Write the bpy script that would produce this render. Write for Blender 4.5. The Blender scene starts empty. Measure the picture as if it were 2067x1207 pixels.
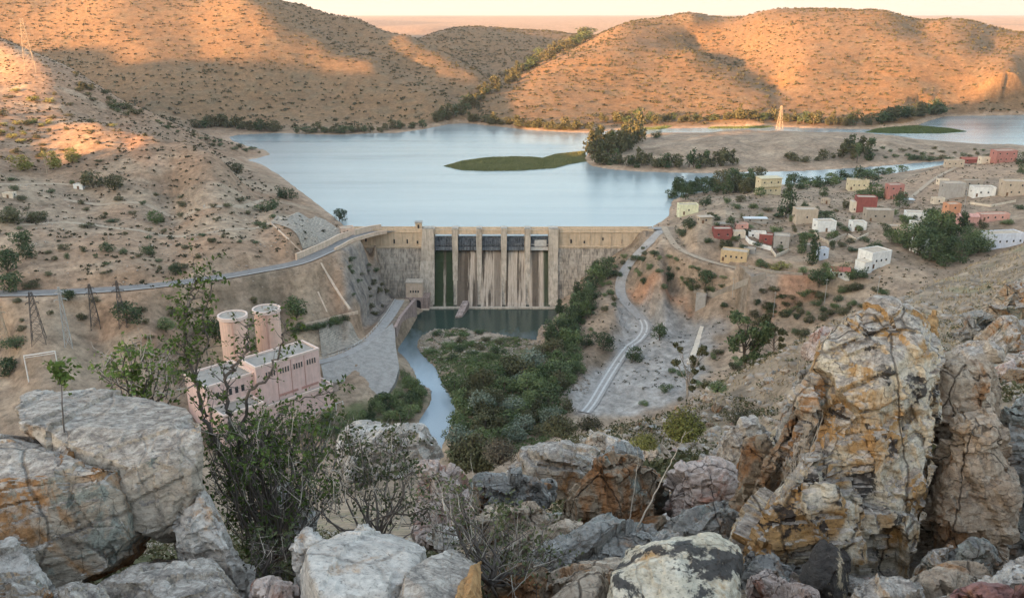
import bpy, bmesh, math, random
import numpy as np
from mathutils import Vector, Matrix, Euler

# ---------------------------------------------------------------- camera, sky, sun, exposure
random.seed(7)
RNG = np.random.default_rng(11)
S = bpy.context.scene
COL = S.collection
F, PW, PH = 1700.0, 2067.0, 1207.0
PITCH = math.radians(18.6)
CZ = 120.0
cam_d = bpy.data.cameras.new('camera')
cam_d.sensor_width = 36.0
cam_d.lens = 36.0 * F / PW
cam_d.clip_start = 0.05
cam_d.clip_end = 90000
cam = bpy.data.objects.new('camera', cam_d)
COL.objects.link(cam)
cam.location = (0, 0, CZ)
cam.rotation_euler = (math.pi / 2 - PITCH, 0, 0)
S.camera = cam

SUN_EL = math.radians(7.0)
SUN_DIR = Vector((-0.783 * math.cos(SUN_EL), -0.622 * math.cos(SUN_EL), math.sin(SUN_EL))).normalized()   # towards the sun
W = bpy.data.worlds.new('World')
S.world = W
W.use_nodes = True
nt = W.node_tree
nt.nodes.clear()
wo = nt.nodes.new('ShaderNodeOutputWorld')
bg = nt.nodes.new('ShaderNodeBackground')
sky = nt.nodes.new('ShaderNodeTexSky')
sky.sky_type = 'NISHITA'
sky.sun_disc = False
sky.sun_elevation = SUN_EL
sky.sun_rotation = math.atan2(SUN_DIR.x, SUN_DIR.y)
sky.altitude = 200
sky.air_density = 1.0
sky.dust_density = 1.5
sky.ozone_density = 1.0
bg.inputs['Strength'].default_value = 0.15
# pale cream evening band above the horizon, over the Nishita sky
geo = nt.nodes.new('ShaderNodeTexCoord')
sep = nt.nodes.new('ShaderNodeSeparateXYZ')
nt.links.new(geo.outputs['Generated'], sep.inputs[0])
mr = nt.nodes.new('ShaderNodeMapRange')
mr.interpolation_type = 'SMOOTHSTEP'
mr.inputs['From Min'].default_value = 0.02; mr.inputs['From Max'].default_value = 0.34
mr.inputs['To Min'].default_value = 0.92; mr.inputs['To Max'].default_value = 0.42
nt.links.new(sep.outputs['Z'], mr.inputs['Value'])
mx = nt.nodes.new('ShaderNodeMix'); mx.data_type = 'RGBA'
nt.links.new(mr.outputs[0], mx.inputs[0])
nt.links.new(sky.outputs[0], mx.inputs[6])
mx.inputs[7].default_value = (0.72, 0.70, 0.67, 1)
nt.links.new(mx.outputs[2], bg.inputs['Color'])
nt.links.new(bg.outputs[0], wo.inputs['Surface'])
sun_d = bpy.data.lights.new('sun', 'SUN')
sun_d.energy = 3.6
sun_d.angle = math.radians(0.6)
sun_d.color = (1.0, 0.52, 0.20)
sun = bpy.data.objects.new('sun', sun_d)
COL.objects.link(sun)
sun.rotation_euler = SUN_DIR.to_track_quat('Z', 'Y').to_euler()
S.view_settings.view_transform = 'Standard'
S.view_settings.look = 'None'
S.view_settings.gamma = 1.0
S.view_settings.exposure = 2.97
S.cycles.max_bounces = 6
S.cycles.diffuse_bounces = 3
S.cycles.glossy_bounces = 3
S.cycles.transparent_max_bounces = 12
S.cycles.sample_clamp_indirect = 6.0

# ---------------------------------------------------------------- rays of the photograph
CP, SP = math.cos(PITCH), math.sin(PITCH)
def ray(px, py):
    dx = (px - PW / 2) / F
    dy = (PH / 2 - py) / F
    return dx, CP + dy * SP, -SP + dy * CP
def at_y(px, py, Y):
    a, b, c = ray(px, py)
    return (a / b * Y, Y, CZ + c / b * Y)
def at_z(px, py, z):
    a, b, c = ray(px, py)
    t = (z - CZ) / c
    return (a * t, b * t, z)

# ---------------------------------------------------------------- numpy noise
def _hash(ix, iy, iz):
    h = (ix * 374761393 + iy * 668265263 + iz * 2147483647 % 4294967296).astype(np.int64)
    h = (h ^ (h >> 13)) * 1274126177
    h &= 0xffffffff
    h = (h ^ (h >> 16)) * 2246822519 & 0xffffffff
    return ((h ^ (h >> 15)) & 0xffffff) / float(0xffffff)
def vnoise(x, y, z=0.0):
    x, y, z = np.broadcast_arrays(np.asarray(x, float), np.asarray(y, float), np.asarray(z, float))
    ix, iy, iz = np.floor(x).astype(np.int64), np.floor(y).astype(np.int64), np.floor(z).astype(np.int64)
    fx, fy, fz = x - ix, y - iy, z - iz
    fx, fy, fz = [f * f * f * (f * (f * 6 - 15) + 10) for f in (fx, fy, fz)]
    def L(a, b, t): return a + (b - a) * t
    c = {}
    for i in (0, 1):
        for j in (0, 1):
            for k in (0, 1):
                c[i, j, k] = _hash(ix + i, iy + j, iz + k * 1 + 57 * (iz * 0))
    return L(L(L(c[0, 0, 0], c[1, 0, 0], fx), L(c[0, 1, 0], c[1, 1, 0], fx), fy),
             L(L(c[0, 0, 1], c[1, 0, 1], fx), L(c[0, 1, 1], c[1, 1, 1], fx), fy), fz) * 2 - 1
def fbm(x, y, z=0.0, o=4, g=0.5):
    s, a, f, n = 0, 1.0, 1.0, 0
    for i in range(o):
        s = s + a * vnoise(np.asarray(x) * f + 17.3 * i, np.asarray(y) * f - 9.1 * i, np.asarray(z) * f + 3.7 * i)
        n += a; a *= g; f *= 2.03
    return s / n
def sstep(a, b, x):
    t = np.clip((np.asarray(x, float) - a) / (b - a), 0, 1)
    return t * t * (3 - 2 * t)

def poly_dist(x, y, pts, closed=True):
    """distance to a polyline, index-parameter of the nearest point, and inside flag"""
    P = np.array([p[:2] for p in pts], float)
    n = len(P)
    d = np.full(x.shape, 1e18); par = np.zeros(x.shape); ins = np.zeros(x.shape, bool)
    for i in range(n if closed else n - 1):
        a, b = P[i], P[(i + 1) % n]
        e = b - a
        L2 = max(e @ e, 1e-9)
        t = np.clip(((x - a[0]) * e[0] + (y - a[1]) * e[1]) / L2, 0, 1)
        dd = (x - a[0] - t * e[0]) ** 2 + (y - a[1] - t * e[1]) ** 2
        m = dd < d
        d = np.where(m, dd, d); par = np.where(m, i + t, par)
        if closed and abs(e[1]) > 1e-12:
            c = ((a[1] > y) != (b[1] > y)) & (x < e[0] * (y - a[1]) / e[1] + a[0])
            ins ^= c
    return np.sqrt(d), par, ins

# ---------------------------------------------------------------- object helpers
def tag(o, label=None, cat=None, group=None, kind=None):
    if label: o['label'] = label
    if cat: o['category'] = cat
    if group: o['group'] = group
    if kind: o['kind'] = kind
    return o
def empty(name, loc=(0, 0, 0), rz=0.0):
    o = bpy.data.objects.new(name, None)
    COL.objects.link(o)
    o.location = loc
    o.rotation_euler = (0, 0, rz)
    o.empty_display_size = 0.5
    return o
def mesh_obj(name, V, Fc, mat, parent=None, smooth=False, midx=None, loc=None):
    me = bpy.data.meshes.new(name)
    V = np.asarray(V, dtype=np.float32).reshape(-1, 3)
    if isinstance(Fc, np.ndarray):
        nf, k = Fc.shape
        me.vertices.add(len(V)); me.vertices.foreach_set('co', V.ravel())
        me.loops.add(nf * k); me.loops.foreach_set('vertex_index', Fc.astype(np.int32).ravel())
        me.polygons.add(nf); me.polygons.foreach_set('loop_start', np.arange(0, nf * k, k, dtype=np.int32))
        me.update(calc_edges=True)
    else:
        me.from_pydata([tuple(map(float, v)) for v in V], [], Fc)
    mats = mat if isinstance(mat, (list, tuple)) else [mat]
    for m in mats: me.materials.append(m)
    if midx is not None: me.polygons.foreach_set('material_index', np.asarray(midx, dtype=np.int32))
    if smooth: me.polygons.foreach_set('use_smooth', np.ones(len(me.polygons), dtype=bool))
    me.update()
    o = bpy.data.objects.new(name, me)
    COL.objects.link(o)
    if parent: o.parent = parent
    if loc is not None: o.location = loc
    return o
def add_color(me, name, rgb):
    a = me.color_attributes.new(name, 'FLOAT_COLOR', 'POINT')
    c = np.ones((len(me.vertices), 4), dtype=np.float32)
    c[:, :3] = rgb
    a.data.foreach_set('color', c.ravel())

class MB:
    """collects shapes into one mesh"""
    def __init__(s): s.v = []; s.f = []; s.m = []
    def add(s, vs, fs, m=0):
        b = len(s.v)
        s.v += [tuple(v) for v in vs]
        s.f += [tuple(i + b for i in f) for f in fs]
        s.m += [m] * len(fs)
    def box(s, c, d, rz=0.0, m=0, top=(1, 1)):
        """centre of base, full size; top = scale of the top face"""
        x, y, z = d[0] / 2, d[1] / 2, d[2]
        ca, sa = math.cos(rz), math.sin(rz)
        vs = []
        for k, (tx, ty) in ((0, (1, 1)), (1, top)):
            for (i, j) in ((-1, -1), (1, -1), (1, 1), (-1, 1)):
                px, py = i * x * tx, j * y * ty
                vs.append((c[0] + px * ca - py * sa, c[1] + px * sa + py * ca, c[2] + k * z))
        s.add(vs, [(0, 3, 2, 1), (4, 5, 6, 7), (0, 1, 5, 4), (1, 2, 6, 5), (2, 3, 7, 6), (3, 0, 4, 7)], m)
    def prism(s, pts, z0, z1, m=0):
        """pts ccw in plan; z may be lists"""
        n = len(pts)
        za = z0 if isinstance(z0, (list, tuple)) else [z0] * n
        zb = z1 if isinstance(z1, (list, tuple)) else [z1] * n
        vs = [(p[0], p[1], za[i]) for i, p in enumerate(pts)] + [(p[0], p[1], zb[i]) for i, p in enumerate(pts)]
        fs = [tuple(range(n - 1, -1, -1)), tuple(range(n, 2 * n))] + [(i, (i + 1) % n, n + (i + 1) % n, n + i) for i in range(n)]
        s.add(vs, fs, m)
    def xprism(s, prof, x0, x1, m=0):
        """profile in (y,z), extruded along x"""
        n = len(prof)
        vs = [(x0, p[0], p[1]) for p in prof] + [(x1, p[0], p[1]) for p in prof]
        fs = [tuple(range(n)), tuple(range(2 * n - 1, n - 1, -1))] + [(i, n + i, n + (i + 1) % n, (i + 1) % n) for i in range(n)]
        s.add(vs, fs, m)
    def tube(s, a, b, r0, r1=None, n=6, m=0):
        r1 = r0 if r1 is None else r1
        a, b = Vector(a), Vector(b)
        d = (b - a)
        if d.length < 1e-9: return
        q = d.to_track_quat('Z', 'Y')
        vs = []
        for p, r in ((a, r0), (b, r1)):
            for i in range(n):
                t = 2 * math.pi * i / n
                vs.append(p + q @ Vector((r * math.cos(t), r * math.sin(t), 0)))
        s.add(vs, [(i, (i + 1) % n, n + (i + 1) % n, n + i) for i in range(n)] + [tuple(range(n - 1, -1, -1)), tuple(range(n, 2 * n))], m)
    def path(s, pts, radii, n=5, m=0):
        """one continuous tapering tube along points"""
        P = [Vector(p) for p in pts]
        base = len(s.v)
        for i, p in enumerate(P):
            d = (P[min(i + 1, len(P) - 1)] - P[max(i - 1, 0)])
            q = d.to_track_quat('Z', 'Y')
            for k in range(n):
                t = 2 * math.pi * k / n
                s.v.append(tuple(p + q @ Vector((radii[i] * math.cos(t), radii[i] * math.sin(t), 0))))
        for i in range(len(P) - 1):
            for k in range(n):
                a = base + i * n + k; b = base + i * n + (k + 1) % n
                s.f.append((a, b, b + n, a + n)); s.m.append(m)
        s.f.append(tuple(base + (len(P) - 1) * n + k for k in range(n))); s.m.append(m)
    def build(s, name, mats, parent=None, smooth=False):
        if not s.v: return None
        return mesh_obj(name, s.v, s.f, mats, parent, smooth, s.m)

def copy_tree(o, parent=None):
    c = o.copy()
    COL.objects.link(c)
    if parent: c.parent = parent
    for ch in CHILD.get(o.name, []):
        copy_tree(ch, c)
    return c
CHILD = {}
def note_children(o):
    CHILD[o.name] = [x for x in COL.objects if x.parent == o]
    for x in CHILD[o.name]:
        CHILD[x.name] = [y for y in COL.objects if y.parent == x]

# ---------------------------------------------------------------- material helpers
def new_mat(name):
    m = bpy.data.materials.new(name)
    m.use_nodes = True
    nt = m.node_tree
    nt.nodes.clear()
    out = nt.nodes.new('ShaderNodeOutputMaterial')
    b = nt.nodes.new('ShaderNodeBsdfPrincipled')
    b.inputs['Roughness'].default_value = 0.9
    b.inputs['Specular IOR Level'].default_value = 0.2
    nt.links.new(b.outputs[0], out.inputs['Surface'])
    return m, nt, b, out
class NG:
    """small node graph writer"""
    def __init__(s, nt): s.nt = nt
    def n(s, t, **k):
        x = s.nt.nodes.new(t)
        for a, v in k.items(): setattr(x, a, v)
        return x
    def l(s, a, b): s.nt.links.new(a, b)
    def coord(s, kind='Object'): return s.n('ShaderNodeTexCoord').outputs[kind]
    def mapping(s, v, scale=(1, 1, 1), rot=(0, 0, 0), loc=(0, 0, 0)):
        m = s.n('ShaderNodeMapping')
        s.l(v, m.inputs['Vector'])
        m.inputs['Scale'].default_value = scale; m.inputs['Rotation'].default_value = rot; m.inputs['Location'].default_value = loc
        return m.outputs[0]
    def noise(s, v, scale, detail=6, rough=0.6, dist=0.0, out='Fac'):
        x = s.n('ShaderNodeTexNoise')
        if v is not None: s.l(v, x.inputs['Vector'])
        x.inputs['Scale'].default_value = scale; x.inputs['Detail'].default_value = detail
        x.inputs['Roughness'].default_value = rough; x.inputs['Distortion'].default_value = dist
        return x.outputs[out]
    def voro(s, v, scale, feature='F1', rand=1.0, out='Distance'):
        x = s.n('ShaderNodeTexVoronoi', feature=feature)
        if v is not None: s.l(v, x.inputs['Vector'])
        x.inputs['Scale'].default_value = scale; x.inputs['Randomness'].default_value = rand
        return x.outputs[out]
    def ramp(s, f, stops, interp='LINEAR'):
        x = s.n('ShaderNodeValToRGB')
        x.color_ramp.interpolation = interp
        e = x.color_ramp.elements
        while len(e) < len(stops): e.new(0.5)
        for i, (p, c) in enumerate(stops):
            e[i].position = p
            e[i].color = (c, c, c, 1) if isinstance(c, (int, float)) else (*c, 1)
        s.l(f, x.inputs[0])
        return x.outputs[0]
    def mix(s, f, a, b, mode='MIX'):
        x = s.n('ShaderNodeMix', data_type='RGBA', blend_type=mode)
        for sock, v in ((x.inputs[0], f), (x.inputs[6], a), (x.inputs[7], b)):
            if hasattr(v, 'is_linked') or hasattr(v, 'links'): s.l(v, sock)
            elif isinstance(v, (int, float)): sock.default_value = v if sock == x.inputs[0] else (v, v, v, 1)
            else: sock.default_value = (*v, 1)
        return x.outputs[2]
    def math(s, op, a, b=0.0, c=None, clamp=False):
        x = s.n('ShaderNodeMath', operation=op, use_clamp=clamp)
        for i, v in enumerate((a, b, c)):
            if v is None: continue
            if isinstance(v, (int, float)): x.inputs[i].default_value = v
            else: s.l(v, x.inputs[i])
        return x.outputs[0]
    def bump(s, h, strength=0.5, dist=0.1, normal=None):
        x = s.n('ShaderNodeBump')
        x.inputs['Strength'].default_value = strength; x.inputs['Distance'].default_value = dist
        s.l(h, x.inputs['Height'])
        if normal is not None: s.l(normal, x.inputs['Normal'])
        return x.outputs[0]
def simple_mat(name, col, rough=0.85, var=0.12, scale=1.0, bump=0.0, metal=0.0, spec=0.2, streak=False):
    """colour broken by multi-scale noise"""
    m, nt, b, out = new_mat(name)
    g = NG(nt)
    c = g.coord('Object')
    if streak: c = g.mapping(c, (1, 1, 0.12))
    n = g.noise(c, scale, 8, 0.65)
    lo = tuple(max(0, x * (1 - var * 2)) for x in col); hi = tuple(min(1, x * (1 + var * 2)) for x in col)
    r = g.ramp(n, [(0.25, lo), (0.5, col), (0.75, hi)])
    g.l(r, b.inputs['Base Color'])
    b.inputs['Roughness'].default_value = rough
    b.inputs['Metallic'].default_value = metal
    b.inputs['Specular IOR Level'].default_value = spec
    if bump: g.l(g.bump(n, bump, 0.05), b.inputs['Normal'])
    return m
# ---------------------------------------------------------------- terrain: heights from surveyed points
PTS = []
def A(px, py, Y=None, z=None):
    if z is None: PTS.append(at_y(px, py, Y))
    else: PTS.append(at_z(px, py, z))
def R(px, Y, z):
    """hidden or off-frame point on the bearing of photo column px (at mid height)"""
    a, b, c = ray(px, 500)
    PTS.append((a / b * Y, Y, z))
# far plateau
for px in (-800, -300, 300, 900, 1500, 2100, 2700):
    for Y, z in ((3300, 68), (6000, 80), (12000, 93), (25000, 106), (50000, 112)):
        R(px, Y, z)
# big hill on the left
for a in [(400,255,951),(500,240,990),(300,210,1000),(500,200,1080),(500,150,1150),(500,100,1255),(500,50,1375),(500,0,1490),
          (300,200,1030),(300,150,1140),(300,100,1260),(300,50,1405),(300,0,1560),(100,110,1290),(100,60,1450),(100,0,1640),(0,110,1310),(0,60,1480),
          (400,170,1100),(400,60,1380),(400,110,1250),(400,220,1010),(600,230,1010),(600,160,1160),(650,200,1090),(650,160,1180),(700,240,1000),
          (560,30,1440),(650,82,1340),(750,132,1230),(860,180,1120),(905,212,1050),
          (640,52,1570),(720,92,1470),(830,145,1310),(920,197,1160),
          (620,15,1690),(720,38,1680),(830,75,1550),(900,108,1450),(965,150,1300),(975,185,1190),(800,215,1050),(800,245,1000),
          (760,180,1120)]: A(*a)
for px, Y, z in [(500,1700,160),(300,1800,190),(100,1900,215),(-200,1200,45),(-200,1500,105),(-200,1800,170),(-700,1200,45),(-700,1500,85),(-700,1800,120),
                 (500,2300,110),(200,2400,140),(-300,2400,150),(620,2100,88),(720,2100,70),(830,1900,52),(900,1700,42),(970,1560,32)]: R(px, Y, z)
# valley in the middle and the small hills behind it
for a in [(930,240,1010),(960,205,1120),(1000,165,1350),(1050,135,1520),(1100,110,1700),(1150,85,1950),(960,57,2000),(860,75,1880),(900,100,1740),
          (950,108,1740),(1050,88,1900),(1010,75,1950),(1100,62,2300),(1020,58,2250),(1170,72,2150)]: A(*a)
for px in (750, 850, 950, 1050, 1150): R(px, 2750, 52)
# hill on the right
for a in [(1000,200,1130),(1100,160,1230),(1140,120,1400),(1200,90,1560),(1240,60,1640),(1280,45,1700),(1250,220,1060),(1250,170,1180),(1250,110,1350),(1050,215,1060),(1150,215,1060),
          (1300,78,1530),(1400,105,1380),(1480,148,1240),(1545,190,1110),(1400,170,1170),(1350,130,1290),(1400,225,1050),
          (1400,80,1640),(1500,122,1450),(1575,178,1200),(1480,90,1560),
          (1600,100,1350),(1650,60,1430),(1600,150,1210),(1650,210,1080),(1750,110,1280),(1750,170,1150),(1800,60,1400),(1850,200,1090),
          (1950,130,1220),(2000,170,1120),(2060,145,1170),(2060,200,1080),(1850,82,1340),(1950,110,1260),
          (1870,66,1470),(2000,98,1380),(1400,40,1700),(1540,30,1650),(1680,22,1600),(1800,28,1550),(1900,45,1500),(1980,62,1450),(2067,78,1400)]: A(*a)
for px, Y, z in [(1280,2200,65),(1450,2200,70),(1680,2200,75),(1850,2100,65),(2067,2000,55),(2300,1100,32),(2300,1250,68),(2300,1450,80),(2300,2000,60),(2800,1200,30),(2800,1500,70)]: R(px, Y, z)
# peninsula behind the village
for a in [(1188,334,None,.8),(1250,315,None,3),(1350,300,None,6),(1450,285,None,9),(1600,268,None,11),(1700,274,None,10),(1800,285,None,8),(1700,310,None,4.5),(1550,318,None,4),
          (1900,302,None,4),(2000,305,None,3),(1400,325,None,3),(1620,330,None,2.5),(1800,318,None,3)]: A(*a)
for px, Y, z in [(2200,800,3),(2200,760,3)]: R(px, Y, z)
# hill on the near left
for a in [(0,80,900),(80,120,870),(150,150,850),(220,190,800),(290,225,710),(350,255,705),(420,280,730),(480,298,770),
          (0,150,750),(0,250,585),(0,330,500),(0,400,440),(0,480,390),(0,560,352),
          (100,200,670),(200,250,582),(250,262,570),(310,275,556),(380,291,540),(440,320,522),(200,320,516),(200,400,470),(200,480,400),(200,560,350),(100,350,500),
          (350,350,500),(350,420,470),(350,500,400),(470,350,560),(500,380,540),(500,440,450),(500,500,398),
          (255,300,530),(300,330,506),
          (560,345,640),(560,440,445),(600,430,455)]: A(*a)
A(600,385,None,5); A(650,425,None,6); A(690,460,None,6); A(640,480,None,8)
R(310,622,33); R(380,622,25); R(250,640,38); R(440,600,20)
for px, Y, z in [(0,1060,45),(150,1000,25),(290,900,2),(-300,900,92),(-300,1050,50),(-300,600,52),(-300,450,30),(-300,350,11),(-800,1000,35),(-800,800,55),(-800,600,38),(-800,450,24),(-800,350,11)]: R(px, Y, z)
# slope below the left road, yards
for a in [(0,650,0),(0,700,-8),(0,760,-12),(200,650,-1),(200,720,-10),(200,800,-15),(400,620,-1),(400,700,-14),(400,800,-24),(560,600,-6),(560,680,-19),
          (600,560,1),(650,640,-15),(700,600,-10),(700,560,-3),(700,640,-21),(800,625,-26),(740,690,-27),(650,725,-28),(700,760,-30),(780,760,-34),
          (800,700,-33),(700,805,-33),(500,850,-30),(640,850,-33),(800,830,-35),(720,850,-34),(740,660,-25),(690,680,-25),(-200,700,-8),(-200,620,4)]: A(a[0], a[1], None, a[2])
A(735,565,425); A(755,600,425); A(800,612,446); A(815,605,440); A(830,615,452); R(840,455,-37)
for px_, z_ in ((722,0),(736,-5),(750,-11.5),(764,-18),(774,-26),(788,-32),(805,-34.5)):
    R(px_,457,z_); R(px_,466,z_)
 
# right bank
for a in [(1200,700,-30),(1100,760,-34),(1200,820,-34.5),(1300,800,-33),(1300,650,-28),(1250,600,-19),(1400,640,-25),(1400,700,-28),(1400,780,-30),(1340,560,-8),
          (1400,600,-15),(1500,560,-5),(1480,640,-20),(1550,600,-12),(1620,600,-8),(1600,650,-15),(1500,700,-22),(1700,590,-3),(1330,500,2),(1400,500,4),
          (1350,590,-18),(1350,610,-23),(1300,540,-6),(1300,590,-17),
          (1550,450,7),(1480,480,6),(1480,520,1),(1650,540,1),(1800,560,4),(1700,450,9),(1850,450,10),(1950,400,13),(2060,400,16),(2060,450,13),(1900,500,8),(1950,540,5),(2050,480,10),
          (1360,425,1.5),(1420,400,3),(1550,392,6),(1700,400,6),(1800,370,9),(1800,395,9),(1900,340,13),(1980,330,14),(2050,325,16),(1900,370,12),(1330,465,5),(1700,500,6),(1600,500,4),
          (1000,680,-34.5),(1050,720,-34),(950,780,-34),(1050,830,-34),(1150,665,-31),(1130,630,-29),(1160,580,-24),(1190,560,-20),(1220,530,-13),(980,870,-34)]: A(a[0], a[1], None, a[2])
for px, Y, z in [(2100,640,14),(2300,500,20),(2300,420,25),(2300,600,15),(2700,450,40),(2067,720,2),(1800,640,2)]: R(px, Y, z)
# our own hill
for px in (-700, -200, 300, 700, 1033):
    for Y, z in ((1.5, 118.3), (3, 117.42), (5, 116.05), (8, 113.9), (12, 111.3), (20, 106), (40, 92), (80, 65), (130, 33), (190, -2), (240, -25)):
        R(px, Y, z)
for px in (1250,):
    for Y, z in ((80, 66), (130, 30), (190, -6), (240, -26)): R(px, Y, z)
for px in (1400, 1700, 2000, 2500):
    for Y, z in ((1.5, 118.3), (3, 117.42), (5, 116.3), (8, 114.6), (12, 112.6)): R(px, Y, z)
for a in [(2000,640,60),(2000,560,110),(2060,500,150),(1880,578,115),(1800,612,108),(1760,632,98),(1950,545,130),(1980,600,85),(1850,650,80),(1700,650,88),(1600,700,74),(1500,765,60),(1400,820,48),(1300,860,42),(1200,885,38),
          (1500,850,35),(1300,900,30),(1700,800,30),(1900,750,30),(2000,800,22),(1400,950,16),(1200,940,20),(1100,930,24)]: A(*a)
for px, Y, z in [(1880,170,48),(1880,230,16),(1700,140,42),(1700,200,10),(1600,120,52),(1600,180,12),(1500,100,56),(1500,160,12),(2060,210,52),(2060,290,18),(1300,70,70),
                 (1400,80,64),(1400,130,30),(2500,100,95),(2500,200,75),(2500,300,45),(1600,250,-25),(1800,300,-12),(1500,260,-30),(1300,260,-33),(2000,340,5)]: R(px, Y, z)

def zc(l): return [at_z(*p) for p in l]
LAKE = [(-92, 466.5, 0)] + zc([(690,452,0)]) + zc([(650,420,0),(600,382,0),(560,352,0),(530,333,0),(500,323,0),(520,320,0),(545,312,0),(535,303,0),(500,296,0),(470,285,0),(462,277,0),(480,273,0),(560,269,0),(640,272,0),(700,272,0),(760,269,0),(800,269,0),(850,262,0),(880,256,0),(905,251,0),(935,249,0),(970,252,0),(1000,255,0),
    (1050,261,0),(1100,265,0),(1150,268,0),(1200,268,0),(1240,263,0),(1350,260,0),(1430,258,0),(1560,256,0),(1640,259,0),(1700,261,0),(1760,262,0),(1850,254,0),(1880,243,0),(1905,236,0),(1980,234,0),(2067,232,0),(2400,230,0),
    (2400,300,0),(2067,294,0),(1980,291,0),(1850,281,0),(1760,270,0),(1640,267,0),(1570,265,0),(1420,268,0),(1330,268,0),(1270,276,0),(1220,290,0),(1192,305,0),(1178,322,0),(1195,335,0),(1230,342,0),(1300,347,0),(1400,350,0),
    (1500,348,0),(1600,346,0),(1700,341,0),(1800,334,0),(1880,327,0),(1940,322,0),(1950,327,0),(1860,341,0),(1790,352,0),(1700,364,0),(1620,370,0),(1540,376,0),(1460,383,0),(1390,392,0),(1358,405,0),(1352,420,0),(1352,435,0),(1335,447,0),(1318,456,0)]) + [(84, 466.5, 0)]
ZR = -36.0
RIVER = [at_z(px, py, ZR) for px, py in [(864,619),(1119,616),(1128,632),(1112,650),(1092,660),(1086,668),(1084,688),(1040,684),(985,672),(930,664),(880,664),(853,676),(842,690),(846,708),(862,726),(880,742),(888,762),(900,785),(916,808),
         (920,834),(908,866),(894,896),(884,940),(820,940),(842,880),(846,850),(872,806),(868,786),(846,776),(836,752),(822,728),(802,708),(797,690),(806,668),(822,640),(846,634)]]
ISLETS = [[at_z(px, py, ZR) for px, py in l] for l in ([(1000,682),(1060,692),(1090,690),(1080,720),(960,700),(950,684)],)]
def road_pts(l): return [at_z(px, py, z) for px, py, z in l]
ROAD_A = road_pts([(-160,594,10.0),(0,592,9.5),(100,590,9.2),(200,585,9),(300,577,8.6),(430,561,8),(520,546,7.2),(600,530,6.6),(650,510,6.0),(676,498,5.8)]) + [(-89.5, 437, 5.5), (-84.5, 448, 5.0), (-77, 460, 4.5), (-66, 466.3, 4.45)]
ROAD_B = [(78, 466.5, 5.2)] + road_pts([(1338,462,4.6),(1325,476,3.2),(1308,492,0.5),(1288,512,-4),(1268,535,-9),(1256,558,-13.5),(1252,580,-17.5),(1257,602,-21),(1276,625,-24.5),(1296,646,-27.5),(1301,664,-29.5),(1290,684,-31),(1266,703,-32.5),(1243,735,-33.6),(1218,775,-34.2),(1196,812,-34.5),(1180,832,-34.6)])
ROAD_C = road_pts([(560,750,-28.4),(645,731,-28),(700,714,-27.6),(740,691,-27),(765,667,-26.6),(788,638,-26.1),(808,606,-25.6)])
PATH_D = road_pts([(1340,458,4.8),(1352,480,4.5),(1372,503,2.5),(1420,524,.5),(1480,540,-1.5),(1540,556,-3),(1600,560,-2.5),(1680,552,0)])
PATH_E = road_pts([(1780,445,9),(1812,420,9.3),(1850,390,10),(1885,362,11.5),(1920,343,13),(1950,331,14)])

def smooth_line(pts, n=5):
    P = [Vector(p) for p in pts]
    out = []
    for i in range(len(P) - 1):
        a, b, c, d = P[max(i - 1, 0)], P[i], P[i + 1], P[min(i + 2, len(P) - 1)]
        for k in range(n):
            t = k / n
            out.append(0.5 * ((2 * b) + (c - a) * t + (2 * a - 5 * b + 4 * c - d) * t * t + (3 * b - a - 3 * c + d) * t ** 3))
    out.append(P[-1])
    return [tuple(p) for p in out]
ROADS = {k: smooth_line(v) for k, v in dict(A=ROAD_A, B=ROAD_B, C=ROAD_C, D=PATH_D, E=PATH_E).items()}

# thin-plate spline in (bearing, log distance)
KU = 3.2
def _uv(x, y): return x / y * KU, np.log(y)
def tps_fit(P, reg=2e-4):
    u, v = _uv(P[:, 0], P[:, 1])
    n = len(u)
    d2 = (u[:, None] - u) ** 2 + (v[:, None] - v) ** 2
    K = np.where(d2 > 1e-12, 0.5 * d2 * np.log(d2 + 1e-20), 0) + reg * np.eye(n)
    Q = np.stack([np.ones(n), u, v], 1)
    M = np.block([[K, Q], [Q.T, np.zeros((3, 3))]])
    w = np.linalg.solve(M, np.concatenate([P[:, 2], np.zeros(3)]))
    return u, v, w
def tps_eval(m, x, y):
    u0, v0, w = m
    u, v = _uv(x, y)
    sh = u.shape
    u, v = u.ravel(), v.ravel()
    out = np.empty(len(u))
    for i in range(0, len(u), 40000):
        a, b = u[i:i + 40000, None], v[i:i + 40000, None]
        d2 = (a - u0) ** 2 + (b - v0) ** 2
        out[i:i + 40000] = (0.5 * d2 * np.log(d2 + 1e-20)) @ w[:-3] + w[-3] + w[-2] * a[:, 0] + w[-1] * b[:, 0]
    return out.reshape(sh)
# a few points on the shores keep the sheet close to the water where land meets it
for p in LAKE[2:-1]:
    PTS.append((p[0], p[1], 0.0))
for p in RIVER[2:-2]:
    PTS.append((p[0], p[1], ZR + .2))
for l in (ROAD_A, ROAD_B, ROAD_C):
    PTS += list(l)
_P = np.array(PTS, float)
_keep = []
for i, p in enumerate(_P):   # drop near-coincident survey points
    u, v = _uv(p[0], p[1])
    if all((u - a) ** 2 + (v - b) ** 2 > 0.012 ** 2 for a, b in _keep[-400:]): _keep.append((u, v)); 
    else: _keep.append((1e9, 1e9))
_P = _P[[k[0] < 1e8 for k in _keep]]
TPS = tps_fit(_P)

U = np.linspace(-0.98, 0.98, 1060)
def _rows():
    out = [1.0]
    while out[-1] < 60000:
        y = out[-1]
        out.append(y * (1 + (0.022 if y < 60 else 0.013 if y < 250 else 0.0062 if y < 1100 else 0.0085 if y < 2400 else 0.035)))
    return np.array(out)
YR = _rows()
GX = U[None, :] * YR[:, None]
GY = np.repeat(YR[:, None], len(U), 1)
GZ = tps_eval(TPS, GX, GY)

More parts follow.
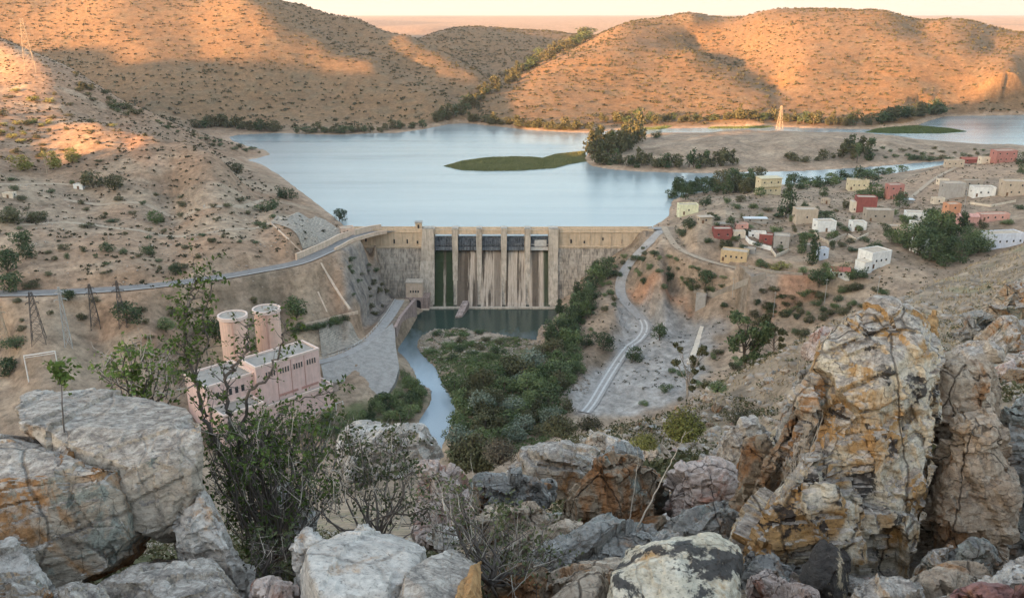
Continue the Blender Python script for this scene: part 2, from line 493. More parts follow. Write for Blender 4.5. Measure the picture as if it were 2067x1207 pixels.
# erosion detail, scaled to the distance where it sits
far = sstep(900, 1100, GY)
nearm = 1 - sstep(120, 220, GY)
mid = (1 - far) * (1 - nearm)
rid = 1 - np.abs(fbm(GX / 90, GY / 150, 1.3, 4))
GZ += far * (1 - sstep(2600, 4000, GY)) * ((rid - 0.75) * 3.5 + fbm(GX / 30, GY / 30, 5.0, 4) * 0.8) * sstep(3, 25, GZ)
GZ += sstep(2600, 5000, GY) * fbm(GX / 2200, GY / 3500, 2.0, 4) * 14
upl = sstep(520, 620, GY) * (GX < -100)
GZ = np.where(GY < 6, np.minimum(GZ, 118.35 - 0.22 * (GY - 1)), GZ)
GZ += mid * (1 - .6 * upl) * (fbm(GX / 22, GY / 22, 7.0, 5) * 1.5 + (0.6 - np.abs(fbm(GX / 40, GY / 40, 9.0, 4))) * 1.6 * sstep(-200, -60, -GX))
GZ += mid * fbm(GX / 5, GY / 5, 3.0, 4) * 0.35
GZ += nearm * (fbm(GX / 6, GY / 6, 1.0, 5) * 0.5 * sstep(4, 14, GY) + fbm(GX / 0.9, GY / 0.9, 1.0, 5) * 0.09)
# terracing bands that follow the contours on the far hills
tz = GZ + fbm(GX / 60, GY / 60, 4.0, 3) * 5
GZ += far * (1 - sstep(2400, 2900, GY)) * sstep(4, 20, GZ) * np.sin(tz * 2 * np.pi / 5.5) * 0.12

def _pd_rows(y0, y1, pts):
    a, b = np.searchsorted(YR, y0), np.searchsorted(YR, y1)
    d = np.full(GX.shape, 1e9); ins = np.zeros(GX.shape, bool)
    dd, _, ii = poly_dist(GX[a:b], GY[a:b], pts)
    d[a:b] = dd; ins[a:b] = ii
    return d, None, ins
DL, _, INL = _pd_rows(380, 1500, LAKE)
dam_zone = (np.abs(GX) < 112) & (GY < 468)
out_ok = ~INL & ~dam_zone & (GY > 380)
lo = np.minimum(0.10 + 0.09 * DL, 3.0)
GZ = np.where(out_ok & (DL < 160), np.maximum(GZ, lo), GZ)
cap = 0.4 + 0.30 * DL + (GY > 900) * 0.1 * DL
GZ = np.where(out_ok & (DL < 40), np.minimum(GZ, np.maximum(cap, lo)), GZ)
GZ = np.where(INL, np.minimum(GZ, -0.25 * DL - .1), GZ)
GZ = np.where(INL, np.maximum(GZ, -14), GZ)
DR, _, INR = _pd_rows(225, 480, RIVER)
rz = (GY > 230) & (GY < 470) & (np.abs(GX) < 140)
lo = ZR + np.minimum(0.25 + 0.1 * DR, 1.2)
GZ = np.where(rz & ~INR & (DR < 120), np.maximum(GZ, lo), GZ)
GZ = np.where(rz & ~INR & (DR < 16), np.minimum(GZ, np.maximum(ZR + 0.5 + 0.5 * DR, lo)), GZ)
GZ = np.where(INR, ZR - 0.3 - 0.25 * DR, GZ)
# skyline of our own hillside: nothing near rises above the line the far bank shows over
SIL = [(-400,1000),(800,1000),(900,965),(1000,918),(1100,896),(1200,878),(1300,852),(1400,806),(1500,750),(1600,702),(1700,650),(1800,612),(1880,577),(1960,538),(2067,494),(2300,425)]
_su = [ray(*p)[0] / ray(*p)[1] for p in SIL]; _sr = [-ray(*p)[2] / ray(*p)[1] for p in SIL]
_lim = CZ - np.interp(U, _su, _sr)[None, :] * YR[:, None]
GZ = np.where((GY > 10) & (GY < 235), np.minimum(GZ, _lim + fbm(GX / 3, GY / 3, 40.0, 3) * 0.004 * GY), GZ)
# roads cut their benches
def bench(GZ, key, hw, fall, only=None):
    P = np.array(ROADS[key])
    if key == 'A': P = P[P[:, 1] < 440]
    m = (GX > P[:, 0].min() - 60) & (GX < P[:, 0].max() + 60) & (GY > P[:, 1].min() - 60) & (GY < P[:, 1].max() + 60)
    d, par, _ = poly_dist(GX[m], GY[m], P, closed=False)
    i = np.clip(par.astype(int), 0, len(P) - 2)
    z = P[i, 2] + (P[i + 1, 2] - P[i, 2]) * (par - i)
    w = 1 - sstep(hw, hw + fall, d)
    out = GZ.copy()
    zz = GZ[m]
    out[m] = zz * (1 - w) + (z - 0.25) * w
    return out
GZ = bench(GZ, 'A', 5.5, 7)
GZ = bench(GZ, 'B', 4.5, 7)
GZ = bench(GZ, 'C', 4.5, 5)
GZ = bench(GZ, 'D', 3.0, 6)
GZ = bench(GZ, 'E', 2.5, 5)
# the dam's footing: keep ground away from the spillway
m = (GX > -48) & (GX < 26) & (GY > 447) & (GY < 466)
GZ = np.where(m, np.minimum(GZ, ZR - 2), GZ)
# pads
PADS = [((-1.0e9, 0), 0, 0)]

LYR = np.log(YR)
def ground(x, y):
    """height of the ground sheet"""
    x = np.asarray(x, float); y = np.asarray(y, float)
    iu = np.clip((x / y - U[0]) / (U[1] - U[0]), 0, len(U) - 1.001)
    iv = np.clip(np.interp(np.log(y), LYR, np.arange(len(YR))), 0, len(YR) - 1.001)
    a, b = iu.astype(int), iv.astype(int)
    fa, fb = iu - a, iv - b
    return (GZ[b, a] * (1 - fa) + GZ[b, a + 1] * fa) * (1 - fb) + (GZ[b + 1, a] * (1 - fa) + GZ[b + 1, a + 1] * fa) * fb
def hit(px, py, ymin=26.0, water=True):
    """where the sight line of a photo pixel meets the ground (or water)"""
    a, b, c = ray(px, py)
    u, r = a / b, c / b
    ys = YR[YR > ymin]
    ys = np.concatenate([ys, (ys[:-1] + ys[1:]) / 2]); ys.sort()
    g = ground(u * ys, ys)
    if water: g = np.where(ys > 470, np.maximum(g, 0), np.maximum(g, ZR) if True else g)
    zr = CZ + r * ys
    k = np.argmax(g >= zr)
    if not (g >= zr).any(): k = len(ys) - 1
    if k > 0:
        f = (zr[k - 1] - g[k - 1]) / max(1e-9, (zr[k - 1] - g[k - 1]) + (g[k] - zr[k]))
        y = ys[k - 1] + (ys[k] - ys[k - 1]) * f
    else: y = ys[0]
    return (u * y, y, float(ground(u * y, y)))
# ---------------------------------------------------------------- ground colours (the soil itself)
def mixc(c, col, w):
    return c * (1 - w[..., None]) + np.array(col) * w[..., None]
def region(l, soft, z=None):
    """soft mask of a pixel-outlined patch of ground"""
    P = [hit(*p) for p in l]
    ys = [p[1] for p in P]
    a, b = np.searchsorted(YR, min(ys) - 6 * soft), np.searchsorted(YR, max(ys) + 6 * soft)
    X, Y = GX[a:b], GY[a:b]
    d, _, ins = poly_dist(X, Y, P)
    s = np.where(ins, d, -d)
    out = np.zeros(GX.shape)
    out[a:b] = sstep(-soft, soft, s + fbm(X / (soft * 2), Y / (soft * 2), 6.0, 3) * soft * 1.2)
    return out
n1 = fbm(GX / 60, GY / 60, 11.0, 5)
n2 = fbm(GX / 14, GY / 14, 12.0, 5)
n3 = fbm(GX / 4, GY / 4, 13.0, 4)
C = np.zeros(GX.shape + (3,)) + np.array((0.295, 0.215, 0.148))
C = mixc(C, (0.36, 0.27, 0.185), sstep(-0.1, 0.5, n2))
C = mixc(C, (0.20, 0.15, 0.10), sstep(0.1, 0.55, -n2) * 0.7)
C = mixc(C, (0.25, 0.16, 0.10), ((GX < -100) & (GY > 480) & (GY < 930)) * 0.6)
lefth = (GX < -60) & (GY > 320) & (GY < 900)
C = mixc(C, (0.31, 0.19, 0.115), lefth * sstep(-0.15, 0.35, n1) * 0.6)
C = mixc(C, (0.36, 0.27, 0.185), lefth * sstep(0.1, 0.4, fbm(GX / 45, GY / 25, 14.0, 4)) * 0.7)
farh = sstep(880, 1000, GY) * (1 - sstep(2600, 3200, GY))
C = mixc(C, (0.200, 0.120, 0.060), farh * 0.9)
C = mixc(C, (0.245, 0.132, 0.055), farh * sstep(0.0, 0.5, fbm(GX / 160, GY / 220, 21, 3)) * (GX > 30) * 0.8)
C = mixc(C, (0.165, 0.125, 0.075), farh * sstep(0.05, 0.4, n2) * 0.6)
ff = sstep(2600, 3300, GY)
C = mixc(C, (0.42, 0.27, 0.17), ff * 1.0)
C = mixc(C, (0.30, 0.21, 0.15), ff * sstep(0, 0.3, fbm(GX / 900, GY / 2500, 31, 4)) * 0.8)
# shore bands
C = mixc(C, (0.40, 0.28, 0.19), ((~INL) & (GY > 470)) * (1 - sstep(3, 14, DL)) * (GZ < 3) * 0.8)
# gorge floor and yards
yard = region([(1258,600),(1310,625),(1420,650),(1440,700),(1400,790),(1300,835),(1160,835),(1140,790),(1210,740),(1245,690)], 4)
C = mixc(C, (0.345, 0.325, 0.295), yard * 0.85)
yard2 = region([(1560,560),(1640,570),(1600,600),(1545,615),(1500,590),(1520,565)], 4)
C = mixc(C, (0.27, 0.25, 0.22), yard2 * 0.8)
yard3 = region([(1290,615),(1400,640),(1470,660),(1430,680),(1330,650)], 4)
C = mixc(C, (0.26, 0.235, 0.205), yard3 * 0.8)
for l in ([(1270,590),(1390,600),(1392,625),(1290,612)], [(1520,640),(1560,610),(1640,600),(1640,560),(1600,540),(1570,600),(1545,660)],
          [(240,250),(262,250),(300,300),(330,330),(290,340),(250,300)], [(280,680),(350,665),(370,700),(290,720)]):
    C = mixc(C, (0.38, 0.19, 0.105), region(l, 3) * (0.75 if l[0][0] > 1000 else 0.35))
scour = region([(700,500),(775,540),(810,600),(790,650),(740,650),(700,610),(700,560)], 4)
C = mixc(C, (0.25, 0.215, 0.18), scour * 0.9)
C = mixc(C, (0.09, 0.08, 0.075), scour * sstep(0.1, 0.4, n3) * 0.8)
island = region([(845,672),(960,665),(1080,690),(1090,740),(1120,800),(1050,900),(930,900),(900,790),(850,720)], 4)
C = mixc(C, (0.10, 0.105, 0.05), island * sstep(-0.35, 0.1, n3 + n2 * .5) * 0.9)
C = mixc(C, (0.34, 0.27, 0.20), region([(850,662),(960,656),(1050,668),(1000,682),(930,690),(860,700)], 2.5) * sstep(-0.3, 0.1, n3))
lb = region([(800,740),(840,760),(868,800),(830,860),(700,860),(690,820),(790,800)], 4)
C = mixc(C, (0.10, 0.115, 0.05), lb * sstep(-0.3, 0.1, n3) * 0.85)
field = region([(1790,370),(1900,337),(2067,330),(2067,352),(1990,362),(1900,392),(1850,420),(1800,420),(1780,390)], 5)
C = mixc(C, (0.36, 0.25, 0.165), field * 0.9)
# our own hillside: dry straw and scree
ns = 1 - sstep(150, 260, GY)
C = mixc(C, (0.33, 0.25, 0.17), ns * 0.9)
C = mixc(C, (0.24, 0.19, 0.14), ns * sstep(0.0, 0.4, fbm(GX / 1.3, GY / 1.3, 15.0, 5)))
C = mixc(C, (0.20, 0.19, 0.10), ns * sstep(0.15, 0.5, fbm(GX / 5, GY / 5, 16.0, 4)) * 0.6)
C = mixc(C, (0.17, 0.13, 0.095), (1 - sstep(9, 16, GY)) * sstep(-0.4, 0.2, fbm(GX / .5, GY / .5, 88.0, 4)) * 0.8)
C *= (1 + 0.22 * n3 + 0.10 * n1)[..., None]
C = np.clip(C, 0.01, 0.8)

def soil_material():
    m, nt, b, out = new_mat('soil')
    g = NG(nt)
    vc = g.n('ShaderNodeVertexColor', layer_name='soil').outputs['Color']
    p = g.coord('Object')
    a = g.noise(p, 0.35, 14, 0.72)
    c = g.noise(p, 4.0, 10, 0.7)
    bl = g.noise(g.mapping(p, (1, 1, 3.0)), 0.09, 10, 0.7)
    f = g.ramp(a, [(0.30, 0.5), (0.5, 1.0), (0.70, 1.4)])
    col = g.mix(1.0, vc, f, 'MULTIPLY')
    f2 = g.ramp(c, [(0.3, 0.72), (0.5, 1.0), (0.7, 1.25)])
    col = g.mix(1.0, col, f2, 'MULTIPLY')
    f3 = g.ramp(bl, [(0.35, 0.78), (0.6, 1.12)])
    col = g.mix(1.0, col, f3, 'MULTIPLY')
    g.l(col, b.inputs['Base Color'])
    b.inputs['Roughness'].default_value = 0.95
    b.inputs['Specular IOR Level'].default_value = 0.1
    h = g.bump(a, 0.4, 0.7)
    h = g.bump(c, 0.4, 0.12, h)
    g.l(h, b.inputs['Normal'])
    return m
M_SOIL = soil_material()
nR, nC = GX.shape
idx = np.arange(nR * nC).reshape(nR, nC)
quads = np.stack([idx[:-1, :-1], idx[:-1, 1:], idx[1:, 1:], idx[1:, :-1]], -1).reshape(-1, 4)
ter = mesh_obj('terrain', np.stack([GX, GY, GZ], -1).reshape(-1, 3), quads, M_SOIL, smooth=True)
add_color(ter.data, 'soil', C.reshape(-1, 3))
tag(ter, 'dry ochre hills, gorge and slopes around the reservoir', kind='structure')

# ---------------------------------------------------------------- the ridge behind and to the left that shades the gorge, and the ground we stand on
D2 = np.array([-0.783, -0.622]); T2 = np.array([-0.622, 0.783])
TE = math.tan(SUN_EL)
def ridge():
    sk = [(-1500, 210), (-300, 180), (0, 175), (300, 170), (423, 175), (481, 190), (514, 145), (541, 96), (572, 40), (600, 36), (683, 40), (735, 34), (765, 62), (829, 70), (921, 95), (981, 122), (1068, 120), (1161, 118), (1227, 113), (1250, 97), (1285, 100), (1380, 120), (1500, 95), (1900, 20), (2600, 0)]
    A0 = 1500.0
    ss = np.linspace(-1500, 2600, 160)
    hh = np.interp(ss, [k[0] for k in sk], [k[1] for k in sk]) + A0 * TE + fbm(ss / 60, ss * 0, 1.0, 3) * 3
    aa = np.linspace(-700, 900, 40)
    V = []
    for a in aa:
        f = np.exp(-(a / 330.0) ** 2)
        for s, h in zip(ss, hh):
            p = D2 * (A0 + a) + T2 * s
            V.append((p[0], p[1], -30 + (h + 30) * f + (fbm(p[0] / 90, p[1] / 90, 3.0, 4) * 12 * (1 - f) if a else 0)))
    n, k = len(aa), len(ss)
    idx = np.arange(n * k).reshape(n, k)
    q = np.stack([idx[:-1, :-1], idx[:-1, 1:], idx[1:, 1:], idx[1:, :-1]], -1).reshape(-1, 4)
    o = mesh_obj('ridge_hills', V, q, M_SOIL, smooth=True)
    add_color(o.data, 'soil', np.tile(np.array([[0.30, 0.21, 0.14]]), (n * k, 1)))
    tag(o, 'dry ridge beyond the left of the view', kind='structure')
ridge()
def hill_behind():
    us = 0.6 * np.sinh(np.linspace(-6.76, 6.76, 170)); ys = 0.6 * np.sinh(np.linspace(-6.76, 6.6, 170))
    X, Y = np.meshgrid(us, ys)
    R_ = np.hypot(X, Y)
    back = 118.2 + 14 * (1 - np.exp(-(np.minimum(Y - 3, 0) / 160) ** 2)) - np.maximum(R_ - 4, 0) * 0.02 - np.abs(X) * 0.12 * sstep(2, 12, R_) + fbm(X / 25, Y / 25, 8.0, 4) * 1.5 * sstep(5, 30, R_) + fbm(X / 2, Y / 2, 8.0, 4) * .12
    ye = np.maximum(Y, 1.3)
    side = ground(np.sign(X) * np.minimum(np.abs(X), 0.97 * ye), ye) + fbm(X / 25, Y / 25, 8.0, 4) * 1.5 * sstep(10, 60, np.abs(X) - .97 * ye)
    w = sstep(1.3, 7, Y)
    Z = back * (1 - w) + side * w
    Z = np.where((Y > 1.2) & (np.abs(X) < 0.93 * Y), Z - 0.5 - 0.05 * Y, Z)
    idx = np.arange(X.size).reshape(X.shape)
    q = np.stack([idx[:-1, :-1], idx[:-1, 1:], idx[1:, 1:], idx[1:, :-1]], -1).reshape(-1, 4)
    o = mesh_obj('hillside', np.stack([X, Y, Z], -1).reshape(-1, 3), q, M_SOIL, smooth=True)
    add_color(o.data, 'soil', np.tile(np.array([[0.30, 0.22, 0.15]]), (X.size, 1)))
    tag(o, 'dry stony hillside around the viewpoint', kind='structure')
hill_behind()

# ---------------------------------------------------------------- water
def water_material(name, deep, rough, bscale, bstr, streaks=False):
    m, nt, b, out = new_mat(name)
    g = NG(nt)
    p = g.coord('Object')
    b.inputs['Base Color'].default_value = (*deep, 1)
    b.inputs['IOR'].default_value = 1.33
    b.inputs['Specular IOR Level'].default_value = 0.5
    r = g.ramp(g.noise(g.mapping(p, (0.004, 0.03, 1)), 1.0, 6, 0.6), [(0.35, rough * 0.7), (0.65, rough * 1.5)])
    g.l(r, b.inputs['Roughness'])
    w = g.noise(g.mapping(p, (1, 1.6, 1)), bscale, 5, 0.6)
    g.l(g.bump(w, bstr, 0.25), b.inputs['Normal'])
    return m
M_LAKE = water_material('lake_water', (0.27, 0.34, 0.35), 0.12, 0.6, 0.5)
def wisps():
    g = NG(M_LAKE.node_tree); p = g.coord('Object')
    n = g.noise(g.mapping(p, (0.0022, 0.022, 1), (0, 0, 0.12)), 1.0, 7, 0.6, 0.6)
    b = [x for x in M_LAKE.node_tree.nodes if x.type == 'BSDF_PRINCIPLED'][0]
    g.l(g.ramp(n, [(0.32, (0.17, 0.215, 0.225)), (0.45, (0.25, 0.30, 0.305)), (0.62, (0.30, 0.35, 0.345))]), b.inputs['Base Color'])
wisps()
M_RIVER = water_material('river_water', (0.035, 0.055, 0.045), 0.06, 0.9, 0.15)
def paint_sky_sheen():
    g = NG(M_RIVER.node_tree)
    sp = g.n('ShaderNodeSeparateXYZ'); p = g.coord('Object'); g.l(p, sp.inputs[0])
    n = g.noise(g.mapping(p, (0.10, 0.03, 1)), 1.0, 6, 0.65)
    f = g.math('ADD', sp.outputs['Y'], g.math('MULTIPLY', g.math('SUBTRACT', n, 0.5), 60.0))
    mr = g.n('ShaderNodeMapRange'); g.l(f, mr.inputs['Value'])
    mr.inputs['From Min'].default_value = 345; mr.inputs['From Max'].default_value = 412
    c = g.ramp(mr.outputs[0], [(0.0, (0.31, 0.37, 0.40)), (0.55, (0.17, 0.22, 0.24)), (1.0, (0.035, 0.055, 0.042))])  # sky reflection painted pale into the lower river, dark green pool upstream
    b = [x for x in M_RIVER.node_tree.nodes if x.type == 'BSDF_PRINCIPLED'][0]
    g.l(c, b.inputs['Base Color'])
paint_sky_sheen()
def poly_water(name, pts, z, mat, label):
    me = bpy.data.meshes.new(name)
    bm = bmesh.new()
    vs = [bm.verts.new((p[0], p[1], z)) for p in pts]
    bm.faces.new(vs)
    bmesh.ops.triangulate(bm, faces=bm.faces[:])
    bmesh.ops.recalc_face_normals(bm, faces=bm.faces[:])
    for f in bm.faces:
        if f.normal.z < 0: f.normal_flip()
    bm.to_mesh(me); bm.free()
    me.materials.append(mat)
    o = bpy.data.objects.new(name, me)
    COL.objects.link(o)
    return tag(o, label, kind='structure')
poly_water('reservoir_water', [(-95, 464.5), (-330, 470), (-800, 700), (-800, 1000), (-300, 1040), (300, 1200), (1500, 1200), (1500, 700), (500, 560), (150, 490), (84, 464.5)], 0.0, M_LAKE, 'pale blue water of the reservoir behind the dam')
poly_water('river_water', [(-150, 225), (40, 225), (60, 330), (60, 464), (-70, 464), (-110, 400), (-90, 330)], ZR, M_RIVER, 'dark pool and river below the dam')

def ribbon(name, line, width, mat, label, lift=0.12, off=0.0, seg=None, drape=False, kind='structure'):
    L = [Vector(p) for p in line]
    V, Fq = [], []
    nw = 5
    for i, p in enumerate(L):
        d = (L[min(i + 1, len(L) - 1)] - L[max(i - 1, 0)]); d.z = 0; d.normalize()
        s = Vector((d.y, -d.x, 0))
        for k in range(nw):
            q = p + s * (off + width * (k / (nw - 1) - 0.5))
            z = max(p.z, float(ground(q.x, q.y)) ) + lift if not drape else float(ground(q.x, q.y)) + lift
            V.append((q.x, q.y, z))
    for i in range(len(L) - 1):
        for k in range(nw - 1):
            a = i * nw + k
            Fq.append((a, a + 1, a + 1 + nw, a + nw))
    o = mesh_obj(name, V, Fq, mat, smooth=True)
    return tag(o, label, kind=kind)
M_ASPHALT = simple_mat('road_surface', (0.21, 0.195, 0.18), 0.9, 0.12, 0.4)
M_TRACK = simple_mat('gravel_track', (0.34, 0.315, 0.285), 0.95, 0.12, 0.5)
M_PATH = simple_mat('dirt_path', (0.40, 0.31, 0.22), 0.95, 0.12, 0.5)
M_RUT = simple_mat('wheel_rut', (0.52, 0.50, 0.46), 0.95, 0.1, 0.6)
ribbon('road', smooth_line(ROADS['A'], 3), 6.5, M_ASPHALT, 'grey road curving from the left slope onto the dam', 0.15)
ribbon('shoulder', smooth_line(ROADS['A'][:44], 3), 1.4, M_TRACK, 'pale gravel edge of the left road', 0.19, 3.9)
ribbon('gravel_road', smooth_line(ROADS['B'], 3), 5.4, M_TRACK, 'grey gravel road winding down into the gorge', 0.12)
for o_ in (-1.2, 1.2):
    ribbon('wheel_rut', smooth_line(ROADS['B'][50:], 3), 0.9, M_RUT, 'pale wheel rut of the gravel road', 0.16, o_)
ribbon('service_road', smooth_line(ROADS['C'], 3), 5.0, M_TRACK, 'grey service road along the gorge wall', 0.12)
ribbon('dirt_path', smooth_line(ROADS['D'], 3), 3.6, M_PATH, 'dirt path through the lower village', 0.12)
for i_, l_ in enumerate(([(-40,458),(60,454),(150,450),(240,462),(330,476),(420,470),(500,462),(556,444)], [(130,402),(220,412),(310,420),(400,424),(470,416),(530,404)], [(-40,372),(60,372),(120,372),(200,378)])):
    ribbon('dirt_track', smooth_line([hit(*q) for q in l_], 6), (3.5, 3.0, 2.5)[i_], M_PATH, 'pale dirt track crossing the left slope', 0.1, drape=True)
ribbon('field_path', smooth_line(ROADS['E'], 3), 2.6, M_PATH, 'pale path across the ploughed field', 0.12)
# ---------------------------------------------------------------- the dam
def concrete_mat(name, col, dark, scale=0.25, grid=None, streak=0.6, rough=0.9):
    m, nt, b, out = new_mat(name)
    g = NG(nt)
    p = g.coord('Object')
    n = g.noise(p, scale, 12, 0.68)
    st = g.noise(g.mapping(p, (1.1, 1.1, 0.05)), 0.9, 8, 0.65)
    c = g.ramp(n, [(0.3, dark), (0.55, col), (0.8, tuple(min(1, x * 1.12) for x in col))])
    s = g.ramp(st, [(0.38, 1.0 - streak), (0.56, 1.0)])
    c = g.mix(1.0, c, s, 'MULTIPLY')
    if grid:
        x = g.n('ShaderNodeTexBrick')
        g.l(g.mapping(p, (1, 1, 1), (math.pi / 2, 0, 0)), x.inputs['Vector'])
        x.inputs['Color1'].default_value = (1, 1, 1, 1); x.inputs['Color2'].default_value = (0.82, 0.82, 0.82, 1)
        x.inputs['Mortar'].default_value = (1.5, 1.45, 1.35, 1)
        x.inputs['Scale'].default_value = 1.0
        x.inputs['Brick Width'].default_value = grid[0]; x.inputs['Row Height'].default_value = grid[1]
        x.inputs['Mortar Size'].default_value = 0.13; x.inputs['Mortar Smooth'].default_value = 0.6; x.offset = 0.0
        f = g.ramp(g.noise(p, 0.08, 4, 0.6), [(0.4, 0.05), (0.6, 0.9)])
        c = g.mix(f, c, g.mix(1.0, c, x.outputs['Color'], 'MULTIPLY'))
    g.l(c, b.inputs['Base Color'])
    b.inputs['Roughness'].default_value = rough
    g.l(g.bump(n, 0.5, 0.3), b.inputs['Normal'])
    return m
M_DAMWALL = concrete_mat('dam_masonry', (0.46, 0.385, 0.305), (0.26, 0.215, 0.17), 0.22, (5.0, 1.9), 0.55)
M_DAMCREST = concrete_mat('crest_plaster', (0.62, 0.47, 0.32), (0.50, 0.375, 0.25), 0.4, None, 0.18)
M_PIER = concrete_mat('pier_concrete', (0.58, 0.485, 0.38), (0.38, 0.31, 0.24), 0.3, None, 0.35)
M_DARK = simple_mat('dark_opening', (0.02, 0.02, 0.022), 0.8)
M_GATE = concrete_mat('steel_gate', (0.20, 0.215, 0.23), (0.07, 0.075, 0.085), 0.9, None, 0.75, 0.6)
M_GATE2 = simple_mat('pale_gate', (0.55, 0.52, 0.47), 0.7, 0.12, 0.8)
M_ROOFG = simple_mat('flat_roof', (0.32, 0.29, 0.25), 0.9, 0.12, 0.5)
def spill_mat():
    m, nt, b, out = new_mat('spillway_stain')
    g = NG(nt)
    p = g.coord('Object')
    sx = g.n('ShaderNodeSeparateXYZ'); g.l(p, sx.inputs[0])
    st = g.noise(g.mapping(p, (0.42, 0.02, 0.018), loc=(3.3, 0, 0)), 1.0, 8, 0.68)
    fine = g.noise(g.mapping(p, (2.2, 0.1, 0.12)), 1.0, 8, 0.7)
    base = g.ramp(fine, [(0.3, (0.27, 0.205, 0.15)), (0.6, (0.58, 0.475, 0.37))])
    dark = g.mix(g.noise(p, 0.5, 6, 0.7), (0.045, 0.038, 0.03), (0.15, 0.105, 0.07))
    green = g.mix(g.noise(p, 0.35, 8, 0.7), (0.012, 0.024, 0.012), (0.05, 0.065, 0.025))
    f = g.ramp(st, [(0.44, 0.0), (0.50, 1.0)])
    f = g.ramp(st, [(0.44, 1.0), (0.50, 0.0)])
    c = g.mix(f, base, dark)
    xr = g.n('ShaderNodeMapRange'); g.l(sx.outputs['X'], xr.inputs['Value'])
    xr.inputs['From Min'].default_value = -45; xr.inputs['From Max'].default_value = 25
    x = xr.outputs[0]
    # where algae grows: whole left bay, left edges of the next bays, right edge of the last
    gm = g.ramp(g.math('ADD', x, g.math('MULTIPLY', g.math('SUBTRACT', fine, 0.5), 0.03)),
                [(0.0, 1.0), (0.085, 1.0), (0.092, 0.15), (0.105, 0.15), (0.11, 1.0), (0.165, 1.0), (0.175, 0.0), (0.895, 0.0), (0.905, 0.9), (1.0, 0.9)])
    c = g.mix(gm, c, green)
    dm = g.ramp(g.math('ADD', x, g.math('MULTIPLY', g.math('SUBTRACT', fine, 0.5), 0.04)),
                [(0.19, 0.0), (0.20, 0.9), (0.262, 0.85), (0.28, 0.0), (0.335, 0.0), (0.35, 0.8), (0.378, 0.8), (0.385, 0.0), (0.495, 0.0), (0.50, 0.55), (0.545, 0.65), (0.56, 0.0), (0.80, 0.0), (0.81, 0.9), (0.855, 0.85), (0.87, 0.0)])
    c = g.mix(dm, c, dark)
    g.l(c, b.inputs['Base Color'])
    b.inputs['Roughness'].default_value = 0.8
    g.l(g.bump(fine, 0.4, 0.2), b.inputs['Normal'])
    return m
M_SPILL = spill_mat()
dam = empty('dam', (-13, 460, -36))
tag(dam, 'masonry gravity dam with five spillway gates between tall piers holding back the reservoir', 'dam')
def dpart(mb, name, mats, smooth=False, par=None):
    o = mb.build(name, mats, None, smooth)
    o.parent = par or dam
    if not par: o.location = (-dam.location[0], -dam.location[1], -dam.location[2])
    return o
for (x0, x1) in ((-92, -50.3), (25.9, 80)):
    mb = MB()
    mb.xprism([(470, -40), (453.5, -40), (456.2, -30), (460.2, -14), (462.6, -5.2), (462.6, -4.4), (470, -4.4)], x0, x1)
    dpart(mb, 'wall', M_DAMWALL)
    mb = MB()
    mb.box(((x0 + x1) / 2, 466.2, -4.6), (x1 - x0 - 0.02, 6.2, 9.0))
    mb.box(((x0 + x1) / 2, 462.7, -5.0), (x1 - x0, 1.3, 0.9))            # ledge
    mb.box(((x0 + x1) / 2, 463.0, 3.7), (x1 - x0, 0.9, 0.5))              # string course
    n = int((x1 - x0) / 5.6)
    for i in range(n + 1):
        mb.box((x0 + 0.4 + i * (x1 - x0 - 0.8) / n, 462.95, -4.0), (0.5, 0.5, 7.6))
    cp = dpart(mb, 'crest', M_DAMCREST)
    mb = MB()
    mb.box(((x0 + x1) / 2, 463.5, 4.4), (x1 - x0, 0.5, 1.3)); mb.box(((x0 + x1) / 2, 463.5, 5.71), (x1 - x0 + 0.1, 0.7, 0.15))
    mb.box(((x0 + x1) / 2, 469.0, 4.4), (x1 - x0, 0.5, 1.2)); mb.box(((x0 + x1) / 2, 469.0, 5.61), (x1 - x0 + 0.1, 0.7, 0.15))
    dpart(mb, 'parapet', M_DAMCREST)
for x in (-88.5, -85.8, -82.8, -66.8, -59.4, -53.6, 33.5, 41.0, 51.5, 62.0, 70.5):
    mb = MB()
    h = 2.6 if x < -80 else random.choice((1.5, 2.4))
    mb.box((x, 463.02, -1.6 if x < -80 else random.choice((-2.6, -0.8))), (1.0 if x < -80 else 0.8, 0.3, h))
    dpart(mb, 'window', M_DARK)
bays = [(-44.0, -34.0), (-30.6, -20.3), (-17.0, -6.3), (-2.9, 7.1), (10.5, 20.7)]
pier_x = [(-50.4, -44.0, 1.5), (-34.0, -30.6, 0.8), (-20.3, -17.0, 0.7), (-6.3, -2.9, 0.6), (7.1, 10.5, 0.3), (20.7, 26.0, 0.0)]
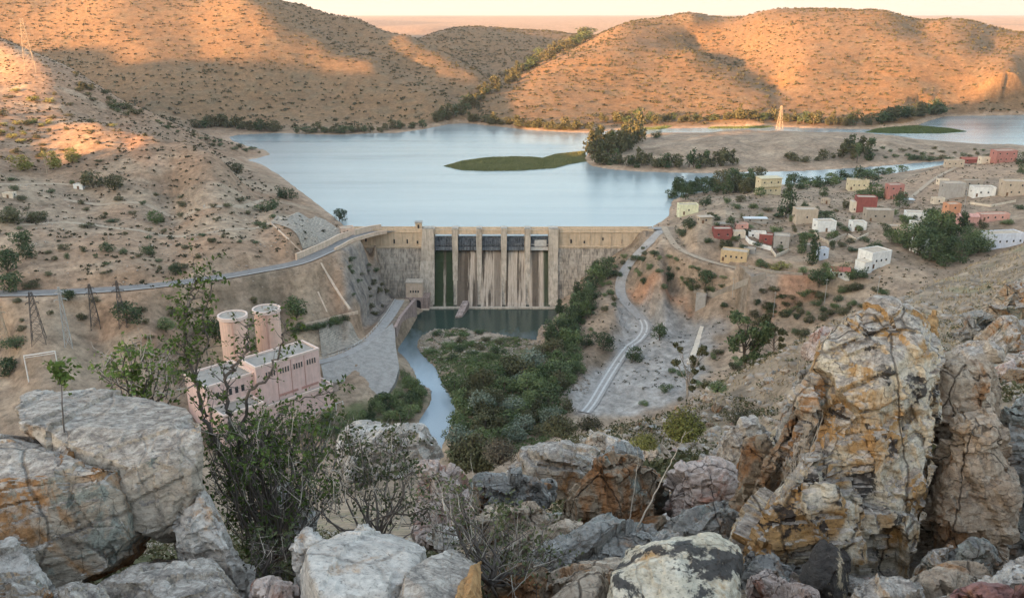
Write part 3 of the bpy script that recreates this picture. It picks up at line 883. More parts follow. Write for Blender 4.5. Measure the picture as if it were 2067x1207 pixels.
for i, (a, b_, sp) in enumerate(pier_x):
    mb = MB()
    wide = i in (0, 5)
    prof = [(471, 5.6), (460.5 if wide else 461.3, 5.6), (460.0 if wide else 461.0, -3), (459.4 if wide else 460.5, -12), (454 if wide else 456.5, -30), (449.5 if wide else 451.5, -38.5), (471, -38.5)]
    nb = len(prof)
    tp = 0.0 if wide else 0.55
    vs = []
    for xx, sgn in ((a, 1), (b_, -1)):
        for (y, z) in prof:
            k = max(0, min(1, (5.6 - z) / 40.0))
            fr = 1.0 if y < 465 else 0.0
            ex = (-sp * 2.2 * k) if (wide and sgn == 1 and i == 0) else 0
            vs.append((xx + sgn * tp * k * fr + ex, y, z))
    mb.add(vs, [tuple(range(nb)), tuple(range(2 * nb - 1, nb - 1, -1))] + [(q, nb + q, nb + (q + 1) % nb, (q + 1) % nb) for q in range(nb)])
    cx = (a + b_) / 2
    pr = dpart(mb, 'pier', M_PIER)
    mb = MB()
    mb.box((cx, 462.2, 5.62), (b_ - a + 0.3, 2.4, 0.5)); mb.box((cx, 462.4, 6.13), (b_ - a - 0.6, 1.6, 0.45), 0, 1)
    dpart(mb, 'cap', [M_PIER, M_ROOFG], par=pr)
sp_prof = [(470, -7.0), (466.5, -7.0), (464.0, -8.4), (461.6, -13), (459.2, -20), (456.2, -28), (452.6, -34.4), (449.8, -36.2), (447.0, -36.2), (447.0, -39), (470, -39)]
for i, (a, b_) in enumerate(bays):
    mb = MB(); mb.xprism(sp_prof, a - 0.7, b_ + 0.7); dpart(mb, 'spillway', M_SPILL)
    mb = MB()                                              # service bridge above each bay
    mb.box(((a + b_) / 2, 466.0, 3.3), (b_ - a, 7.4, 1.2)); mb.box(((a + b_) / 2, 462.7, 4.51), (b_ - a, 0.45, 1.05)); mb.box(((a + b_) / 2, 469.2, 4.51), (b_ - a, 0.4, 1.0))
    mb.box(((a + b_) / 2, 462.15, 3.0), (b_ - a, 0.6, 0.5))
    dpart(mb, 'bridge', M_DAMCREST)
    mb = MB(); last = i == 4                               # curved steel gate with ribs
    zt, zb = 0.9, -6.9
    N = 8
    pr = [(465.2 - 1.5 * math.sin(math.pi * (k / N) * 0.9 + 0.2), zt + (zb - zt) * k / N) for k in range(N + 1)]
    mb.xprism([(p[0], p[1]) for p in pr] + [(466.6, zb), (466.6, zt)], a + 0.1, b_ - 0.1, 0)
    for k in range(1, 6):
        xx = a + (b_ - a) * k / 6
        mb.box((xx, 463.6, zb + 2.2), (0.28, 0.7, zt - zb - 2.6), 0, 0)
    gt = dpart(mb, 'gate', [M_GATE])
    mb = MB(); mb.box(((a + b_) / 2, 463.3, -6.6), (b_ - a - 0.2, 0.9, 1.9), 0, 0); mb.box(((a + b_) / 2, 463.5, -3.5), (b_ - a - 0.2, 0.8, 0.3), 0, 0)
    dpart(mb, 'lower_beam', M_GATE2 if last else M_GATE, par=gt)
    if last:
        mb = MB(); mb.box(((a + b_) / 2 + 0.6, 463.1, -4.2), (b_ - a - 3.4, 0.5, 3.6)); dpart(mb, 'cover_plate', M_GATE2, par=gt)
mb = MB()
mb.box((-53.0, 466.8, 5.2), (3.6, 3.6, 3.6)); mb.box((-53.0, 466.8, 8.81), (4.4, 4.4, 0.4), 0, 1)
dpart(mb, 'cabin', [M_DAMCREST, M_ROOFG])
mb = MB(); mb.box((-53.0, 464.9, 5.6), (0.9, 0.3, 2.2)); dpart(mb, 'door', M_DARK)
# apron toe
mb = MB(); mb.box((-11.5, 447.0, -37.5), (74, 2.6, 2.2)); dpart(mb, 'toe_slab', M_PIER)
# guide wall lying in the pool
gw = at_z(925, 642, ZR); gw2 = at_z(941, 622, ZR)
mb = MB()
mb.prism([(gw[0] - 1.6, gw[1]), (gw[0] + 2.0, gw[1] + 1), (gw2[0] + 1.8, gw2[1]), (gw2[0] - 1.8, gw2[1])], ZR - 2, [ZR + 1.0, ZR + 1.0, ZR + 4.4, ZR + 4.4])
o = mb.build('guide_wall', concrete_mat('pink_concrete', (0.46, 0.36, 0.31), (0.3, 0.22, 0.18), 0.5))
tag(o, 'short sloping concrete guide wall standing in the pool at the foot of the spillway', 'wall')

# ---------------------------------------------------------------- walls along lines
def wall_line(name, pts, thick, height, mat, label, cat='wall', base=None, coping=None, group=None, down=0.6):
    """pts = (x,y,z of the foot) ; one continuous wall"""
    P = [Vector(p) for p in pts]
    V, Fq = [], []
    for i, p in enumerate(P):
        d = P[min(i + 1, len(P) - 1)] - P[max(i - 1, 0)]; d.z = 0; d.normalize()
        s = Vector((d.y, -d.x, 0)) * thick / 2
        hh = height[i] if isinstance(height, (list, tuple)) else height
        for q, z in ((p - s, p.z - down), (p + s, p.z - down), (p + s, p.z + hh), (p - s, p.z + hh)):
            V.append((q.x, q.y, z))
    for i in range(len(P) - 1):
        a = i * 4
        for k in range(4):
            Fq.append((a + k, a + (k + 1) % 4, a + 4 + (k + 1) % 4, a + 4 + k))
    Fq.append((0, 1, 2, 3)); n = (len(P) - 1) * 4; Fq.append((n + 3, n + 2, n + 1, n))
    o = mesh_obj(name, V, Fq, mat)
    tag(o, label, cat, group)
    if coping:
        V2 = []
        for i, p in enumerate(P):
            d = P[min(i + 1, len(P) - 1)] - P[max(i - 1, 0)]; d.z = 0; d.normalize()
            s = Vector((d.y, -d.x, 0)) * (thick / 2 + 0.12)
            hh = height[i] if isinstance(height, (list, tuple)) else height
            for q, z in ((p - s, hh), (p + s, hh), (p + s, hh + 0.22), (p - s, hh + 0.22)):
                V2.append((q.x, q.y, p.z + z + 0.003))
        mesh_obj('coping', V2, Fq, coping, o)
    return o
def G(px, py, dz=0.0, **k):
    h = hit(px, py, **k)
    return (h[0], h[1], h[2] + dz)
M_PEACH = concrete_mat('peach_plaster', (0.66, 0.50, 0.37), (0.52, 0.38, 0.27), 0.5, None, 0.15)
M_STONEWALL = concrete_mat('rubble_masonry', (0.38, 0.32, 0.26), (0.18, 0.15, 0.12), 0.8, (1.1, 0.55), 0.3)
M_PINKWALL = concrete_mat('pink_masonry', (0.42, 0.31, 0.26), (0.24, 0.17, 0.14), 0.5, None, 0.4)
A_ = ROADS['A']
def side(line, off):
    P = [Vector(p) for p in line]; out = []
    for i, p in enumerate(P):
        d = P[min(i + 1, len(P) - 1)] - P[max(i - 1, 0)]; d.z = 0; d.normalize()
        q = p + Vector((d.y, -d.x, 0)) * off
        out.append((q.x, q.y, q.z))
    return out
iA = min(range(len(A_)), key=lambda i: abs(A_[i][0] - at_z(612, 522, 6.5)[0]))
wall_line('parapet_wall', side(A_[iA:-3], -4.1), 0.9, 2.9, M_PEACH, 'tall peach retaining wall along the uphill side of the road to the dam', coping=M_PEACH)
iB = min(range(len(A_)), key=lambda i: abs(A_[i][0] - at_z(655, 512, 6.5)[0]))
wall_line('parapet_wall', side(A_[iB:-3], 4.0), 0.6, 1.2, M_PEACH, 'low pale parapet along the gorge side of the road to the dam', coping=M_PEACH)
c1 = [at_z(838, 603, -25.8), at_z(824, 620, -26), at_z(808, 640, -26.2), at_z(797, 662, -26.8)]
wall_line('retaining_wall', c1, 1.6, 0.3, M_PINKWALL, 'pinkish retaining wall dropping into the pool beside the outlet building', down=12)
# service road fence with white posts
def rail_fence(name, pts, h, mat_p, mat_r, label, step=3.0, rails=2, r=0.07, group=None):
    root = empty(name, pts[0])
    tag(root, label, 'fence', group)
    P = [Vector(p) for p in pts]
    mbr = MB()
    o0 = Vector(pts[0])
    for i in range(len(P) - 1):
        L = (P[i + 1] - P[i]).length
        n = max(1, int(L / step))
        for k in range(n):
            q = P[i].lerp(P[i + 1], k / n) - o0
            mbp = MB(); mbp.box((q.x, q.y, q.z - 0.3), (r * 2.2, r * 2.2, h + 0.3)); mbp.build('post', mat_p, root)
        for j in range(rails):
            z = h * (1 - j * 0.45) - 0.08
            mbr.tube(P[i] - o0 + Vector((0, 0, z)), P[i + 1] - o0 + Vector((0, 0, z)), r * 0.8, n=4)
    mbr.build('rails', mat_r, root)
    return root
M_WHITE = simple_mat('white_paint', (0.74, 0.72, 0.67), 0.7, 0.06, 1.0)
rail_fence('road_railing', [(p[0], p[1], p[2]) for p in side(ROADS['C'], -2.7)][4:], 1.1, M_WHITE, M_WHITE, 'white railing along the curved service road on the gorge wall', 2.0)

# concrete apron below the service road
M_APRON = concrete_mat('apron_concrete', (0.36, 0.33, 0.29), (0.24, 0.215, 0.19), 0.35, None, 0.15)
M_APRON2 = concrete_mat('stained_slope', (0.33, 0.26, 0.20), (0.17, 0.125, 0.095), 0.5, None, 0.5)
def slab(name, pts, mat, label, bottom=-40, cat='embankment', kind=None):
    P = [at_z(*p) for p in pts]
    me = bpy.data.meshes.new(name); bm = bmesh.new()
    top = [bm.verts.new(p) for p in P]; bot = [bm.verts.new((p[0], p[1], bottom)) for p in P]
    f = bm.faces.new(top)
    n = len(P)
    for i in range(n): bm.faces.new((top[i], bot[i], bot[(i + 1) % n], top[(i + 1) % n]))
    bmesh.ops.triangulate(bm, faces=[f])
    bmesh.ops.recalc_face_normals(bm, faces=bm.faces[:])
    bm.to_mesh(me); bm.free(); me.materials.append(mat)
    o = bpy.data.objects.new(name, me); COL.objects.link(o)
    return tag(o, label, cat, None, kind)
slab('concrete_apron', [(648,736,-27.9),(700,720,-27.3),(742,697,-26.7),(778,664,-26.3),(792,652,-26.4),(797,664,-26.9),(799,700,-29),(806,742,-31),(797,772,-32),(776,806,-33.5),(742,782,-31.5),(728,766,-30.5),(690,770,-29.9),(655,772,-29)], M_APRON, 'grey concrete apron falling from the service road to the river')
slab('stone_abutment', [(690,772,-30.1),(728,768,-30.7),(742,784,-31.7),(776,808,-33.7),(740,822,-35.2),(690,818,-35),(680,800,-33.5)], M_APRON2, 'brown stained stone slope under the apron beside the power station')
slab('stone_buttress', [(668,778,-29.5),(684,776,-29.6),(692,818,-35.4),(678,820,-35.2)], M_APRON2, 'narrow ribbed buttress between the power station and the stained slope')

# paved banks draped on the ground
def drape(name, quad, nu, nv, mat, label, lift=0.35, kind=None, cat='embankment', cull=True):
    (a, b_, c, d) = [Vector(G(*p)) for p in quad]
    V, Fq = [], []
    for j in range(nv + 1):
        for i in range(nu + 1):
            u, v = i / nu, j / nv
            p = a.lerp(b_, u).lerp(d.lerp(c, u), v)
            V.append((p.x, p.y, float(ground(p.x, p.y)) + lift + 0.25))
    for j in range(nv):
        for i in range(nu):
            k = j * (nu + 1) + i
            Fq.append((k, k + 1, k + nu + 2, k + nu + 1))
    o = mesh_obj(name, V, Fq, mat, smooth=False)
    return tag(o, label, cat, None, kind)
M_PAVE = concrete_mat('stone_paving', (0.36, 0.31, 0.25), (0.19, 0.16, 0.125), 0.6, (1.6, 0.8), 0.2)
drape('stone_revetment', [(548,452),(602,430),(690,470),(612,506)], 44, 44, M_PAVE, 'stone paved bank with pale edging above the road end')
drape('stone_revetment', [(642,650),(688,642),(740,690),(650,722)], 40, 40, M_PAVE, 'pale paved bank above the curved service road')
def kerb(name, pts, label, w=0.7, h=0.5, mat=None, cat='kerb', group=None):
    pp = []
    for i in range(len(pts) - 1):
        n = 8
        for k in range(n + (i == len(pts) - 2)):
            pp.append(G(pts[i][0] + (pts[i + 1][0] - pts[i][0]) * k / n, pts[i][1] + (pts[i + 1][1] - pts[i][1]) * k / n))
    return wall_line(name, pp, w, h, mat or M_PEACH, label, cat, group=group, down=0.8)
kerb('edging_wall', [(548,452),(602,430)], 'pale edging along the top of the paved bank above the road')
kerb('edging_wall', [(548,452),(614,514)], 'pale edging down the left side of the paved bank above the road')
kerb('stairway', [(648,532),(676,580),(706,624)], 'long pale stairway running straight down the slope below the road', 1.3, 0.4)
kerb('stairway', [(642,590),(660,630)], 'short pale stairway on the slope left of the long one', 0.7, 0.35)
kerb('boundary_wall', [(582,666),(650,650),(722,632)], 'low pale wall crossing the foot of the slope behind the surge towers', 0.6, 1.2)

# outlet building
M_WIN = simple_mat('window_glass', (0.03, 0.035, 0.04), 0.25, 0.05, 1.0, spec=0.5)
ob = empty('outlet_building', (-55.5, 447, -37))
tag(ob, 'small peach outlet building with arched base at the foot of the dam', 'building')
ob.location = (0, 0, 0)
def bp(mb, name, mats, root): return mb.build(name, mats, root)
mb = MB(); mb.box((-54.5, 449.0, -29), (9.0, 7.0, 8.2)); bp(mb, 'upper_wall', M_PEACH, ob)
mb = MB(); mb.box((-54.5, 449.0, -20.78), (9.6, 7.6, 0.5)); bp(mb, 'roof', M_PIER, ob)
mb = MB(); mb.box((-53.0, 449.5, -38), (13.5, 9.0, 8.98)); bp(mb, 'base', M_PINKWALL, ob)
mb = MB(); mb.box((-53.5, 444.4, -38), (14.5, 2.0, 2.6)); bp(mb, 'quay', M_PEACH, ob)
for x in (-56.4, -55.0, -53.6, -52.2):
    mb = MB(); mb.box((x, 445.5, -26.2), (0.8, 0.2, 1.2)); bp(mb, 'window', M_WIN, ob)
for x in (-57.5, -52.5):
    mb = MB()
    pts = [(-1.6, 0), (1.6, 0)] + [(1.6 * math.cos(t), 3.2 + 1.6 * math.sin(t)) for t in np.linspace(0, math.pi, 9)]
    n = len(pts)
    mb.add([(x + p[0], 444.9, -35.2 + p[1]) for p in pts] + [(x + p[0], 445.3, -35.2 + p[1]) for p in pts],
           [tuple(range(n)), tuple(range(2 * n - 1, n - 1, -1))] + [(i, n + i, n + (i + 1) % n, (i + 1) % n) for i in range(n)])
    bp(mb, 'arch', M_DARK, ob)

# ---------------------------------------------------------------- power station
M_PINK = concrete_mat('pink_render', (0.78, 0.56, 0.49), (0.68, 0.48, 0.41), 0.3, None, 0.12)
M_PINKD = simple_mat('faded_red_band', (0.48, 0.27, 0.22), 0.9, 0.1, 0.6)
M_CREAM = simple_mat('cream_coping', (0.74, 0.58, 0.49), 0.85, 0.05, 0.6)
ps = empty('power_station', (0, 0, 0))
tag(ps, 'pink stepped power station with a row of narrow windows under its flat roof', 'power station')
CR = Vector((-77.3, 312.6)); UU = Vector((-0.7071, -0.7071)); WW = Vector((-0.7071, 0.7071))
RZ = math.radians(45)
def pblock(u0, u1, w0, w1, z0, z1, name, mat, root=ps):
    """block along the front (u) and back into the depth (w)"""
    c = CR + UU * (u0 + u1) / 2 + WW * (w0 + w1) / 2
    mb = MB(); mb.box((c.x, c.y, z0), (u1 - u0, w1 - w0, z1 - z0), RZ)
    return mb.build(name, mat, root)
def pcop(u0, u1, w0, w1, z, root):
    mb = MB()
    t = 0.5
    for (a, b_, c, d) in ((u0 - .2, u1 + .2, w0 - .2, w0 + t), (u0 - .2, u1 + .2, w1 - t, w1 + .2), (u0 - .2, u0 + t, w0 + t, w1 - t), (u1 - t, u1 + .2, w0 + t, w1 - t)):
        q = CR + UU * (a + b_) / 2 + WW * (c + d) / 2
        mb.box((q.x, q.y, z - .1), (b_ - a, d - c, 0.95), RZ)
    return mb.build('coping', M_CREAM, root)
for (u0, u1, w0, w1, z0, z1) in ((0, 27.7, 0, 12, -24, -6.6), (27.7, 47, 2.0, 19, -28, -9.2), (30, 46, -8, 2.0, -36, -17.5), (-3.6, 30, -2.6, 10, -37, -22.4)):
    wl = pblock(u0, u1, w0, w1, z0, z1, 'wall', M_PINK)
    rf = pblock(u0 + .4, u1 - .4, w0 + .4, w1 - .4, z1, z1 + 0.12, 'roof', M_ROOFG, wl)
    pcop(u0, u1, w0, w1, z1, wl)
for gi, u0 in enumerate((1.6, 7.6, 13.6, 19.6)):
    for k in range(4):
        u = u0 + 0.6 + k * 1.12
        f = pblock(u - 0.42, u + 0.42, -0.16, 0.1, -11.6, -9.0, 'window', M_CREAM)
        pblock(u - 0.27, u + 0.27, -0.2, -0.1, -11.4, -9.2, 'pane', M_WIN, f)
pblock(1.2, 9.0, -0.1, 0.1, -20.9, -19.9, 'band', M_PINKD); pblock(10.5, 19.0, -0.1, 0.1, -20.9, -19.9, 'band', M_PINKD)
for u in (6.9, 12.9, 19.0): pblock(u - .12, u + .12, -0.12, 0.1, -22, -7, 'downpipe', M_PINKD)
for u in (32, 34.5, 37, 39.5, 42):
    pblock(u, u + 1.2, 1.85, 2.1, -14.5, -12, 'window', M_WIN)
pp = [CR + UU * u + WW * (-5.5) for u in (-6, 4, 14, 24)]
rail_fence('terrace_railing', [(p.x, p.y, float(ground(p.x, p.y)) + 0.2) for p in pp], 3.0, M_WHITE, M_WHITE, 'white posts of the terrace in front of the power station', 2.6, 1, 0.11)
def surge(px, pyc, Y, r, ztop, zbase, label):
    a, b_, c = ray(px, 680)
    x = a / b_ * Y
    root = empty('surge_tower', (x, Y, zbase)); tag(root, label, 'tower', 'pair of surge towers behind the power station')
    mb = MB(); N = 40; H = ztop - zbase
    ring = lambda rr, z: [(rr * math.cos(2 * math.pi * i / N), rr * math.sin(2 * math.pi * i / N), z) for i in range(N)]
    def lathe(pr, m=0):
        vs = []
        for rr, z in pr: vs += ring(rr, z)
        mb.add(vs, [(k * N + i, k * N + (i + 1) % N, (k + 1) * N + (i + 1) % N, (k + 1) * N + i) for k in range(len(pr) - 1) for i in range(N)], m)
    lathe([(r, 0), (r, H - 1.3)])
    mb.build('shaft', M_TOWER, root)
    mb = MB(); lathe([(r, H - 1.3), (r + 0.55, H - 0.9), (r + 0.55, H + 0.45), (r - 0.1, H + 0.45), (r - 0.1, H + 0.02)]); mb.build('rim', M_CREAM, root)
    mb = MB(); mb.add(ring(r - 0.08, H + 0.05), [tuple(range(N))]); mb.box((0.5, -1.0, H + 0.06), (1.6, 1.6, 0.7)); mb.tube((-2, 1, H), (-2, 1, H + 1.1), 0.3); mb.build('roof', M_ROOFL, root)
    mb = MB()
    for s_ in (-0.25, 0.25): mb.tube((0.25 * r + s_, -r - 0.15, 0), (0.25 * r + s_, -r - 0.15, H - 1), 0.06, n=4)
    for k in range(int(H / 0.8)): mb.tube((0.25 * r - .25, -r - 0.15, k * .8), (0.25 * r + .25, -r - 0.15, k * .8), 0.04, n=4)
    mb.build('ladder', M_PINKD, root)
M_TOWER = concrete_mat('tower_render', (0.78, 0.54, 0.42), (0.68, 0.46, 0.35), 0.25, None, 0.14)
M_ROOFL = simple_mat('weathered_roof', (0.36, 0.32, 0.27), 0.9, 0.15, 0.6)
surge(474, 636, 318, 5.3, 6.0, -22, 'left round pink surge tower, the nearer one, behind the power station')
surge(543, 625, 335, 5.3, 2.8, -26, 'right round pink surge tower, partly behind the power station roof')

# ---------------------------------------------------------------- pylons, poles, gantry
def lattice(name, px, pyb, pyt, wbase, mat, label, group=None, arms=((0.80, 2.2), (0.92, 1.6)), rz=0.4, base=None, thick=0.12, sink=0.3, ymin=26):
    b_ = Vector(base) if base else Vector(G(px, pyb, ymin=ymin))
    a0, b0, c0 = ray(px, pyt)
    H = CZ + c0 / b0 * b_.y - b_.z
    root = empty(name, (b_.x, b_.y, b_.z - sink), rz); tag(root, label, 'pylon', group)
    H += sink
    legs, br = MB(), MB()
    w1 = wbase * 0.12
    lv = [0, 0.22, 0.40, 0.55, 0.68, 0.79, 0.88, 0.95, 1.0]
    def corner(i, t):
        w = wbase / 2 * (1 - t) + w1 / 2 * t
        if t > 0.78: w = max(w, w1 * 0.9)
        return Vector((w * (1, -1, -1, 1)[i], w * (1, 1, -1, -1)[i], H * t))
    for i in range(4):
        legs.tube(corner(i, 0), corner(i, 1), thick, thick * 0.7, 4)
        for k in range(len(lv) - 1):
            br.tube(corner(i, lv[k]), corner((i + 1) % 4, lv[k + 1]), thick * 0.5, n=3)
            br.tube(corner((i + 1) % 4, lv[k]), corner(i, lv[k + 1]), thick * 0.5, n=3)
            br.tube(corner(i, lv[k + 1]), corner((i + 1) % 4, lv[k + 1]), thick * 0.5, n=3)
    legs.build('legs', mat, root); br.build('braces', mat, root)
    for t, L in arms:
        z = H * t; arm = MB()
        arm.tube((-L, 0, z), (L, 0, z), thick * 0.8, n=4); arm.tube((-L, 0, z), (0, 0, z + 0.9), thick * 0.6, n=3); arm.tube((L, 0, z), (0, 0, z + 0.9), thick * 0.6, n=3)
        for s_ in (-1, 1): arm.tube((s_ * L, 0, z), (s_ * L, 0, z - 0.7), 0.12, n=4)
        arm.build('crossarm', mat, root)
    return root, H
M_STEELD = simple_mat('rusty_steel', (0.10, 0.085, 0.075), 0.8, 0.2, 2)
M_STEELL = simple_mat('pale_steel', (0.42, 0.41, 0.38), 0.7, 0.15, 2)
M_STEELY = simple_mat('buff_steel', (0.40, 0.33, 0.24), 0.7, 0.1, 2)
GP = 'lattice pylons on the slope below the left road'
tops = []
for px, pb, ptp, w, m_, lab in ((80, 692, 590, 5.0, M_STEELD, 'tall dark lattice pylon left of the pale one below the road'),
                           (139, 700, 580, 2.6, M_STEELL, 'slim pale lattice pylon between two dark ones below the road'),
                           (194, 662, 574, 3.6, M_STEELD, 'dark lattice pylon right of the pale one below the road'),
                           (249, 660, 567, 3.0, M_STEELD, 'dark lattice pylon rising out of the round green tree'),
                           (12, 706, 612, 4.2, M_STEELY, 'buff lattice pylon at the left edge of the yard')):
    tops.append(lattice('lattice_pylon', px, pb, ptp, w, m_, lab, GP, thick=0.16))
lattice('lattice_pylon', 62, 148, 38, 9, M_STEELY, 'tall buff lattice pylon on the sunlit crest of the left hill', None, ((0.72, 5), (0.86, 4)), thick=0.17)
lattice('lattice_pylon', 1573, 262, 214, 6, M_STEELY, 'lone pale pylon on the low peninsula beyond the village', None, ((0.8, 3), (0.93, 2.2)), thick=0.16)
def pole(px, pyb, pyt, mat, label, r=0.12, arm=True, ymin=26, group='utility poles in the village'):
    b_ = Vector(G(px, pyb, ymin=ymin)); a0, b0, c0 = ray(px, pyt)
    H = max(2.0, CZ + c0 / b0 * b_.y - b_.z)
    mb = MB(); mb.tube((0, 0, -.3), (0, 0, H), r, r * 0.7, 6)
    root = empty('utility_pole', tuple(b_)); mb.build('pole', mat, root)
    if arm: mb = MB(); mb.box((0, 0, H * 0.93), (1.6, 0.14, 0.14)); mb.build('crossarm', mat, root)
    tag(root, label, 'pole', group)
for px, pb, pt_, lab in ((1664, 612, 562, 'pale utility pole on the slope below the round tree near the red roof'), (1943, 438, 376, 'pale utility pole beside the orange house'),
                    (1698, 560, 520, 'dark pole beside the red roofed hut'), (1560, 642, 588, 'thin pole above the orange cutting'), (1770, 600, 556, 'pole left of the trees under the near white house'),
                    (1478, 600, 560, 'thin pole at the retaining wall below the village path')):
    pole(px, pb, pt_, M_STEELL if 'dark' not in lab else M_STEELD, lab)
pole(95, 352, 318, M_STEELY, 'pale pole among the bushes on the left hill', group=None)
pole(303, 498, 462, M_STEELY, 'thin pole on the bare left slope above the road', group=None)
# gantry frame of the switchyard
g0, g1 = Vector(G(58, 770)), Vector(G(120, 758))
root = empty('yard_gantry', tuple(g0)); tag(root, 'white portal frame of the switchyard behind the big left rock', 'gantry')
d = g1 - g0
mb = MB(); mb.tube((0, 0, -.5), (0, 0, 10.5), 0.26, 0.2, 6); mb.build('post', M_WHITE, root)
mb = MB(); mb.tube((d.x, d.y, d.z - .5), (d.x, d.y, d.z + 10.0), 0.26, 0.2, 6); mb.build('post', M_WHITE, root)
mb = MB(); mb.tube((0, 0, 10.3), (d.x, d.y, d.z + 9.9), 0.2, n=6); mb.tube((0, 0, 9.5), (d.x, d.y, d.z + 9.1), 0.12, n=6); mb.build('beam', M_WHITE, root)
fp = [G(px, py) for px, py in ((128, 752), (180, 745), (235, 738), (300, 728), (360, 720))]
rail_fence('yard_fence', fp, 3.2, M_STEELY, M_STEELY, 'long buff fence of posts and rails around the switchyard', 4.0, 2, 0.09)
fp = [G(px, py) for px, py in ((590, 664), (650, 650), (718, 634))]
rail_fence('yard_fence', fp, 1.6, M_STEELY, M_STEELY, 'post fence on the low wall behind the surge towers', 3.0, 1, 0.07)
# ---------------------------------------------------------------- village
def paint(name, col, dirt=0.12):
    m, nt, b, out = new_mat(name)
    g = NG(nt)
    p = g.coord('Object')
    n = g.noise(p, 0.8, 8, 0.7); s_ = g.noise(g.mapping(p, (0.8, 0.8, 0.3)), 0.8, 6, 0.6)
    c = g.ramp(n, [(0.3, tuple(x * (1 - dirt * 1.6) for x in col)), (0.55, col)])
    c = g.mix(1.0, c, g.ramp(s_, [(0.35, 1 - dirt * 1.5), (0.55, 1.0)]), 'MULTIPLY')
    g.l(c, b.inputs['Base Color']); b.inputs['Roughness'].default_value = 0.9
    return m
PAL = dict(yellow=(0.62, 0.53, 0.35), lemon=(0.72, 0.70, 0.47), white=(0.80, 0.79, 0.74), red=(0.29, 0.095, 0.08), coral=(0.44, 0.20, 0.165), beige=(0.50, 0.41, 0.31), ochre=(0.58, 0.43, 0.25),
           grey=(0.40, 0.37, 0.33), salmon=(0.66, 0.36, 0.29), orange=(0.60, 0.30, 0.17), cream=(0.68, 0.58, 0.45), stone=(0.36, 0.31, 0.25), bluewhite=(0.70, 0.74, 0.80), peach=(0.68, 0.50, 0.38))
PM = {k: paint('wall_' + k, v) for k, v in PAL.items()}
M_DOORB = simple_mat('door_wood', (0.16, 0.09, 0.05), 0.7, 0.15, 2)
M_TILE = simple_mat('rust_roof', (0.34, 0.12, 0.085), 0.85, 0.2, 1.5)
M_TIN = simple_mat('tin_roof', (0.55, 0.55, 0.54), 0.5, 0.15, 1.5, metal=0.3)
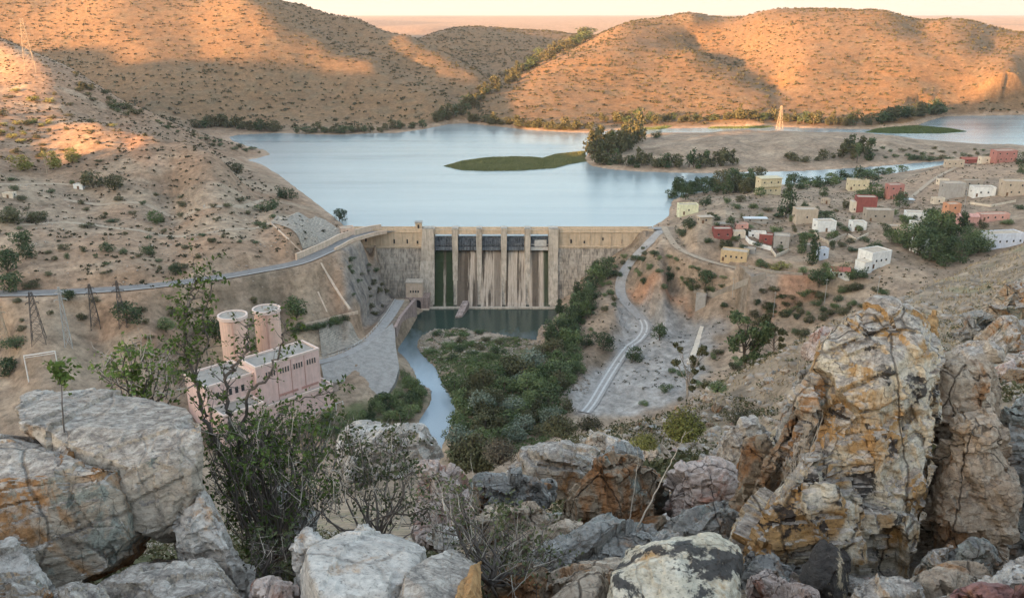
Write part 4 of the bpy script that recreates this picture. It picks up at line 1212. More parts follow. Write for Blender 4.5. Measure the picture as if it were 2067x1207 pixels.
def house(px, pyb, wpx, hpx, dep, rz, wall, label, storeys=1, win=2, door=True, roof='flat', side_win=1, name='house', cat='house', group='flat roofed houses of the village', annex=None, base_down=2.5, roofmat=None, balcony=False, sideface=None):
    b_ = Vector(G(px, pyb))
    sc = b_.y / F / 0.96
    W_ = wpx * sc
    a0, b0, c0 = ray(px, pyb - hpx)
    H = max(2.2, CZ + c0 / b0 * b_.y - b_.z)
    root = empty(name, (b_.x, b_.y, b_.z), math.radians(rz)); tag(root, label, cat, group)
    gz = [float(ground(b_.x + dx_, b_.y + dy_)) - b_.z for dx_ in (-W_ / 2, W_ / 2) for dy_ in (0, dep)]
    bd = max(1.0, -min(gz) + 0.8) if base_down else 1
    y0, y1 = 0.0, dep
    mb = MB()
    mb.box((0, dep / 2, -bd), (W_, dep, H + bd), 0, 0)
    wl = mb.build('wall', PM[wall], root)
    if roof == 'flat':
        mb = MB(); t = 0.25
        for c, s_ in (((0, 0.1, H), (W_ + .1, t, 0.55)), ((0, dep - 0.1, H), (W_ + .1, t, 0.55)), ((-W_ / 2 + .1, dep / 2, H), (t, dep - t - .2, 0.549)), ((W_ / 2 - .1, dep / 2, H), (t, dep - t - .2, 0.549))):
            mb.box(c, s_)
        mb.build('parapet', PM[wall], root)
        mb = MB(); mb.box((0, dep / 2, H + 0.003), (W_ - .5, dep - .6, 0.12)); mb.build('roof', roofmat or PM['beige'], root)
    elif roof == 'slab':
        mb = MB(); mb.box((0, dep / 2 - 0.3, H + 0.003), (W_ + 1.0, dep + 1.2, 0.35)); mb.build('roof', roofmat or PM[wall], root)
    else:
        mb = MB(); mb.xprism([(-0.5, H - 0.1), (dep / 2, H + 1.2), (dep + 0.5, H - 0.1), (dep + 0.5, H + 0.05), (dep / 2, H + 1.4), (-0.5, H + 0.05)], -W_ / 2 - .3, W_ / 2 + .3); mb.build('roof', roofmat or M_TILE, root)
    hs = H / storeys
    for s_ in range(storeys):
        for k in range(win):
            x = -W_ / 2 + W_ * (k + 0.5 + (0.5 if door and s_ == 0 else 0)) / (win + (1 if door and s_ == 0 else 0))
            ww, wh = min(0.9, W_ / (win + 1) * 0.4), min(1.0, hs * 0.32)
            mb = MB(); mb.box((x, -0.04, s_ * hs + hs * 0.42), (ww, 0.1, wh)); w_ = mb.build('window', M_WIN, root)
            mb = MB(); mb.box((x, -0.09, s_ * hs + hs * 0.42 - 0.14), (ww + .25, 0.2, 0.12)); mb.build('sill', PM['cream'], w_)
    if door:
        mb = MB(); mb.box((-W_ / 2 + W_ * 0.5 / (win + 1), -0.04, 0), (1.1, 0.12, min(2.1, hs * 0.8))); mb.build('door', M_DOORB, root)
    for k in range(side_win):
        for sx in (-1, 1):
            mb = MB(); mb.box((sx * (W_ / 2 + 0.02), dep * (k + 0.5) / side_win, (storeys - 1) * hs + hs * 0.45), (0.1, 0.9, min(1.1, hs * 0.4))); mb.build('window', M_WIN, root)
    if balcony:
        mb = MB(); mb.box((0, -0.75, hs * 1.0), (W_ * 0.96, 1.5, 0.25)); mb.box((0, -1.4, hs + .26), (W_ * 0.96, 0.15, 0.9)); mb.build('balcony', PM['yellow'], root)
    if annex:
        ax, ay, aw, ad, ah, am = annex
        mb = MB(); mb.box((ax, ay, -bd), (aw, ad, ah + bd)); an = mb.build('annex', PM[am], root)
        mb = MB(); mb.box((ax, ay, ah + .003), (aw + .2, ad + .2, 0.2)); mb.build('roof', PM['cream'], an)
        mb = MB(); mb.box((ax, ay - ad / 2 - .03, 0.8), (0.8, 0.1, 0.9)); mb.build('window', M_WIN, an)
    return root
house(1555, 393, 42, 32, 9, 8, 'yellow', 'tall yellow house with a wide balcony beside the lakeside trees', 2, 3, True, 'slab', balcony=True)
house(1390, 434, 38, 19, 6, 4, 'lemon', 'bright lemon yellow box house nearest the lake and the dam', 1, 1, True, 'flat')
house(1733, 384, 38, 19, 7, -5, 'yellow', 'low yellow house in front of the dark tree by the channel', 1, 3, True, 'flat')
house(1748, 428, 38, 28, 7, -8, 'red', 'deep red house with pale side in the middle of the village', 2, 0, False, 'flat', annex=(-6.6, 3.4, 3.2, 6, 5.5, 'cream'))
house(1808, 402, 30, 27, 6, 6, 'coral', 'coral red two storey house below the ploughed field', 2, 2, True, 'flat', annex=(5.5, 2.0, 3.5, 4, 3, 'red'))
house(1459, 484, 36, 20, 6, 0, 'red', 'low red shed with two bays beside the dirt square', 1, 2, False, 'flat')
house(1492, 482, 24, 13, 4, 0, 'cream', 'small cream lean-to attached right of the red shed', 1, 1, False, 'flat')
house(1576, 502, 30, 24, 7, -18, 'grey', 'grey block house right of the white compound', 1, 1, False, 'flat')
house(1545, 492, 26, 16, 5, -18, 'red', 'small red room inside the white walled compound', 1, 1, True, 'flat')
house(1528, 482, 34, 11, 4, -10, 'white', 'long white room at the back of the walled compound', 1, 2, False, 'flat')
house(1480, 529, 52, 20, 7, -24, 'ochre', 'long ochre building with a row of doors beside the dirt path', 1, 4, True, 'flat')
house(1512, 512, 22, 9, 3, -24, 'grey', 'small grey hut behind the long ochre building', 1, 1, False, 'flat')
house(1668, 468, 38, 19, 7, 4, 'white', 'white box house with walled yard left of its smaller twin', 1, 0, True, 'flat')
house(1734, 466, 28, 15, 6, 0, 'white', 'small white box house right of the walled yard', 1, 1, True, 'flat')
house(1777, 540, 52, 30, 9, 24, 'white', 'large white house with dark square windows nearest to the viewer in the village', 1, 3, True, 'flat', annex=(-9, 2, 5, 6, 4, 'white'))
house(1862, 512, 26, 26, 6, 12, 'white', 'narrow white house half hidden by the dense grove', 1, 1, True, 'flat')
house(1850, 448, 40, 16, 7, -12, 'white', 'pale stepped white house above the grove', 1, 2, True, 'flat')
house(1856, 466, 34, 15, 5, -12, 'white', 'lower white terrace house against the left edge of the grove', 1, 1, True, 'flat')
house(1986, 398, 42, 18, 7, -4, 'white', 'bright white flat roofed house in the right of the village', 1, 2, True, 'flat')
house(1925, 400, 40, 28, 8, -4, 'grey', 'tall plain grey beige house left of the bright white one', 2, 0, False, 'flat')
house(1925, 440, 26, 26, 6, 8, 'orange', 'small orange house above the grove', 2, 1, True, 'flat')
house(1955, 456, 36, 18, 6, -6, 'salmon', 'salmon house with pyramid roof behind the grove', 1, 1, True, 'gable', roofmat=PM['salmon'])
house(2008, 446, 60, 12, 5, 5, 'salmon', 'long low pink house row right of the salmon house', 1, 3, True, 'flat')
house(2030, 328, 42, 22, 8, 4, 'coral', 'coral two storey house on the skyline of the field', 2, 3, True, 'flat')
house(1992, 330, 24, 11, 5, 0, 'cream', 'small cream house beside the coral house on the field edge', 1, 1, False, 'flat')
house(1962, 330, 38, 8, 5, 0, 'red', 'long low dark red shed on the far edge of the field', 1, 2, False, 'gable')
house(1928, 338, 34, 13, 5, 0, 'beige', 'beige house at the far end of the field path', 1, 3, False, 'flat')
house(2048, 396, 44, 28, 8, -6, 'beige', 'beige house with an open loggia at the right edge of the village', 2, 2, True, 'flat')
house(1628, 452, 42, 27, 8, 0, 'beige', 'plain beige concrete house above the white walled yard', 1, 1, False, 'flat')
house(1775, 448, 52, 22, 7, -4, 'stone', 'stone house below the deep red one', 1, 2, True, 'flat')
house(1697, 562, 34, 14, 6, -12, 'white', 'white hut with a rust red roof beside the round dark tree', 1, 1, True, 'gable')
house(2030, 500, 76, 26, 8, 10, 'bluewhite', 'long bluish white house with dark windows behind the near slope', 1, 5, False, 'flat')
house(1663, 524, 18, 20, 4, 10, 'bluewhite', 'tiny grey white house right of the tall dark trees', 1, 1, False, 'flat')
house(1425, 452, 26, 13, 4, 10, 'beige', 'ruined beige shack with a dark opening left of the village trees', 1, 1, True, 'slab')
house(1462, 462, 22, 9, 4, -6, 'stone', 'low stone shack behind the red shed', 1, 1, False, 'slab')
house(1525, 450, 44, 8, 4, -2, 'grey', 'long low shed with a tin roof on the dirt rise', 1, 2, False, 'slab', roofmat=M_TIN)
house(1498, 463, 24, 9, 4, 0, 'salmon', 'little pinkish hut between trees behind the cream lean-to', 1, 1, False, 'flat')
house(1905, 372, 20, 8, 4, 0, 'cream', 'little cream barn beside the field path', 1, 1, False, 'flat')
house(1965, 378, 36, 12, 5, 3, 'stone', 'low stone farmhouse behind the bright white house', 1, 2, False, 'flat')
house(1895, 412, 22, 10, 4, 0, 'cream', 'cream hut left of the plain grey house', 1, 1, False, 'flat')
house(1830, 412, 26, 8, 4, -5, 'grey', 'low grey hut at the foot of the coral house', 1, 1, False, 'slab', roofmat=M_TIN)
house(1668, 412, 14, 9, 3, 0, 'beige', 'tiny beige shed on the open ground above the village', 1, 0, True, 'flat')
house(1640, 505, 24, 9, 4, 0, 'stone', 'low ruined stone hut below the walled yard', 1, 1, False, 'flat')
house(1806, 470, 26, 12, 5, -6, 'beige', 'beige hut left of the stepped white house', 1, 1, True, 'flat')
house(702, 474, 26, 12, 5, 18, 'peach', 'small peach gatehouse where the road meets the dam', 1, 1, True, 'flat', group=None)
house(158, 382, 18, 7, 4, 0, 'white', 'tiny white hut on the left hillside', 1, 0, True, 'flat', group=None)
house(16, 400, 20, 8, 4, 0, 'cream', 'tiny cream hut at the left edge of the hillside', 1, 0, True, 'flat', group=None)
house(1413, 624, 20, 26, 4, -20, 'grey', 'grey concrete pillar block at the lower end of the retaining wall', 1, 0, False, 'flat', group=None, name='concrete_block', cat='block', side_win=0)
def vwall(pts, h, mat, label, t=0.35):
    kerb('yard_wall', pts, label, t, h, mat, 'wall', 'yard walls of the village')
vwall([(1505,484),(1512,492),(1530,499),(1556,506)], 2.2, PM['white'], 'curved white wall in front of the compound')
vwall([(1556,506),(1566,520),(1592,508)], 1.6, PM['cream'], 'cream wall joining the compound and the grey block house')
vwall([(1642,470),(1650,482),(1672,493),(1708,478)], 1.8, PM['beige'], 'beige yard wall in front of the larger white box house')
vwall([(1712,478),(1728,488),(1752,476)], 1.6, PM['cream'], 'cream yard wall in front of the smaller white box house')
vwall([(1510,540),(1560,552),(1620,556)], 1.2, PM['stone'], 'stone wall below the dirt path of the village')
vwall([(1885,425),(1915,418),(1940,428)], 1.4, PM['stone'], 'stone wall left of the orange house')
vwall([(1958,412),(2000,418),(2050,408)], 1.2, PM['cream'], 'cream wall below the bright white house')
vwall([(1400,590),(1440,600),(1500,575),(1545,560)], 2.6, PM['stone'], 'curving stone retaining wall above the gravel yard')
vwall([(1600,540),(1660,545),(1720,530)], 1.2, PM['beige'], 'beige garden wall left of the near white house')
vwall([(1560,470),(1600,478),(1640,470)], 1.2, PM['stone'], 'stone garden wall behind the grey block house')
# concrete channel on the gravel yard
kerb('concrete_channel', [(1418, 660), (1405, 700), (1392, 735)], 'pale straight concrete slab running down the yard', 2.4, 0.4, PM['cream'], 'slab')
# ---------------------------------------------------------------- plants
def leaf_mat(name, cols, trans=0.15, scale=0.5):
    m, nt, b, out = new_mat(name)
    g = NG(nt)
    p = g.coord('Object')
    n = g.noise(p, scale, 3, 0.6)
    inf = g.n('ShaderNodeObjectInfo').outputs['Random']
    geo = g.n('ShaderNodeNewGeometry').outputs['Random Per Island']
    f = g.math('ADD', g.math('MULTIPLY', n, 0.5), g.math('ADD', g.math('MULTIPLY', inf, 0.35), g.math('MULTIPLY', geo, 0.35)))
    k = len(cols)
    c = g.ramp(f, [(0.25 + 0.6 * i / (k - 1), cols[i]) for i in range(k)])
    g.l(c, b.inputs['Base Color'])
    b.inputs['Roughness'].default_value = 0.75
    b.inputs['Specular IOR Level'].default_value = 0.15
    return m
L_DARK = leaf_mat('leaves_dark', [(0.026, 0.042, 0.019), (0.058, 0.083, 0.036), (0.11, 0.14, 0.065)])
L_GREEN = leaf_mat('leaves_green', [(0.045, 0.068, 0.026), (0.10, 0.135, 0.05), (0.17, 0.21, 0.09)])
L_GREY = leaf_mat('leaves_silver', [(0.07, 0.09, 0.06), (0.14, 0.17, 0.12), (0.24, 0.27, 0.20)])
L_OLIVE = leaf_mat('leaves_olive', [(0.045, 0.045, 0.02), (0.085, 0.085, 0.04), (0.13, 0.12, 0.06)])
L_YEL = leaf_mat('leaves_yellow_green', [(0.12, 0.12, 0.03), (0.22, 0.21, 0.06), (0.36, 0.33, 0.11)])
L_SCRUB = leaf_mat('leaves_scrub', [(0.03, 0.032, 0.017), (0.055, 0.055, 0.028), (0.09, 0.08, 0.045)], scale=0.02)
L_DRY = leaf_mat('dry_stalks', [(0.20, 0.15, 0.09), (0.34, 0.27, 0.17), (0.50, 0.41, 0.28)])
L_REED = leaf_mat('reeds', [(0.05, 0.07, 0.025), (0.11, 0.13, 0.05), (0.20, 0.20, 0.09)], scale=0.06)
M_BARK = simple_mat('bark', (0.13, 0.10, 0.08), 0.9, 0.25, 3, 0.4)
M_BARKP = simple_mat('pale_bark', (0.34, 0.29, 0.24), 0.9, 0.25, 3, 0.3)

def leaf_quads(P, Nrm, size, rng, jit=0.9):
    """one small folded leaf face per point"""
    n = len(P)
    r = rng.normal(size=(n, 3))
    N = Nrm + r * jit
    N /= np.linalg.norm(N, axis=1, keepdims=True) + 1e-9
    a = np.cross(N, rng.normal(size=(n, 3))); a /= np.linalg.norm(a, axis=1, keepdims=True) + 1e-9
    b = np.cross(N, a)
    s = (size * rng.uniform(0.6, 1.4, n))[:, None]
    V = np.stack([P - a * s, P - b * s * 0.55, P + a * s, P + b * s * 0.55], 1).reshape(-1, 3)
    Fq = np.arange(4 * n).reshape(-1, 4)
    return V, Fq
def crown_points(n, lumps, rng, shell=0.55):
    """points spread through lumpy crown; lumps = (cx,cy,cz,rx,ry,rz)"""
    L = np.array(lumps)
    w = (L[:, 3] * L[:, 4] * L[:, 5]) ** 0.67
    k = rng.choice(len(L), n, p=w / w.sum())
    d = rng.normal(size=(n, 3)); d /= np.linalg.norm(d, axis=1, keepdims=True)
    r = (shell + (1 - shell) * rng.uniform(0, 1, n) ** 0.6)[:, None]
    wob = 1 + 0.22 * vnoise(d[:, 0] * 3 + k, d[:, 1] * 3, d[:, 2] * 3)[:, None]
    return L[k, :3] + d * L[k, 3:] * r * wob, d
def make_lumps(kind, rng):
    """unit crown: about 1 wide, 1 high, foot at z=0"""
    out = []
    if kind == 'round':
        out.append((0, 0, .46, .38, .38, .38))
        for i in range(9):
            a = rng.uniform(0, 6.28); z = rng.uniform(.14, .78); r = rng.uniform(.12, .36) * (1 if z < .7 else .5)
            s = rng.uniform(.12, .22)
            out.append((r * math.cos(a), r * math.sin(a), z, s, s, s * .85))
    elif kind == 'tall':
        for i in range(11):
            z = rng.uniform(.15, .9); a = rng.uniform(0, 6.28); r = rng.uniform(0, .34) * (1.15 - z)
            s = rng.uniform(.12, .2) * (1.25 - z * .6)
            out.append((r * math.cos(a), r * math.sin(a), z, s, s, s * 1.2))
    elif kind == 'shrub':
        out.append((0, 0, .36, .36, .36, .34))
        for i in range(8):
            a = rng.uniform(0, 6.28); r = rng.uniform(.15, .38); s = rng.uniform(.14, .26)
            out.append((r * math.cos(a), r * math.sin(a), rng.uniform(.15, .62), s, s, s))
    elif kind == 'airy':
        for i in range(13):
            a = rng.uniform(0, 6.28); z = rng.uniform(.3, .95); r = rng.uniform(.1, .38) * (1.3 - z)
            s = rng.uniform(.07, .13)
            out.append((r * math.cos(a), r * math.sin(a), z, s * 1.3, s * 1.3, s * .8))
    return out
def tree_proto(name, kind, lm, seed, nleaf, leaf, bark=None, parts=True, single=False):
    rng = np.random.default_rng(seed)
    lumps = make_lumps(kind, rng)
    P, d = crown_points(nleaf, lumps, rng, 0.5 if kind != 'airy' else 0.2)
    P[:, 2] = np.maximum(P[:, 2], 0.02)
    V, Fq = leaf_quads(P, d, leaf, rng)
    mb = MB()
    th = 0.2 if kind in ('round', 'tall', 'airy') else 0.15
    mb.path([(0, 0, -0.06), (0.01, 0.0, th * .5), (-0.01, 0.01, th), (0.0, 0, .6 if kind != 'shrub' else .3)], [0.035, 0.028, 0.022, 0.01], 6)
    for l in lumps[:8]:
        mb.path([(0, 0, th * rng.uniform(.4, 1)), (l[0] * .5, l[1] * .5, (th + l[2]) / 2), (l[0], l[1], l[2])], [0.016, 0.010, 0.004], 4)
    if single:
        nb = len(mb.v)
        Vt = np.concatenate([np.array(mb.v), V]); 
        Ft = [tuple(f) for f in mb.f] + [tuple(int(i) + nb for i in f) for f in Fq]
        o = mesh_obj(name, Vt, Ft, [bark or M_BARK, lm], None, False, [0] * len(mb.f) + [1] * len(Fq))
        COL.objects.unlink(o)
        return ('single', o)
    tr = mb.build('trunk', bark or M_BARK); cr = mesh_obj('crown', V, Fq, lm)
    COL.objects.unlink(tr); COL.objects.unlink(cr)
    return ('parts', tr, cr)
def place(proto, name, x, y, z, w, h, label, cat, group=None, rz=None, wy=None):
    rz = random.uniform(0, 6.28) if rz is None else rz
    if proto[0] == 'single':
        o = proto[1].copy(); o.name = name
        COL.objects.link(o)
        o.location = (x, y, z); o.scale = (w, wy or w, h); o.rotation_euler = (0, 0, rz)
        return tag(o, label, cat, group)
    r = empty(name, (x, y, z), rz); r.scale = (w, wy or w, h)
    for ch, nm in zip(proto[1:], ('trunk', 'crown')):
        c = ch.copy(); COL.objects.link(c); c.name = nm; c.parent = r
    return tag(r, label, cat, group)
PR = {}
for kind, lm, tagk in (('round', L_DARK, 'rd'), ('round', L_GREEN, 'rg'), ('round', L_GREY, 'rs'), ('tall', L_DARK, 'td'), ('tall', L_OLIVE, 'to'), ('shrub', L_DARK, 'sd'), ('shrub', L_GREEN, 'sg'),
                       ('shrub', L_OLIVE, 'so'), ('shrub', L_GREY, 'ss'), ('shrub', L_YEL, 'sy'), ('round', L_OLIVE, 'ro'), ('round', L_YEL, 'ry')):
    for v in range(3):
        PR[tagk, v, 1] = tree_proto('tree', kind, lm, 100 + v * 7 + len(PR), 1100, 0.036)
        PR[tagk, v, 0] = tree_proto('tree', kind, lm, 300 + v * 7 + len(PR), 420, 0.055, single=True)
ADJ = dict(rd='dark green', rg='mid green', rs='silvery', td='tall dark', to='tall olive', ro='olive', ry='yellow green', sd='dark', sg='green', so='olive brown', sy='yellowish', ss='silvery')
QUEUE = []
def plant(k, px, pyb, wpx, hpx, label, cat, group=None, parts=True, name=None, ymin=26, dz=0.0):
    x, y, z = G(px, pyb, ymin=ymin)
    if z < ZR + .2: z = ZR + .1
    w = wpx * y / F / 0.96
    a0, b0, c0 = ray(px, pyb - hpx)
    h = max(0.6, (CZ + c0 / b0 * y - z))
    lim = w * 2.2
    nm = name or ('tree' if cat == 'tree' else 'shrub')
    return place(PR[k, random.randrange(3), 1 if parts else 0], nm, x, y, z + dz, w * 1.12, min(h, lim) * 1.08, label, cat, group)

# distinct plants, one by one
for k, px, py, w, h, lab, cat in [
    ('rd', 258, 652, 68, 46, 'large round dark green tree at the foot of the right dark pylon', 'tree'),
    ('rg', 335, 670, 44, 30, 'small round tree between the big round tree and the surge towers', 'tree'),
    ('rd', 436, 692, 46, 56, 'dark tree left of the left surge tower', 'tree'),
    ('rg', 598, 642, 58, 44, 'green tree right of the right surge tower on the bare slope', 'tree'),
    ('rd', 686, 447, 30, 28, 'dark round tree on the shore above the dam gatehouse', 'tree'),
    ('rg', 313, 452, 34, 32, 'small tree with a bare trunk on the terraced left slope', 'tree'),
    ('sd', 45, 503, 44, 46, 'dark green bush near the left edge above the road', 'shrub'),
    ('sd', 16, 548, 60, 60, 'big dark clump of bush at the left edge just above the road', 'shrub'),
    ('sd', 20, 590, 60, 50, 'dark bush at the left edge touching the road', 'shrub'),
    ('so', 22, 448, 70, 34, 'broad dark scrub thicket at the left edge of the hillside', 'shrub'),
    ('so', 78, 446, 50, 26, 'smaller dark scrub beside the broad thicket at the left edge', 'shrub'),
    ('sd', 55, 520, 36, 30, 'dark shrub right of the dark bush near the left edge', 'shrub'),
    ('sd', 138, 606, 34, 26, 'dark shrub on the roadside behind the pale pylon', 'shrub'),
    ('so', 62, 582, 44, 18, 'low shrub on the upper edge of the road behind the tall dark pylon', 'shrub'),
    ('sd', 34, 704, 56, 30, 'dark shrub in the yard left of the tall dark pylon', 'shrub'),
    ('sd', 10, 758, 60, 44, 'dark shrub at the left edge beside the white gantry', 'shrub'),
    ('rd', 1218, 708, 46, 40, 'large dark round tree on the left edge of the gravel yard', 'tree'),
    ('rd', 1183, 700, 34, 28, 'small dark tree leaning against the large one at the gravel yard', 'tree'),
    ('rd', 1276, 730, 44, 34, 'round dark tree standing on the wheel tracks of the gravel yard', 'tree'),
    ('rd', 1331, 687, 38, 38, 'round dark tree right of the gravel road bend', 'tree'),
    ('rd', 1158, 760, 36, 32, 'dark bush at the lower left edge of the gravel yard', 'tree'),
    ('rd', 1653, 578, 46, 38, 'very round dark tree left of the hut with rust red roof', 'tree'),
    ('rd', 1424, 578, 42, 34, 'dark round tree on the slope above the orange cutting', 'tree'),
    ('rd', 1398, 586, 28, 24, 'small dark tree left of the one above the orange cutting', 'tree'),
    ('sd', 1462, 620, 18, 14, 'small dark bush below the retaining wall', 'shrub'),
    ('sd', 1556, 626, 26, 22, 'dark bush on top of the right orange cutting', 'shrub'),
    ('td', 1640, 535, 40, 60, 'tall dark tree in front of the grey white hut', 'tree'),
    ('td', 1618, 512, 34, 42, 'dark tree left of the tallest one in the village middle', 'tree'),
    ('rd', 1586, 440, 42, 58, 'tall dark tree right of the yellow balcony house', 'tree'),
    ('td', 1590, 400, 34, 42, 'dark tree directly behind the yellow balcony house', 'tree'),
    ('rg', 1535, 398, 28, 20, 'olive green bush left of the yellow balcony house', 'shrub'),
    ('rd', 1660, 398, 22, 22, 'single round dark tree on the open ground above the village', 'tree'),
    ('sd', 1625, 420, 16, 18, 'little dark tree below the single round one', 'tree'),
    ('rd', 1748, 378, 60, 34, 'broad dark tree behind the low yellow house', 'tree'),
    ('rg', 1765, 400, 44, 34, 'green tree right of the low yellow house', 'tree'),
    ('rg', 1738, 402, 36, 20, 'low green bush in front of the low yellow house', 'shrub'),
    ('rd', 1666, 448, 50, 24, 'dark spreading tree behind the larger white box house', 'tree'),
    ('rd', 1473, 462, 24, 26, 'dark tree behind the red shed', 'tree'),
    ('sd', 1390, 462, 34, 26, 'dark bush right of the gravel road top', 'shrub'),
    ('sd', 1376, 478, 26, 20, 'dark bush on the road edge above the dam', 'shrub'),
    ('sd', 1430, 490, 22, 14, 'dark bush at the left end of the red shed', 'shrub'),
    ('sg', 1535, 540, 34, 18, 'green bush below the grey block house', 'shrub'),
    ('sy', 1575, 545, 40, 20, 'yellow green bush at the foot of the grey block house', 'shrub'),
    ('so', 1465, 500, 32, 14, 'olive bush above the long ochre building', 'shrub'),
    ('rd', 1815, 420, 34, 36, 'dark tree in front of the coral house', 'tree'),
    ('rd', 1788, 470, 20, 20, 'small round dark tree left of the grove', 'tree'),
    ('rd', 1800, 492, 34, 32, 'round dark tree at the left edge of the grove', 'tree'),
    ('sd', 1765, 500, 34, 16, 'low dark bush left of the grove edge', 'shrub'),
    ('rd', 2062, 335, 34, 34, 'dark tree at the right edge behind the coral skyline house', 'tree'),
    ('rd', 2064, 352, 22, 22, 'small dark tree at the right edge above the village', 'tree'),
    ('sd', 1325, 280, 20, 22, 'single dark tree standing on the back shore of the peninsula', 'tree'),
    ('ry', 45, 345, 44, 36, 'sunlit yellow green tree on the left hillside', 'tree'),
    ('ry', 108, 342, 36, 42, 'taller sunlit yellow green tree beside the pale pole', 'tree'),
    ('ry', 146, 330, 34, 36, 'yellow green tree right of the taller sunlit one', 'tree'),
    ('ro', 188, 380, 52, 40, 'grey green tree below the eroded hillock on the left', 'tree'),
    ('ro', 232, 384, 46, 36, 'grey green tree right of the first below the hillock', 'tree'),
    ('sg', 65, 250, 22, 14, 'small bright bush high on the sunlit left hill', 'shrub'),
    ('ro', 480, 352, 34, 24, 'grey olive tree near the lake shore of the left hill', 'tree'),
    ('sd', 540, 425, 46, 28, 'dark shrub above the paved bank', 'shrub'),
    ('sd', 578, 402, 40, 34, 'dark shrub on the shore edge of the left hill', 'shrub'),
    ('sd', 532, 462, 18, 18, 'small dark bush at the left corner of the paved bank', 'shrub'),
    ('sd', 355, 556, 34, 30, 'brown green shrub just above the road left of its bend', 'shrub'),
    ('sd', 300, 515, 30, 24, 'dark bush in the middle of the bare left slope', 'shrub'),
    ('sd', 214, 508, 30, 22, 'dark bush left of the one in the middle of the bare slope', 'shrub')]:
    plant(k, px, py, w, h, lab, cat)
# ---------------------------------------------------------------- stands of trees and scrub
def in_poly(px, py, P):
    ins = False
    n = len(P)
    for i in range(n):
        (x1, y1), (x2, y2) = P[i], P[(i + 1) % n]
        if (y1 > py) != (y2 > py) and px < (x2 - x1) * (py - y1) / (y2 - y1) + x1: ins = not ins
    return ins
def scatter_poly(P, n, mind):
    out = []
    xs = [p[0] for p in P]; ys = [p[1] for p in P]
    for _ in range(n * 40):
        if len(out) >= n: break
        q = (random.uniform(min(xs), max(xs)), random.uniform(min(ys), max(ys)))
        if in_poly(q[0], q[1], P) and all((q[0] - o[0]) ** 2 + ((q[1] - o[1]) * 1.6) ** 2 > mind * mind for o in out): out.append(q)
    return out
def enqueue(k, px, py, w, h, label, cat, group, parts):
    QUEUE.append([k, px, py, w, h, label, cat, group, parts])
def flush_plants(room=dict(tree=245, shrub=250)):
    for cat, n in room.items():
        Q = sorted([q for q in QUEUE if q[6] == cat], key=lambda q: -q[3] * q[4])
        for q in Q[:n]:
            med = sorted(x[3] for x in Q if x[7] == q[7])
            lab = q[5]
            big = 'large ' if q[3] > med[int(len(med) * .7)] else 'small ' if q[3] < med[int(len(med) * .3)] else ''
            head = ADJ[q[0]] + ' '
            for w_ in ('dark green ', 'dense dark ', 'dark ', 'olive ', 'green ', 'leafy ', 'brown green ', 'tall olive ', 'dry ', 'low ', 'tiny '):
                if lab.startswith(w_): lab = lab[len(w_):]; break
            gx_ = sorted(x[1] for x in Q if x[7] == q[7]); gy_ = sorted(x[2] for x in Q if x[7] == q[7]); m_ = len(gx_)
            side_ = 'left' if q[1] < gx_[m_ // 3] else 'right' if q[1] > gx_[2 * m_ // 3] else 'middle'
            dep_ = 'back' if q[2] < gy_[m_ // 2] else 'front'
            lab = ' '.join((big + head + lab).split()[:13]); big = head = ''
            lab += ', ' + dep_ + ' ' + side_
            o = plant(q[0], q[1], q[2], q[3], q[4], big + head + lab, cat, q[7], q[8])
        VV, FF, MI, mats, nb = [], [], [], [], 0
        for q in Q[n:]:
            x, y, z = G(q[1], q[2])
            z = max(z, ZR + .1)
            w = q[3] * y / F / 0.96 * 1.12
            a0, b0, c0 = ray(q[1], q[2] - q[4])
            h = min(max(0.6, CZ + c0 / b0 * y - z), w * 2.2) * 1.08
            me = PR[q[0], random.randrange(3), 0][1].data
            if 'co' not in CACHE.setdefault(me.name, {}):
                v = np.empty(len(me.vertices) * 3); me.vertices.foreach_get('co', v)
                CACHE[me.name] = dict(co=v.reshape(-1, 3), f=[tuple(p.vertices) for p in me.polygons], mi=[p.material_index for p in me.polygons])
            c = CACHE[me.name]
            a = random.uniform(0, 6.28); R_ = np.array([[math.cos(a), math.sin(a), 0], [-math.sin(a), math.cos(a), 0], [0, 0, 1]])
            VV.append((c['co'] * np.array([w, w, h])) @ R_ + np.array([x, y, z]))
            ix = []
            for m in me.materials:
                if m not in mats: mats.append(m)
                ix.append(mats.index(m))
            FF += [tuple(i + nb for i in f) for f in c['f']]; MI += [ix[i] for i in c['mi']]
            nb += len(c['co'])
        if VV:
            tag(mesh_obj('distant_' + cat + 's', np.concatenate(VV), FF, mats, midx=MI), 'the smallest far ' + cat + 's of the shores and slopes', kind='stuff')
CACHE = {}
def stand(P, n, mind, kinds, w, h, label, cat, group, parts=True, wet=False):
    for q in scatter_poly(P, n, mind):
        s = random.uniform(0.75, 1.25)
        ww = random.uniform(*w) * s; hh = random.uniform(*h) * s
        enqueue(random.choice(kinds), q[0], q[1], ww, hh, label, cat, group, parts)
def along(L, n, kinds, w, h, label, cat, group, jitter=4, parts=False):
    seg = [math.dist(L[i], L[i + 1]) for i in range(len(L) - 1)]
    tot = sum(seg)
    for i in range(n):
        t = (i + random.uniform(0.1, 0.9)) / n * tot
        k = 0
        while t > seg[k] and k < len(seg) - 1: t -= seg[k]; k += 1
        f = t / seg[k]
        s = random.uniform(0.7, 1.25)
        enqueue(random.choice(kinds), L[k][0] + (L[k + 1][0] - L[k][0]) * f + random.uniform(-jitter, jitter), L[k][1] + (L[k + 1][1] - L[k][1]) * f + random.uniform(-jitter, jitter) * .5,
              random.uniform(*w) * s, random.uniform(*h) * s, label, cat, group, parts)
